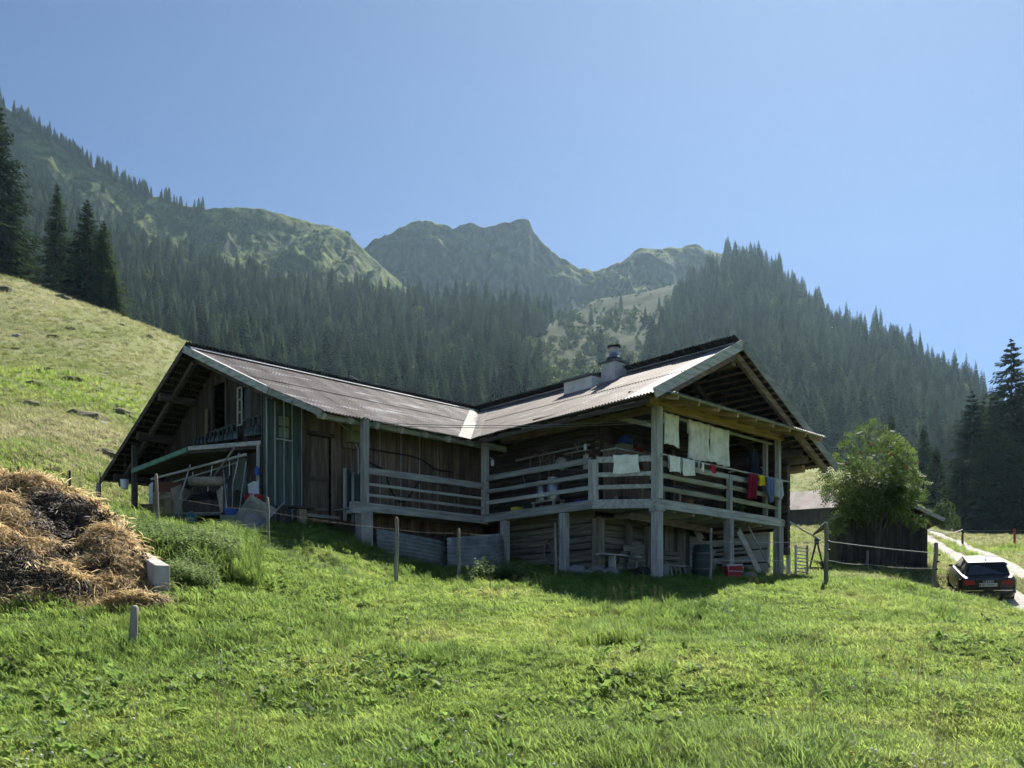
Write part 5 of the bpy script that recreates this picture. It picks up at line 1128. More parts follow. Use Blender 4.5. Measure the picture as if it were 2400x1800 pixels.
# --- below the balcony
def csheet(name,label,a,b,c,d_,seed,nw=9):
    """a loose corrugated iron sheet leaning on edge: a,b lower corners, d,c upper corners"""
    a,b,c,d_ = map(Vector,(a,b,c,d_)); V = []; n = nw*6+1; m_ = 10; nr = (b-a).cross(d_-a).normalized()
    for j in range(n):
        for i in range(m_):
            u, v = i/(m_-1), j/(n-1); p_ = (a*(1-u)+b*u)*(1-v)+(d_*(1-u)+c*u)*v; V.append(p_+nr*(.03*math.sin(v*nw*6.283)+.03*math.sin(u*3+seed)))
    me = mesh_np(name,np.array(V),grid_faces(n,m_),mat('aged_zinc_%d'%seed,[(0.13,0.15,0.15),(0.22,0.245,0.245),(0.32,0.345,0.345)],scale=2,rough=.5,metal=.4,bump=.1)); o = link(bpy.data.objects.new(name,me)); so = o.modifiers.new('t','SOLIDIFY'); so.thickness = .004
    return tag(o,label,'metal sheet')
csheet('corrugated_sheet','loose corrugated iron sheet leaning under the balcony, left one of two',at(884,1325,23.0),at(1052,1345,24.2),at(1044,1268,24.6),at(881,1240,23.5),1)
csheet('corrugated_sheet','loose corrugated iron sheet leaning under the balcony, right one of two',at(1050,1345,24.1),at(1184,1342,24.9),at(1180,1248,25.4),at(1046,1262,24.5),2)
for i,(px,d,s) in enumerate(((1352,24.0,(.38,.25,.17)),(1398,24.1,(.34,.26,.18)),(1430,23.9,(.26,.22,.13)),(1372,23.5,(.22,.2,.1)))):
    rock('boulder',['flat grey boulder right of the second balcony post','grey boulder under the old log corner','small grey boulder beside the low bench','half-buried boulder in front of the log corner'][i],onground(px,d,.02),s,i+1)
p = onground(1450,24.2); t = thing('low_bench','weathered plank bench against the log wall under the balcony','bench',p,hrot())
MB().beam((-.75,0,.44),(.75,0,.44),.28,.045).build('seat',M_gx,t)
for x in (-.25,.62): MB().beam((x,0,-.1),(x,0,.416),.06,.22).build('leg',M_gv,t)
p = onground(1580,24.2); t = thing('low_rack','low grey slatted rack behind the corner post','rack',p,hrot())
MB().beam((-.4,0,.30),(.6,0,.30),.25,.04).build('top_board',M_gx,t)
for x in (-.38,.58): MB().beam((x,0,-.1),(x,0,.279),.06,.2).build('leg',M_gv,t)
for k in range(4): MB().beam((-.2+k*.2,-.1,0),(-.3+k*.2,-.1,.27),.05,.02).build('slat',M_gv,t)
pp = Hw(1.75,-3.72,0); t = thing('plank_stack','old planks stacked against the lower log wall behind the low bench','planks',(pp.x,pp.y,g1(pp.x,pp.y)),hrot())
for k in range(7): MB().beam((-.5+.05*k,.0-.035*k,.12+.16*(k%4)),(.75-.07*k,.04-.035*k,.16+.15*(k%4)+.02*k),.03,.15).build('plank',M_logx,t)
pp = Hw(3.6,-3.5,0); t = thing('wooden_crate','open wooden crate with dark inside against the lower boards','crate',(pp.x,pp.y,g1(pp.x,pp.y)),hrot())
for k in range(4): MB().box((-.35,-.24,.02+.14*k),(.35,-.21,.13+.14*k)).build('slat',M_logx,t)
for x in (-.35,.31): MB().box((x,-.205,0),(x+.04,.22,.56)).build('side_panel',M_logv,t)
MB().box((-.31,.18,0),(.31,.22,.56)).build('back_panel',M_dv,t)
pp = Hw(.78,-1.9,2.3); t = thing('cartwheel','old wooden wheel hung on the lower logs behind the balcony posts','wheel',pp,hrot())
MB().tube([(0,.36*math.cos(a),.36*math.sin(a)) for a in np.linspace(0,6.283,25)],.03,6).build('rim',M_logv,t); MB().tube([(-.06,0,0),(.06,0,0)],.06,10).build('hub',M_logv,t)
for k in range(8): MB().beam((0,.05*math.cos(k*.785),.05*math.sin(k*.785)),(0,.35*math.cos(k*.785),.35*math.sin(k*.785)),.025,.03,up=(1,0,0)).build('spoke',M_logv,t)
p = onground(1505,23.9); rock('dark_sack','dark bundled sack lying beside the low bench',p+Vector((0,0,.08)),(.28,.2,.17),8,M_rubber,None,'sack')
p = onground(1648,24.2); t = thing('dark_barrel','dark green water barrel under the balcony','barrel',p,0); MB().lathe([(.24,-.05),(.27,.2),(.28,.5),(.25,.85),(.22,.88)],18).build('barrel_body',mat('dark_green_plastic',[(0.012,0.022,0.02),(0.025,0.04,0.035)],scale=3,rough=.5),t,smooth=True)
for z in (.22,.62): MB().lathe([(.282,z),(.288,z+.01),(.288,z+.04),(.282,z+.05)],18).build('hoop',M_iron,t)
p = onground(1718,23.9); t = thing('cool_box','red cool box with a pale lid standing by the middle balcony post','cool box',p,R(8))
MB().hexa([(-.17,-.13,0),(.17,-.13,0),(.17,.13,0),(-.17,.13,0)],[(-.20,-.16,.34),(.20,-.16,.34),(.20,.16,.34),(-.20,.16,.34)]).build('box_body',P_red,t)
MB().box((-.21,-.17,.342),(.21,.17,.39)).build('lid',mat('pale_lid',[(0.35,0.27,0.27),(0.45,0.36,0.36)],scale=4,rough=.5),t,rot=(R(3),R(-3),0)); MB().tube([(-.2,-.17,.33),(-.2,-.2,.2),(.2,-.2,.2),(.2,-.17,.33)],.01).build('handle',P_white,t)
p = onground(1757,24.6); rock('stone','rounded blue-grey stone beside the red cool box',p+Vector((0,0,.05)),(.25,.2,.14),12)
# small slatted gate at the house end
a = Hw(7.35,-5.35,0); b_ = Hw(7.75,-5.5,0); t = thing('slatted_gate','small grey gate of short rungs beside the end of the house','gate',(a.x,a.y,g1(a.x,a.y)),math.atan2(b_.y-a.y,b_.x-a.x))
for x in (0,.42): MB().beam((x,0,-.2),(x,0,.95),.06,.06).build('gate_post',M_gv,t)
for k in range(9): MB().beam((.02,0,.08+k*.1),(.40,0,.06+k*.1),.03,.035).build('rung',M_gx,t)
# A-frame over the trough
p = onground(1914,31.5); t = thing('trough_stand','dark A-frame stand holding a water pipe over a low black trough','trough',p,0)
for s in (-1,1): MB().tube([(s*.26,0,.1),(s*.03,0,1.05)],.03,6).build('frame_leg',M_black,t)
MB().box((-.06,-.06,1.02),(.06,.06,1.22)).build('pipe_head',M_black,t); MB().tube([(-.09,0,1.28),(.12,-.05,1.16)],.035,8).build('spout',M_steel,t)
MB().hexa([(-.4,-.2,.02),(.4,-.2,.02),(.4,.2,.02),(-.4,.2,.02)],[(-.46,-.24,.24),(.46,-.24,.24),(.46,.24,.24),(-.46,.24,.24)]).build('trough_body',M_black,t)
for x in (-.3,0,.3): MB().lathe([(.09,-.08),(.1,.05)],9,(x,-.2,0)).build('trough_foot',M_rubber,t)
hp = at(1850,1222,28.0); q0 = p+Vector((0,0,1.25)); MB().tube([hp,hp.lerp(q0,.5)-Vector((0,0,.03)),q0],.022).build('water_pipe',M_steel); tag(bpy.data.objects['water_pipe'],'thin steel pipe running from the house to the trough stand','pipe')
# ------------------------------------------------------------------ shed, far barn, rowan, spruces, car, heap, fences
def gable_shed(name,label,cat,loc,rz,wd,dp,hw,hr,over,mwall,mroof,boards=True,bw=.2,roof_n=None,ridge_x=True):
    """board shed whose ridge runs along local y (the gable faces -y) """
    t = thing(name,label,cat,loc,rz); rr = random.Random(int(wd*100)); y = 0; x = -wd/2
    sl = (hr-hw)/(wd/2)
    while x < wd/2-.02:
        w = min(bw*rr.uniform(.8,1.2),wd/2-x); c = x+w/2; zt = hr-abs(c)*sl-.04
        MB().box((x+.004,-rr.uniform(0,.012)-.03,-.5),(x+w-.004,0,zt)).build('wall_board',mwall,t); x += w
    for s in (-1,1):
        y = .01
        while y < dp-.02:
            w = min(bw*rr.uniform(.8,1.2),dp-y); MB().box((s*wd/2-.03*(s>0),y+.004,-.5),(s*wd/2+.03*(s<0),y+w-.004,hw)).build('wall_board',mwall,t); y += w
    MB().box((-wd/2+.05,dp-.05,-.5),(wd/2-.05,dp,hw)).box((-wd/2+.04,.04,-.5),(wd/2-.04,.06,hw)).build('wall_lining',M_dv,t)
    for s in (-1,1):
        n = roof_n or 6; y0, y1 = -over, dp+over; x1 = (wd/2+over); z1 = hr-x1*sl
        for k in range(n):
            a = y0+(y1-y0)*k/n; b = y0+(y1-y0)*(k+1)/n; V = []; nn = max(3,int((b-a)/.1*2))
            for i in range(nn):
                yy = a+(b-a+.02)*i/(nn-1); dz = .015*math.sin(yy/.1*6.283)+.02
                for tt in (0,.5,1): V.append((s*x1*tt,yy,hr+(z1-hr)*tt+dz))
            me = mesh_np('roof_sheet',np.array(V),grid_faces(nn,3),mroof); link(bpy.data.objects.new('roof_sheet',me),t)
        MB().hexa([(0,y0,hr-.06),(s*x1,y0,z1-.06),(s*x1,y1,z1-.06),(0,y1,hr-.06)],[(0,y0,hr-.01),(s*x1,y0,z1-.01),(s*x1,y1,z1-.01),(0,y1,hr-.01)]).build('roof_deck',M_dx,t)
        MB().beam((0,y0-.02,hr-.03),(s*x1,y0-.02,z1-.03),.03,.14).build('bargeboard',M_gx,t)
    return t
p = onground(2066,36.5)
gable_shed('wooden_shed','small dark board shed with grey sheet roof behind the rowan tree','shed',(p.x,p.y,p.z-.05),R(-12),3.35,3.6,2.1,3.0,.5,wood('shed_boards',[(0.018,0.020,0.022),(0.040,0.036,0.034),(0.085,0.075,0.068)],sV),M_zinc)
pb = at(1902,1245,84); pb.z = g1(pb.x,pb.y)-.2
t = gable_shed('far_barn','far brown barn with a pale pink striped metal roof below the forest','barn',(at(1990,1200,86).x,86,pb.z+.8),R(62),5.0,9.5,2.1,3.9,.35,wood('barn_boards',[(0.035,0.026,0.024),(0.06,0.045,0.042),(0.09,0.07,0.065)],sV),
   mat('striped_barn_sheet',[(0.24,0.175,0.165),(0.31,0.265,0.245),(0.37,0.345,0.325)],scale=.5,rough=.8,bump=0,rnd=.3),bw=.5,roof_n=12)
t['label'] = 'far brown barn with a pale pink striped metal roof below the forest'
# rowan
p = onground(2056,35.2); t = thing('rowan_tree','rounded sunlit rowan tree with orange berries in front of the small shed','tree',p,0)
rg2 = np.random.default_rng(21); mb = MB(); tips = []
def limb(a,b,r0,r1,n=4):
    pts = [a.lerp(b,k/n)+Vector((rg2.normal(0,.03),rg2.normal(0,.03),0))*(0<k<n) for k in range(n+1)]; mb.tube(pts,[r0+(r1-r0)*k/n for k in range(n+1)],6)
limb(Vector((0,0,-.3)),Vector((.03,0,1.5)),.11,.09)
for k in range(13):
    a = k*2.399; s = .35+.65*rg2.random(); b0 = Vector((.03,0,.9+.07*k)); e = Vector((math.cos(a)*1.35*s,math.sin(a)*1.3*s,2.6+2.3*rg2.random()*(1.15-s*.5))); limb(b0,e,.05,.014)
    for j in range(4):
        q = b0.lerp(e,.4+.18*j); f = q+Vector((rg2.normal(0,.5),rg2.normal(0,.5),.25+.4*rg2.random())); limb(q,f,.018,.006,2); tips += [f,q]
mb.build('trunk',M_bark,t)
M_rowan = leafmat('rowan_leaves',[(0.06,0.105,0.032),(0.10,0.155,0.042),(0.17,0.205,0.055)],scale=.8,transl=.45,tgain=1.0,rnd=0)
V = []; T = []; lob = rg2.normal(size=(14,3)); lob /= np.linalg.norm(lob,axis=1)[:,None]; la = rg2.uniform(-.28,.22,14)
def leaf_spray(c, s, out):
    """a pinnate leaf: paired leaflets along a drooping stalk"""
    u = np.array(out)+rg2.normal(0,.5,3); u /= np.linalg.norm(u); u[2] -= .35; w = np.cross(u,rg2.normal(size=3)); w /= np.linalg.norm(w)+1e-9
    for k in range(4):
        b = c+u*s*(.25+.25*k)
        for sd in (-1,1):
            d_ = (w*sd+u*.5)*s*.34; e = np.cross(u,w)*s*.02+u*s*.08; n = len(V); V.extend([b,b+d_*.5+e,b+d_,b+d_*.5-e]); T.append((n,n+1,n+2)); T.append((n,n+2,n+3))
for _ in range(3300):
    d_ = rg2.normal(size=3); d_ /= np.linalg.norm(d_); r = rg2.random()**.40*(1+1.25*float(np.sum(la*np.maximum(0,lob@d_)**6)))
    if float(fbm(np.array([d_[0]*2.6+7]),np.array([d_[1]*2.6+d_[2]*2.2]),6,2)[0]) < -.10 and r > .45: continue
    zz = d_[2]; wz = 1.72*(1-.18*max(0,zz)); c = np.array([d_[0]*wz*r,d_[1]*wz*r,3.3+zz*(1.95 if zz > 0 else 1.2)*r]); leaf_spray(c,.24+.14*rg2.random(),d_)
for a_ in ((-1.75,-.3,1.75,.5),(1.25,-.5,1.9,.35)):
    for _ in range(90): leaf_spray(np.array(a_[:3])+rg2.normal(0,a_[3]*.45,3)*np.array([1,1,.6]),.24,rg2.normal(size=3))
link(bpy.data.objects.new('crown',mesh_np('crown',np.array(V),np.array(T),M_rowan,False)),t)
mb = MB(); M_berry = mat('rowan_berries',[(0.35,0.05,0.02),(0.5,0.10,0.03)],scale=5,rough=.5,bump=0)
for _ in range(9):
    d_ = rg2.normal(size=3); d_[1] = -abs(d_[1]); d_[2] = abs(d_[2])*.8; d_ /= np.linalg.norm(d_); c = np.array([d_[0]*1.5,d_[1]*1.6,3.2+d_[2]*1.7])
    for k in range(9):
        b = c+rg2.normal(0,.035,3); r = .028; mb.add([b+np.array(o_)*r for o_ in ((1,0,0),(-1,0,0),(0,1,0),(0,-1,0),(0,0,1),(0,0,-1))],[(0,2,4),(2,1,4),(1,3,4),(3,0,4),(2,0,5),(1,2,5),(3,1,5),(0,3,5)])
mb.build('berries',M_berry,t)
# near spruces
NEAR = []
for s,(Rm,thin,rag,base) in enumerate(((6.4,.04,.55,.03),(4.6,.10,.6,.06),(5.8,.06,.55,.04),(5.0,.34,.6,.25))):
    V, T = spruce_crown(300+s,24,Rm,29,9,7,base=base,thin=thin,ragged=rag); NEAR.append((mesh_np('crown',V,T,M_spruce,False),trunk_geo(23.6,.3,8,6,s).mesh('trunk',M_bark)))
def near_spruce(px,top,d,kind,label,w=1.0,group=None):
    g = onground(px,d,-.3); H = (HY-top)/F*d-g.z; t = thing('spruce_tree',label,'tree',g,random.random()*6.28,group)
    for nm, me in zip(('crown','trunk'),NEAR[kind]): link(bpy.data.objects.new(nm,me),t)
    s = H/24; w *= 1.3 if px > 1900 else 1.1; t.scale = (s*w,s*w,s); return t
near_spruce(-6,232,122,0,'tallest dark spruce, cut by the picture edge above the left meadow',1.0)
near_spruce(-60,330,126,2,'dark spruce half outside the picture behind the tallest left one',1.0)
near_spruce(60,560,128,2,'low spruce tucked between the tall left spruces',1.2)
near_spruce(134,432,116,1,'slender pointed spruce between the two broad ones above the left meadow',1.15)
near_spruce(205,468,110,0,'broad dark spruce on the crest of the left meadow',1.25)
near_spruce(243,515,107,2,'spruce crowding the broad one on its downhill side',1.25)
near_spruce(160,610,112,2,'short spruce filling the gap between the slender and broad spruces',1.3)
near_spruce(268,640,104,2,'lowest spruce at the downhill end of the left group',1.2)
near_spruce(2370,790,108,3,'tall spruce with sparse see-through top at the right picture edge',1.0)
for px,top,d,k,lab,w in ((2278,914,110,2,'broad pointed spruce at the left of the dark right-hand group',1.2),(2305,930,116,0,'spruce just behind the broad pointed one on the right',1.0),(2335,905,106,1,'narrow spruce left of the tall sparse one',1.3),(2395,870,112,2,'dense spruce right of the tall sparse one',1.1),(2425,930,105,0,'spruce half outside the right picture edge',1.1),(2165,995,128,1,'small slender spruce right of the rowan',1.3),(2195,1042,120,2,'small bushy spruce beside the slender one',1.2),(2088,972,150,1,'spruce tip showing above the rowan crown',1.2),(2250,1060,104,2,'low spruce at the foot of the broad pointed one',1.3),(2355,1010,100,0,'lower spruce at the foot of the tall sparse one',1.2),(2310,1040,101,2,'low spruce in the middle of the right-hand group',1.25),(2225,1120,118,2,'lowest spruce at the left end of the right-hand group',1.4),(2390,1080,98,2,'low spruce by the right picture edge',1.3)):
    near_spruce(px,top,d,k,lab,w)
for px,d,s,lab in ((2212,88,.42,'pale green bush at the foot of the right-hand spruces'),(2232,92,.3,'smaller pale bush next to the bigger one under the spruces')):
    o = bpy.data.objects.new('leafy_bush',BROAD[1]); COL.objects.link(o); o.location = onground(px,d,-.4); o.scale = (s*.8,s*.8,s); tag(o,lab,'bush')
# ---------------- car
M_paint = mat('black_car_paint',[(0.004,0.006,0.010),(0.006,0.008,0.013)],scale=2,rough=.35,bump=0,rnd=0,spec=.3,coat=.3)
M_glass = mat('tinted_glass',[(0.02,0.025,0.03),(0.03,0.035,0.04)],scale=1,rough=.04,bump=0,rnd=0,spec=1.0,coat=1.0)
M_tail = mat('tail_lamp_red',[(0.22,0.008,0.015),(0.32,0.015,0.025)],scale=9,rough=.3,bump=0); M_chrome = mat('chrome',[(0.7,0.7,0.7),(0.8,0.8,0.8)],scale=3,rough=.12,metal=1,bump=0)
r0 = onground(2306,32.6); yaw = R(-19); f0 = r0+Vector((math.sin(-yaw)*2.6,math.cos(yaw)*2.6,0)); pitch = math.atan2(g1(f0.x,f0.y)-g1(r0.x,r0.y),2.6)
car = thing('parked_car','black hatchback with Swiss plate parked beside the gravel track','car',(r0.x,r0.y,g1(r0.x,r0.y)+.02),0); car.rotation_euler = Euler((pitch,0,yaw),'XYZ')
ST = [(-.85,.34,.66,.74,.76,.72,.60,.86),(-.83,.30,.72,.82,.83,.80,.70,.93),(-.70,.25,.78,.875,.88,.86,.77,.97),(-.40,.20,.80,.89,.892,.875,.80,.985),(.4,.18,.80,.89,.892,.88,.81,.975),(1.3,.18,.80,.885,.89,.875,.81,.955),(2.2,.18,.80,.885,.888,.87,.80,.935),(2.5,.2,.80,.885,.885,.86,.76,.90),(3.0,.22,.78,.87,.87,.82,.68,.82),(3.35,.26,.72,.82,.81,.74,.55,.70),(3.45,.32,.6,.7,.7,.62,.42,.60)]
mb = MB(); ring = []
for y,zb,w0,w1,w2,w3,w4,zt in ST:
    h = [(w0,zb),(w1,zb+(zt-zb)*.22),(w2,zb+(zt-zb)*.5),(w3,zb+(zt-zb)*.8),(w4,zt)]
    ring.append([(-x,y,z) for x,z in reversed(h)][::1]+[(x,y,z) for x,z in h]); 
for g in ring: mb.v += g
n = 10
mb.f = [(i*n+k,(i+1)*n+k,(i+1)*n+(k+1)%n,i*n+(k+1)%n) for i in range(len(ring)-1) for k in range(n)]+[tuple(range(n)),tuple((len(ring)-1)*n+k for k in range(n-1,-1,-1))]; mb.m=[0]*len(mb.f)
mb.build('body',M_paint,car,smooth=False)
BT = {'b':[(-.70,-.62,.965),(.70,-.62,.965),(.72,2.28,.93),(-.72,2.28,.93)],'t':[(-.56,-.30,1.38),(.56,-.30,1.38),(.54,1.45,1.385),(-.54,1.45,1.385)]}
mb = MB(); mb.v = BT['b']+[(-.57,-.28,1.385),(.57,-.28,1.385),(.585,.5,1.42),(.545,1.42,1.38),(-.545,1.42,1.38),(-.585,.5,1.42),(0,-.28,1.41),(0,.5,1.45),(0,1.42,1.405)]
mb.f = [(0,1,5,10,4),(1,2,7,6,5),(2,3,8,12,7),(3,0,4,9,8),(4,10,11,9),(10,5,6,11),(9,11,12,8),(11,6,7,12)]; mb.m=[0]*8
mb.build('cabin',M_paint,car)
def quad(nm,vs_,m,par=car): return MB().add(vs_,[tuple(range(len(vs_)))]).build(nm,m,par)
def off(p_,d_): return tuple(Vector(p_)+Vector(d_))
quad('rear_window',[(-.60,-.585,1.01),(.60,-.585,1.01),(.52,-.315,1.345),(-.52,-.315,1.345)],M_glass)
quad('windscreen',[(.62,2.20,.975),(-.62,2.20,.975),(-.50,1.47,1.36),(.50,1.47,1.36)],M_glass)
for s in (-1,1):
    v1 = [(s*.729,-.30,1.0),(s*.733,.72,.99),(s*.605,.66,1.365),(s*.60,-.02,1.35)]; v2 = [(s*.733,.80,.99),(s*.735,1.9,.985),(s*.575,1.32,1.345),(s*.605,.73,1.365)]
    quad('side_window',v1 if s > 0 else v1[::-1],M_glass); quad('side_window',v2 if s > 0 else v2[::-1],M_glass)
    quad('window_trim',[(s*.745,-.3,.985),(s*.75,1.95,.975),(s*.752,1.95,.96),(s*.747,-.3,.97)][::s],M_chrome)
    MB().hexa([(s*.40,-.874,.71),(s*.77,-.866,.70),(s*.888,-.62,.72),(s*.45,-.62,.72)],[(s*.44,-.868,.855),(s*.73,-.86,.86),(s*.876,-.62,.87),(s*.45,-.62,.86)]).build('tail_lamp',M_tail,car)
    mr_ = MB().hexa([(s*.82,1.72,.97),(s*.96,1.70,.98),(s*.96,1.78,.98),(s*.82,1.80,.97)],[(s*.84,1.72,1.06),(s*.95,1.70,1.06),(s*.95,1.78,1.055),(s*.84,1.80,1.055)]).build('wing_mirror',M_black,car)
    for y in (0.0,2.6):
        wh = MB().tube([(s*.68,y,.31),(s*.90,y,.31)],.315,22).build('wheel',M_rubber,car); MB().tube([(s*.895,y,.31),(s*.91,y,.31)],.2,10).build('rim',M_iron,wh)
MB().hexa([(-.86,-.87,.42),(.86,-.87,.42),(.88,-.6,.42),(-.88,-.6,.42)],[(-.80,-.875,.56),(.80,-.875,.56),(.86,-.6,.58),(-.86,-.6,.58)]).build('rear_bumper',M_paint,car)
MB().hexa([(-.70,-.872,.30),(.70,-.872,.30),(.74,-.5,.28),(-.74,-.5,.28)],[(-.76,-.872,.415),(.76,-.872,.415),(.8,-.5,.415),(-.8,-.5,.415)]).build('diffuser',M_black,car)
for s in (-1,1): MB().box((s*.45-.3,-.884,.50),(s*.45+.3,-.876,.515)).build('bumper_trim',M_chrome,car)
pl = MB().box((-.28,-.873,.64),(.28,-.857,.755)).build('number_plate',P_white,car)
def text(s,size,m,par,loc,rot):
    cu = bpy.data.curves.new('lettering','FONT'); cu.body = s; cu.size = size; cu.align_x = 'CENTER'; cu.align_y = 'CENTER'; cu.extrude = .001
    tmp = bpy.data.objects.new('lettering_source',cu); COL.objects.link(tmp); dg = bpy.context.evaluated_depsgraph_get(); me = bpy.data.meshes.new_from_object(tmp.evaluated_get(dg)); bpy.data.objects.remove(tmp)
    me.materials.clear(); me.materials.append(m); o = link(bpy.data.objects.new('lettering',me),par); o.location = loc; o.rotation_euler = rot; return o
text('BE 395469',.088,M_black,pl,(0,-.876,.697),(R(90),0,0))
MB().box((-.275,-.8755,.66),(-.225,-.874,.735)).build('canton_shield',P_red,pl); MB().box((.235,-.8755,.66),(.275,-.874,.735)).build('canton_shield',P_yel,pl)
mb = MB()
for k in range(4): mb.tube([(-.108+.072*k+.042*math.cos(a),-.853+.0,.815+.042*math.sin(a)) for a in np.linspace(0,6.283,19)],.007,5)
mb.build('ring_emblem',M_chrome,car,loc=(0,-.012,0)); MB().beam((-.02,-.60,1.03),(.28,-.565,1.055),.02,.02).build('rear_wiper',M_black,car)
MB().hexa([(-.56,-.36,1.375),(.56,-.36,1.375),(.56,-.2,1.39),(-.56,-.2,1.39)],[(-.54,-.34,1.40),(.54,-.34,1.40),(.55,-.2,1.41),(-.55,-.2,1.41)]).build('roof_spoiler',M_paint,car)
MB().hexa([(-.025,-.12,1.40),(.025,-.12,1.40),(.025,.06,1.42),(-.025,.06,1.42)],[(-.008,-.11,1.47),(.008,-.11,1.47),(.008,-.06,1.47),(-.008,-.06,1.47)]).build('antenna_fin',M_black,car)
for x in (-.3,.28): MB().box((x-.14,.3,.95),(x+.14,.42,1.24)).build('headrest',M_black,car)
# ---------------- dung heap with straw
HP = [(-60,1118,15.8,0),(30,1121,15.6,0),(75,1160,15.0,0),(115,1142,15.2,0),(170,1165,15.1,0),(235,1205,15.2,0),(290,1262,14.6,0),(335,1300,13.9,0),(372,1365,13.2,0),(412,1426,12.55,0),(-80,1210,14.3,0),(20,1205,14.2,0),(60,1225,14.0,0),(-60,1300,13.2,0),(40,1300,13.2,0),(100,1262,14.0,0),(150,1270,14.2,0),(205,1262,14.5,0),(170,1310,13.6,0),(120,1340,13.0,0),(230,1330,13.3,0),(290,1345,13.2,0),(330,1390,12.8,0),(200,1385,12.75,0),(60,1370,12.7,0),(398,1402,12.55,0),(355,1378,12.75,0),(300,1392,12.5,0)]
hp_ = np.array([tuple(at(a,b,c)) for a,b,c,_ in HP]); edge = []
for px,d in ((-160,12.2),(-80,12.2),(0,12.2),(100,12.2),(200,12.2),(300,12.2),(400,12.2),(446,12.3),(434,12.65),(396,12.98),(360,13.4),(345,14.0),(322,14.8),(300,15.6),(268,16.4),(200,16.9),(100,17.3),(0,17.5),(-100,17.5),(-180,15),(-180,13)):
    q = onground(px,d); edge.append((q.x,q.y,q.z-.12))
pts = np.concatenate([hp_,np.array(edge)]); c2 = pts[:,:2]; D_ = np.linalg.norm(c2[:,None]-c2[None],axis=-1); nH = len(pts)
AA = np.zeros((nH+3,nH+3)); AA[:nH,:nH] = D_**2*np.log(D_+1e-9)+np.eye(nH)*.004; AA[:nH,nH]=1; AA[:nH,nH+1:]=c2; AA[nH,:nH]=1; AA[nH+1:,:nH]=c2.T
wH = np.linalg.solve(AA,np.concatenate([pts[:,2],np.zeros(3)]))
def heap_z(X,Y):
    q = np.stack([X.ravel(),Y.ravel()],-1); d = np.linalg.norm(q[:,None]-c2[None],axis=-1); z = (d**2*np.log(d+1e-9))@wH[:nH]+wH[nH]+q@wH[nH+1:]
    z = z.reshape(X.shape); return z+.24*fbm(X/.62,Y/.55,61,4)+.24*ridged(X/1.0,Y/.8,13,3)-.10
gx, gy = np.meshgrid(np.linspace(-10.2,-4.1,150),np.linspace(11.9,17.7,140)); hz_ = heap_z(gx,gy); gr_ = gz(gx,gy)
blk = np.exp(-(((gx+7.15)/.62)**2+((gy-14.75)/.7)**2)*1.0)+.8*np.exp(-(((gx+6.55)/.3)**2+((gy-13.75)/.4)**2))
M_dung = mat('brown_dung',[(0.09,0.065,0.04),(0.21,0.155,0.088),(0.34,0.265,0.155)],scale=2.2,rough=1,bump=1.0,rnd=0,fine=6)
M_dung_d = mat('black_dung',[(0.010,0.009,0.010),(0.022,0.019,0.02),(0.05,0.04,0.035)],scale=3,rough=.9,bump=1.0,rnd=0)
ok_ = hz_ > gr_-.03; V = np.stack([gx,gy,hz_],-1).reshape(-1,3); Fc = grid_faces(140,150); kf = ok_.ravel()[Fc].all(1); Fc = Fc[kf]; bm_ = (blk+.35*fbm(gx/.4,gy/.4,2,3)).ravel()[Fc].mean(1) > .52
heap = thing('dung_heap','big heap of straw dung with a wet black patch near its top','dung heap',(0,0,0))
me = mesh_np('dung_body',V,Fc,[M_dung,M_dung_d],True,bm_.astype(int)); link(bpy.data.objects.new('dung_body',me),heap)
M_straw = leafmat('straw',[(0.26,0.19,0.10),(0.44,0.34,0.185),(0.62,0.52,0.33)],scale=1.6,transl=.45,rnd=.35,tgain=1.5); M_strawd = leafmat('dark_straw',[(0.03,0.022,0.016),(0.06,0.045,0.035),(0.12,0.09,0.07)],scale=2,transl=.05,rnd=.4)
def straw_tuft(seed,m,n=16):
    r_ = np.random.default_rng(seed); V=[];T=[]
    for _ in range(n):
        b = np.append(r_.normal(0,.07,2),r_.uniform(0,.03)); a = r_.normal(-math.pi/2,1.2); l = r_.uniform(.07,.24); w = .005
        d_ = np.array([math.cos(a),math.sin(a),r_.normal(-.05,.16)]); mid = b+d_*l*.5+np.array([0,0,.02]); e = b+d_*l+np.array([0,0,-.02]); s = np.array([-d_[1],d_[0],.3])*w; k = len(V)
        V.extend([b-s,b+s,mid+s,mid-s,e]); T.extend([(k,k+1,k+2),(k,k+2,k+3),(k+3,k+2,k+4)])
    return bpy.data.objects.new('straw_source',mesh_np('straw_source',np.array(V),np.array(T),m,False))
protoS = [straw_tuft(400+i,M_straw) for i in range(4)]+[straw_tuft(420,M_strawd),straw_tuft(421,M_strawd)]
rS = np.random.default_rng(9); ns = 17000; X = rS.uniform(-10.1,-4.2,ns); Y = rS.uniform(11.95,16.4,ns); Z = heap_z(X,Y); okk = Z > gz(X,Y)+.02; X,Y,Z = X[okk],Y[okk],Z[okk]; e_ = .06
nxn = -(heap_z(X+e_,Y)-heap_z(X-e_,Y))/(2*e_); nyn = -(heap_z(X,Y+e_)-heap_z(X,Y-e_))/(2*e_)
rot = np.stack([np.arctan(-nyn)*.95+rS.normal(0,.12,len(X)),np.arctan(nxn)*.95+rS.normal(0,.12,len(X)),rS.normal(0,.5,len(X))],-1)
bb = np.exp(-(((X+7.15)/.62)**2+((Y-14.75)/.7)**2)*1.0)+.8*np.exp(-(((X+6.55)/.3)**2+((Y-13.75)/.4)**2))+.35*fbm(X/.4,Y/.4,2,3)
dk = (bb > .5)|(rS.random(len(X)) < .06)|(fbm(X/.45,Y/.4,19,3) > .27); ix = np.where(dk,rS.integers(4,6,len(X)),rS.integers(0,4,len(X))); kp = ~(dk & (bb > .5) & (rS.random(len(X)) < .5))
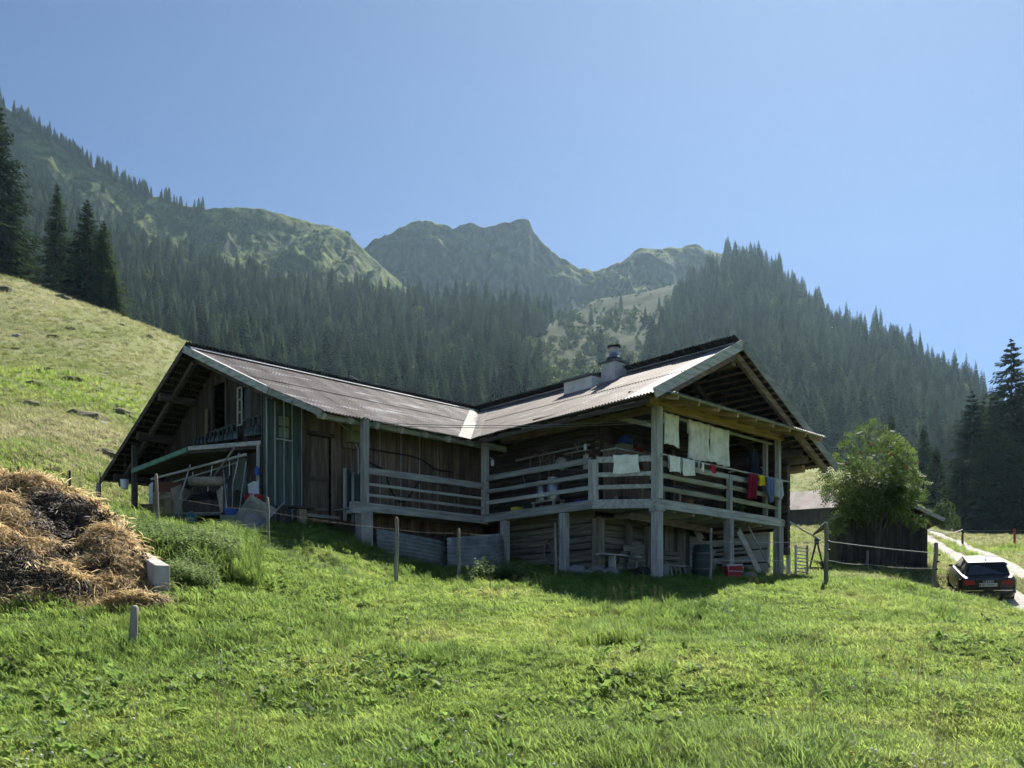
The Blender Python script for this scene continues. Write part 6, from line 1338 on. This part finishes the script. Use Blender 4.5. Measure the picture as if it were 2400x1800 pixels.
so = scatter('loose_straw',protoS,np.stack([X,Y,Z+.005],-1)[kp],rot[kp],rS.uniform(.7,1.3,kp.sum()),ix[kp]); so.parent = heap; so['kind'] = 'stuff'
# concrete side wall
a = onground(381,13.0); b_ = onground(296,16.3); dv = Vector((b_.x-a.x,b_.y-a.y,0)).normalized(); nv = Vector((dv.y,-dv.x,0))*.1
mb = MB(); b4 = []; t4 = []
za, zb_ = .98, 1.62
mb.hexa([a-nv+Vector((0,0,-.6)),a+nv+Vector((0,0,-.6)),b_+nv+Vector((0,0,-.6)),b_-nv+Vector((0,0,-.6))],[Vector((*(a-nv).xy,za)),Vector((*(a+nv).xy,za)),Vector((*(b_+nv).xy,zb_)),Vector((*(b_-nv).xy,zb_))])
o = mb.build('concrete_wall',mat('pale_concrete',[(0.30,0.285,0.26),(0.42,0.40,0.375),(0.52,0.50,0.47)],scale=2.2,rough=.95,bump=.3,stretch=(3,3,.6))); tag(o,'low pale concrete wall holding the side of the dung heap','wall')
bv = o.modifiers.new('b','BEVEL'); bv.width = .015; bv.segments = 2
# ---------------- fences
M_post = wood('fence_post_wood',[(0.12,0.105,0.085),(0.21,0.185,0.15),(0.32,0.29,0.24)],sV)
M_postd = wood('dark_stake_wood',[(0.03,0.027,0.024),(0.06,0.053,0.045)],sV)
def stake(px,top,d,label,r=.045,lean=0,m=None,group='wooden stakes of the wire fence',cat='fence post',name='fence_post'):
    g = onground(px,d,-.3); h = (HY-top)/F*d-g.z; rr = random.Random(int(px)); pts = [(lean*k/5+rr.uniform(-.012,.012),rr.uniform(-.012,.012),h*k/5) for k in range(6)]
    return tag(MB().tube(pts+[(pts[-1][0],pts[-1][1],h+r*.5)],[r*(1.05-.05*k)*rr.uniform(.92,1.08) for k in range(6)]+[r*.35],10).build(name,m or M_post,None,True,loc=g),label,cat,group)
stake(313,1424,10.8,'short thick stake standing alone in the near meadow below the dung heap',.055,.01,group=None)
stake(372,1113,18.4,'crooked fence stake in front of the leaning stall door',.04,-.06); stake(630,1167,19.5,'fence stake in front of the green boards',.042,-.03); stake(927,1214,20.6,'fence stake in front of the left corrugated sheet',.045,.03)
stake(1074,1240,21,'thin fence stake in front of the right corrugated sheet',.036,.02); stake(1303,1226,21.6,'thin pale fence stake left of the second balcony post',.034,-.03); stake(1664,1240,22,'thin crooked fence stake left of the middle balcony post',.036,.03)
stake(1937,1227,21.5,'tall fence stake with long shadow between house and shed',.055,.0); stake(2186,1274,25,'thick leaning fence stake left of the parked car',.065,.10)
stake(229,1134,22.2,'thick grey fence stake at the tip of the left eave',.06,.01); stake(234,1107,24,'thin dark rod behind the thick stake at the eave tip',.02,.0,M_postd)
stake(163,1104,24.6,'dark stake on the meadow right of the black dung patch',.04,.02,M_postd); stake(99,1113,25.4,'dark stake showing between the two heap tops',.045,.05,M_postd); stake(40,1094,25.2,'dark stake above the highest top of the dung heap',.04,.04,M_postd)
stake(417,1254,17.2,'short dark stake stump in the tall weeds',.035,.02,M_postd,group=None); stake(430,1370,12.9,'thin dry stick at the foot of the concrete wall',.012,.02,M_rope,group=None,cat='stick',name='dry_stick')
stake(2033,1292,33,'short stake in front of the small shed',.05,.0); stake(1995,1200,83,'stake before the far barn',.05,0,group='stakes by the far barn'); stake(1866,1232,80,'stake by the far barn next to the house end',.05,0,group='stakes by the far barn')
stake(2256,1238,60,'dark post beside the far end of the gravel track',.07,0,M_postd,group=None); o = stake(2378,1240,58,'red marker post on the far side of the track',.07,0,mat('red_paint',[(0.38,0.03,0.03),(0.5,0.05,0.04)],scale=5),group=None)
M_wire = mat('fence_wire_steel',[(0.09,0.09,0.09),(0.14,0.14,0.14)],scale=9,rough=.6,metal=.0,bump=0); M_tape = mat('white_fence_tape',[(0.6,0.58,0.56),(0.7,0.68,0.66)],scale=14,rough=.6,bump=0)
def wire(label,pl_,sag=.03,r=.0026,m=None,name='fence_wire'):
    P_ = [at(*p_) for p_ in pl_]; out = []
    for i in range(len(P_)-1):
        for k in range(6): out.append(P_[i].lerp(P_[i+1],k/6)-Vector((0,0,sag*math.sin(math.pi*k/6))))
    out.append(P_[-1]); return tag(MB().tube(out,r,5).build(name,m or M_wire),label,'wire')
wire('upper fence wire from the heap past the corrugated sheets to the middle post',[(229,1160,22.2),(300,1178,20),(372,1160,18.4),(630,1200,19.5),(927,1241,20.6),(1074,1249,21),(1303,1260,21.6),(1664,1270,22)])
wire('lower fence wire in front of the lower storey',[(372,1205,18.4),(630,1239,19.5),(927,1279,20.6),(1074,1294,21),(1303,1304,21.6),(1664,1313,22)])
wire('upper white fence tape from the middle post to the tall stake',[(1664,1270,22),(1937,1270,21.5)],.01,.006,M_tape,'fence_tape'); wire('lower white fence tape from the middle post to the tall stake',[(1664,1312,22),(1937,1314,21.5)],.01,.006,M_tape,'fence_tape')
wire('upper fence tape between the tall stake and the car',[(1937,1268,21.5),(2192,1296,24.9)],.02,.007,M_tape,'fence_tape'); wire('lower fence tape between the tall stake and the car',[(1937,1312,21.5),(2033,1322,33),(2192,1332,24.9)],.05,.007,M_tape,'fence_tape')
wire('slack fence wire along the left meadow',[(40,1108,25.2),(99,1122,25.4),(163,1117,24.6),(229,1142,22.2)],.03,.006)
wire('thin wire before the far barn',[(1850,1238,82),(1866,1238,80),(1995,1240,83)],.05,.012); wire('white cable from the shed to the post at the track',[(2175,1240,38),(2220,1249,50),(2256,1241,60)],.05,.02,M_tape,'fence_tape'); wire('fence wire running right from the post at the track',[(2256,1243,60),(2378,1243,58),(2480,1243,57)],.03,.015)
wire('long thin overhead cable crossing the forest down to the roof valley',[(820,880,60),(1000,930,45),(1145,975,30.9)],.3,.012,M_cable,'overhead_cable')
for i,(px,y,d) in enumerate(((1937,1290,21.4),(1937,1270,21.4),(2196,1300,24.9),(2193,1316,24.9),(2190,1334,24.9))):
    q = at(px+6,y,d); tag(MB().lathe([(.012,-.03),(.028,-.02),(.028,.02),(.012,.03)],8).build('insulator',M_black,None,loc=q,rot=(0,R(90),0)),['black insulator on the tall stake, lower one','black insulator on the tall stake, upper one','uppermost black insulator on the leaning stake by the car','middle black insulator on the leaning stake by the car','lowest black insulator on the leaning stake by the car'][i],'insulator')
# ---------------- mounds and stones on the left hill, flat slab near the shed
M_mound = mat('earthy_mound',[(0.075,0.075,0.045),(0.13,0.13,0.075),(0.20,0.19,0.11)],scale=1.4,rough=1,bump=1,rnd=.2)
rocks = [(200,975,45,2.6,.9,'largest earthy mound on the left meadow'),(238,995,44,1.0,.45,'small stone below the largest mound'),(285,968,46,1.2,.5,'left of the pair of stones beside the largest mound'),(305,978,45,1.0,.4,'right of the pair of stones beside the largest mound'),(280,940,49,.9,.45,'rock above the pair of stones'),(262,940,49,.6,.3,'little rock left of the rock above the pair'),(240,915,52,.9,.5,'dark upright rock in the middle of the meadow'),(222,918,52,1.2,.35,'flat stone against the dark upright rock'),(238,890,56,1.2,.4,'stone high on the meadow slope'),(108,872,58,2.2,.7,'broad mound on the left half of the meadow'),(90,905,53,2.4,.5,'low grassy bump under the broad mound'),(70,945,48,1.2,.4,'dark stone on the left of the meadow'),(100,965,46,1.2,.3,'flat dark stone right of the dark stone'),(165,890,56,2.0,.35,'flat stony strip in the meadow'),(245,875,58,.6,.3,'small dark stone near the top of the stony area'),(240,1060,37,1.6,.4,'low tussock mound near the eave'),(310,940,50,.6,.3,'small stone close to the roof edge'),(40,790,72,1.0,.4,'stone high at the left edge of the meadow'),(165,770,80,1.2,.4,'stone in the upper dry meadow'),(130,790,75,1.6,.3,'flat stone in the upper dry meadow'),(10,682,104,3.4,1.8,'dark shrubby mound on the crest of the hill at the picture edge'),(145,698,100,3.0,1.2,'shrubby mound on the hill crest under the spruces'),(245,735,95,1.4,.6,'small dark bump on the hill crest'),(285,762,92,1.2,.6,'small bush-like bump lower on the crest'),(350,790,88,1.0,.7,'last dark bump on the crest before the roof')]
def on_hill(px,py):
    """where the line of sight through (px,py) meets the meadow"""
    ds = np.exp(np.linspace(math.log(24),math.log(125),260)); X = (px-CX)/F*ds; z = gz(X,ds); ray = (HY-py)/F*ds; hit = np.where(z >= ray)[0]; i = hit[0] if len(hit) else 200
    return Vector((X[i],ds[i],z[i]))
for i,(px,py,d,w,h,lab) in enumerate(rocks):
    g = on_hill(px,py); s = g.y/d; rock('mound' if w > 1.5 else 'stone',lab,g-Vector((0,0,.14*h)),(w*.36*s,w*.34*s,h*.40*s),i+20,M_mound if (w > 1.0 or i%3 == 0) else M_stone,None,'mound' if w > 1.5 else 'stone',3)
p = onground(1985,29.5); rock('flat_slab','pale flat stone slab in the grass in front of the shed',p,(.75,.4,.07),60); p = onground(2078,29); rock('dark_mound','dark earth mound in the grass right of the flat slab',p,(.6,.4,.14),61,M_mound,None,'mound'); p = onground(2335,60); rock('dark_mound','dark mound on the meadow right of the track',p,(.7,.5,.2),62,M_mound,None,'mound')
# ------------------------------------------------------------------ meadow plants
M_grass = leafmat('meadow_grass_blades',[(0.10,0.16,0.036),(0.16,0.232,0.052),(0.21,0.27,0.068),(0.255,0.268,0.10)],scale=.55,transl=.6,tgain=1.5,rnd=.3,pos=(.28,.44,.58,.74))
M_lush = leafmat('lush_grass_blades',[(0.085,0.15,0.036),(0.13,0.20,0.048),(0.185,0.245,0.062)],scale=.5,transl=.6,tgain=1.5,rnd=.3)
M_dryg = leafmat('hill_grass_blades',[(0.13,0.175,0.06),(0.20,0.228,0.085),(0.265,0.27,0.135),(0.32,0.30,0.185)],scale=.07,transl=.5,tgain=1.3,rnd=.25,pos=(.30,.44,.56,.70))
M_herb = leafmat('herb_leaves',[(0.085,0.15,0.04),(0.13,0.205,0.052),(0.19,0.25,0.066)],scale=.9,transl=.45,tgain=1.5,rnd=.35)
M_nettle = leafmat('nettle_leaves',[(0.08,0.135,0.045),(0.135,0.20,0.07),(0.20,0.26,0.10)],scale=.7,transl=.45,tgain=1.3,rnd=.3)
M_drystalk = leafmat('dry_stalks',[(0.16,0.13,0.06),(0.25,0.21,0.11)],scale=1,transl=.2,rnd=.3)
def tuft(seed,n,h0,h1,rad,w,lean,m,curl=.5):
    r_ = np.random.default_rng(seed); V=[];T=[]
    for _ in range(n):
        a = r_.random()*6.283; rr = rad*math.sqrt(r_.random()); b = np.array([math.cos(a)*rr,math.sin(a)*rr,-.015]); h = r_.uniform(h0,h1); f = r_.random()*6.283
        d_ = np.array([math.cos(f),math.sin(f),0])*lean*h*r_.uniform(.3,1.3); s = np.array([-math.sin(f+.6),math.cos(f+.6),0])*w*r_.uniform(.7,1.3)
        m1 = b+d_*.25+np.array([0,0,h*.55]); m2 = b+d_*.65+np.array([0,0,h*.88]); e = b+d_*(1+curl*.3)+np.array([0,0,h*(1-curl*.15)]); k = len(V)
        V.extend([b-s,b+s,m1+s*.9,m1-s*.9,m2+s*.55,m2-s*.55,e]); T.extend([(k,k+1,k+2),(k,k+2,k+3),(k+3,k+2,k+4),(k+3,k+4,k+5),(k+5,k+4,k+6)])
    return bpy.data.objects.new('grass_tuft_source',mesh_np('grass_tuft_source',np.array(V),np.array(T),m,False))
def rosette(seed,n,l0,l1,w,m,rise=.6):
    r_ = np.random.default_rng(seed); V=[];T=[]
    for _ in range(n):
        f = r_.random()*6.283; l = r_.uniform(l0,l1); u = np.array([math.cos(f),math.sin(f),rise*r_.uniform(.2,1.5)]); u /= np.linalg.norm(u); s = np.array([-math.sin(f),math.cos(f),r_.normal(0,.3)])*w*l; b = np.append(r_.normal(0,l*.25,2),r_.uniform(0,l*.4)); k = len(V)
        dn = np.array([0,0,-l*.12]); V.extend([b,b+u*l*.35+s*.8,b+u*l*.7+s,b+u*l+dn*2,b+u*l*.7-s,b+u*l*.35-s*.8,b+u*l*.55+dn*.6]); T.extend([(k,k+1,k+6),(k+1,k+2,k+6),(k+2,k+3,k+6),(k+3,k+4,k+6),(k+4,k+5,k+6),(k+5,k,k+6)])
    return bpy.data.objects.new('herb_source',mesh_np('herb_source',np.array(V),np.array(T),m,False))
def nettle(seed,n,h0,h1,m):
    r_ = np.random.default_rng(seed); V=[];T=[]
    for _ in range(n):
        b = np.append(r_.normal(0,.13,2),-.02); h = r_.uniform(h0,h1); ln = r_.normal(0,.12,2); pairs = int(h/.075)
        k = len(V); e = b+np.array([ln[0],ln[1],h]); V.extend([b+np.array([.004,0,0]),b-np.array([.004,0,0]),e]); T.append((k,k+1,k+2))
        for j in range(pairs):
            t = .25+.75*j/pairs; c = b+(e-b)*t; a = j*1.57+r_.normal(0,.3); L_ = .105*(1.25-t*.8)*r_.uniform(.8,1.2)+.012
            for sd in (0,math.pi):
                u = np.array([math.cos(a+sd),math.sin(a+sd),-.25+r_.normal(0,.2)]); s = np.array([-u[1],u[0],0])*L_*.32; k = len(V); V.extend([c,c+u*L_*.45+s,c+u*L_*1.1,c+u*L_*.45-s]); T.extend([(k,k+1,k+2),(k,k+2,k+3)])
    return bpy.data.objects.new('nettle_source',mesh_np('nettle_source',np.array(V),np.array(T),m,False))
rG = np.random.default_rng(77)
def keepout(X,Y):
    dx = X+.75; dy = Y-26.04; p = dx*_hc+dy*_hs; q = -dx*_hs+dy*_hc
    bad = (p > -6.0)&(p < 7.0)&(q > 1.3)&(q < 7.6)|(p > .9)&(p < 7.0)&(q > -3.3)&(q < 7.6)
    bad |= (p > -7.6)&(p < -5.9)&(q > 1.2)&(q < 7.4)&(vnoise(X*3,Y*3,4) > -.2)
    rd = np.full(X.shape,1e9)
    for poly in (ROAD_L,ROAD_R):
        for a_,b_ in zip(poly[:-1],poly[1:]):
            vx,vy = b_.x-a_.x,b_.y-a_.y; t_ = np.clip(((X-a_.x)*vx+(Y-a_.y)*vy)/(vx*vx+vy*vy),0,1); rd = np.minimum(rd,np.hypot(X-a_.x-vx*t_,Y-a_.y-vy*t_))
    bad |= rd < .52+.14*vnoise(X*2,Y*2,8)
    sx, sy = 2066,36.5; bad |= (np.abs(X-(sx-CX)/F*sy-.4) < 1.6)&(Y > sy+.1)&(Y < sy+3.4)
    return bad
def heap_here(X,Y):
    b = (X > -10)&(X < -4.2)&(Y > 11.95)&(Y < 17); out = np.zeros(X.shape,bool)
    if b.any(): out[b] = heap_z(X[b],Y[b]) > gz(X[b],Y[b])+.06
    return out
def cast(n,d0,d1,um=.62,power=1.0):
    """random places in view, denser near the camera"""
    L0,L1 = math.log(d0),math.log(d1); d = np.exp(rG.uniform(L0,L1,n)) if power == 1.0 else (d0**(1-power)+(d1**(1-power)-d0**(1-power))*rG.random(n))**(1/(1-power)); u = rG.uniform(-um,um,n)
    X = u*(d+1.0); return X,d
def lay(name,label,protos,X,Y,S,IX,tilt=.15,cat='grass'):
    k = ~keepout(X,Y)&~heap_here(X,Y); X,Y,S,IX = X[k],Y[k],S[k],IX[k]; n = len(X); print(name,n)
    o = scatter(name,protos,np.stack([X,Y,gz(X,Y)],-1),np.stack([rG.normal(0,tilt,n),rG.normal(0,tilt,n),rG.random(n)*6.283],-1),S,IX); return tag(o,label,cat,kind='stuff')
# short turf
pr = [tuft(1,22,.03,.075,.11,.0045,1.3,M_grass),tuft(2,22,.04,.10,.11,.0045,1.2,M_grass),tuft(3,20,.03,.07,.10,.005,1.6,M_grass),tuft(4,24,.045,.115,.10,.0042,1.2,M_lush)]
X,Y = cast(52000,4.6,34,.62,.7); wet = fbm(X/3.2,Y/3.2,5,3)+.25*np.clip((-X-1.5)/4,-.6,1)*np.clip((16-Y)/6,0,1)
S = rG.uniform(.6,1.05,len(X))*(.85+.45*np.clip((Y-5)/15,0,1.4))*(1+.18*np.clip(wet*2,-.6,1)); IX = np.where(wet+rG.normal(0,.15,len(X)) > .12,3,rG.integers(0,3,len(X)))
lay('meadow_turf','short sunlit meadow grass in front of the farmhouse',pr,X,Y,S,IX)
# long tufts, mostly in damp hollows and along the fence
pl2 = [tuft(11,40,.18,.36,.12,.0055,.75,M_lush,1.0),tuft(12,36,.15,.30,.11,.005,.95,M_grass,1.0),tuft(13,44,.20,.42,.14,.0055,.8,M_lush,1.0)]
X,Y = cast(30000,4.8,27); f = fbm(X/1.3,Y/1.3,15,3)+.55*fbm(X/4,Y/4,16,2)+.22*np.clip((-X-1)/4,-.3,1)*np.clip((17-Y)/6,0,1); nearF = np.exp(-((Y-(20.5+.06*X))/1.0)**2); k = (rG.random(len(X)) < np.clip((f+.04*nearF-.10)/.45,0,1)**1.6) & ((Y < 18.5)|(rG.random(len(X)) < .4))
X,Y = X[k],Y[k]
lay('tall_grass_tufts','taller darker grass tufts scattered through the near meadow',pl2,X,Y,rG.uniform(.28,.68,len(X)),rG.integers(0,3,len(X)))
# herbs: clover, dock, dandelion
ph_ = [rosette(21,16,.03,.07,.30,M_herb),rosette(22,11,.06,.13,.26,M_herb,.9),rosette(23,20,.025,.05,.4,M_herb,.8)]
X,Y = cast(15000,4.6,20); f = fbm(X/1.6,Y/1.6,25,3)+.28*np.clip((-X)/4,-.5,1); k = rG.random(len(X)) < np.clip((f+.25)/.7,0,1)**1.5; X,Y = X[k],Y[k]
lay('meadow_herbs','broad-leaved herbs mixed into the near grass',ph_,X,Y,rG.uniform(.6,1.15,len(X)),rG.choice(3,len(X),p=[.45,.2,.35]),.25,'herbs')
# nettles and rank weeds on the bank below the left gable and by the wall
pn = [nettle(31,5,.35,.75,M_nettle),nettle(32,6,.3,.6,M_nettle),nettle(33,4,.4,.85,M_nettle)]
def region(n,pxa,pxb,da,db): d = rG.uniform(da,db,n); px = rG.uniform(pxa,pxb,n); return (px-CX)/F*d,d
a1 = region(1700,262,550,15.2,17.8); a2 = region(300,400,500,13.4,15.4); a3 = region(90,1110,1235,20.0,21.0); a4 = region(200,560,830,18.2,20.6); a5 = region(170,2255,2350,28.2,29.6)
X = np.concatenate([a[0] for a in (a1,a2,a3,a4,a5)]); Y = np.concatenate([a[1] for a in (a1,a2,a3,a4,a5)]); S = np.concatenate([rG.uniform(.3,.7,1700),rG.uniform(.25,.55,300),rG.uniform(.4,.75,90),rG.uniform(.15,.35,200),rG.uniform(.2,.4,170)])
lay('nettle_bank','rank nettles and weeds on the bank beside the dung heap',pn,X,Y,S,rG.integers(0,3,len(X)),.1,'weeds')
b1 = region(900,240,600,14.8,19.2); X = b1[0]; Y = b1[1]; lay('bank_grass','long lush grass growing among the nettles on the bank',pl2,X,Y,rG.uniform(.6,1.2,len(X)),rG.integers(0,3,len(X)))
# dry seed stalks
def stalk(seed,n):
    r_ = np.random.default_rng(seed); V=[];T=[]
    for _ in range(n):
        b = np.append(r_.normal(0,.08,2),0); h = r_.uniform(.25,.5); e = b+np.array([*r_.normal(0,.07,2),h]); s = np.array([.0015,.0008,0]); k = len(V); V.extend([b-s,b+s,e+s,e-s]); T.extend([(k,k+1,k+2),(k,k+2,k+3)])
        for j in range(5): c = e-np.array([0,0,.015*j]); u = r_.normal(0,.012,3); k = len(V); V.extend([c,c+u+np.array([.005,0,.012]),c+u]); T.append((k,k+1,k+2))
    return bpy.data.objects.new('stalk_source',mesh_np('stalk_source',np.array(V),np.array(T),M_drystalk,False))
X,Y = cast(700,6,26); k = fbm(X/2,Y/2,44,2) > .08; X,Y = X[k],Y[k]; lay('dry_seed_stalks','thin dry seed stalks standing out of the meadow',[stalk(41,4),stalk(42,3)],X,Y,rG.uniform(.6,1.1,len(X)),rG.integers(0,2,len(X)),.15)
# clover heads and small yellow flowers
def blossom(m,r,h):
    mb = MB(); mb.tube([(0,0,0),(0.004,0,h)],.0016,4); mb.lathe([(r*.3,h),(r,h+r*.5),(r*.9,h+r*1.1),(r*.3,h+r*1.5)],6); return bpy.data.objects.new('flower_source',mb.mesh('flower_source',m))
pf = [blossom(mat('white_petals',[(0.55,0.54,0.48),(0.65,0.64,0.58)],scale=9,bump=0),.011,.09),blossom(mat('yellow_petals',[(0.55,0.42,0.02),(0.65,0.5,0.04)],scale=9,bump=0),.010,.12)]
X,Y = cast(1500,5,22); k = fbm(X/1.8,Y/1.8,66,2) > .02; X,Y = X[k],Y[k]; lay('meadow_flowers','tiny white clover heads and yellow flowers in the near meadow',pf,X,Y,rG.uniform(.7,1.2,len(X)),(rG.random(len(X)) < .35).astype(int),.2,'flowers')
# hillside meadow
ph2 = [tuft(51,22,.05,.13,.16,.008,.9,M_dryg),tuft(52,22,.06,.17,.16,.008,1.0,M_dryg),tuft(53,26,.08,.2,.15,.008,.8,M_grass)]
X,Y = cast(50000,26,135,.60,1.25); S = rG.uniform(.7,1.3,len(X))*np.interp(Y,[26,50,135],[1.0,1.3,2.0]); w2 = fbm(X/9,Y/9,55,3); IX = np.where((w2+rG.normal(0,.16,len(X)) > .14)&(Y < 60),2,rG.integers(0,2,len(X)))
lay('hillside_grass','dry sunlit grass of the sloping pasture behind and beside the house',ph2,X,Y,S,IX,.2)
# ------------------------------------------------------------------ the hazy air of the valley
m, t, N, L = nodes('haze_air'); out = N('ShaderNodeOutputMaterial'); pv = N('ShaderNodeVolumePrincipled')
pv.inputs['Color'].default_value = (0.50, 0.76, 0.96, 1); pv.inputs['Density'].default_value = 0.0001; pv.inputs['Anisotropy'].default_value = 0.52
L(pv.outputs[0], out.inputs['Volume'])
hz = MB().box((-900, -60, -12), (900, 1020, 425)).build('haze', m)
tag(hz, 'thin pale blue haze filling the valley', 'haze', kind='stuff')
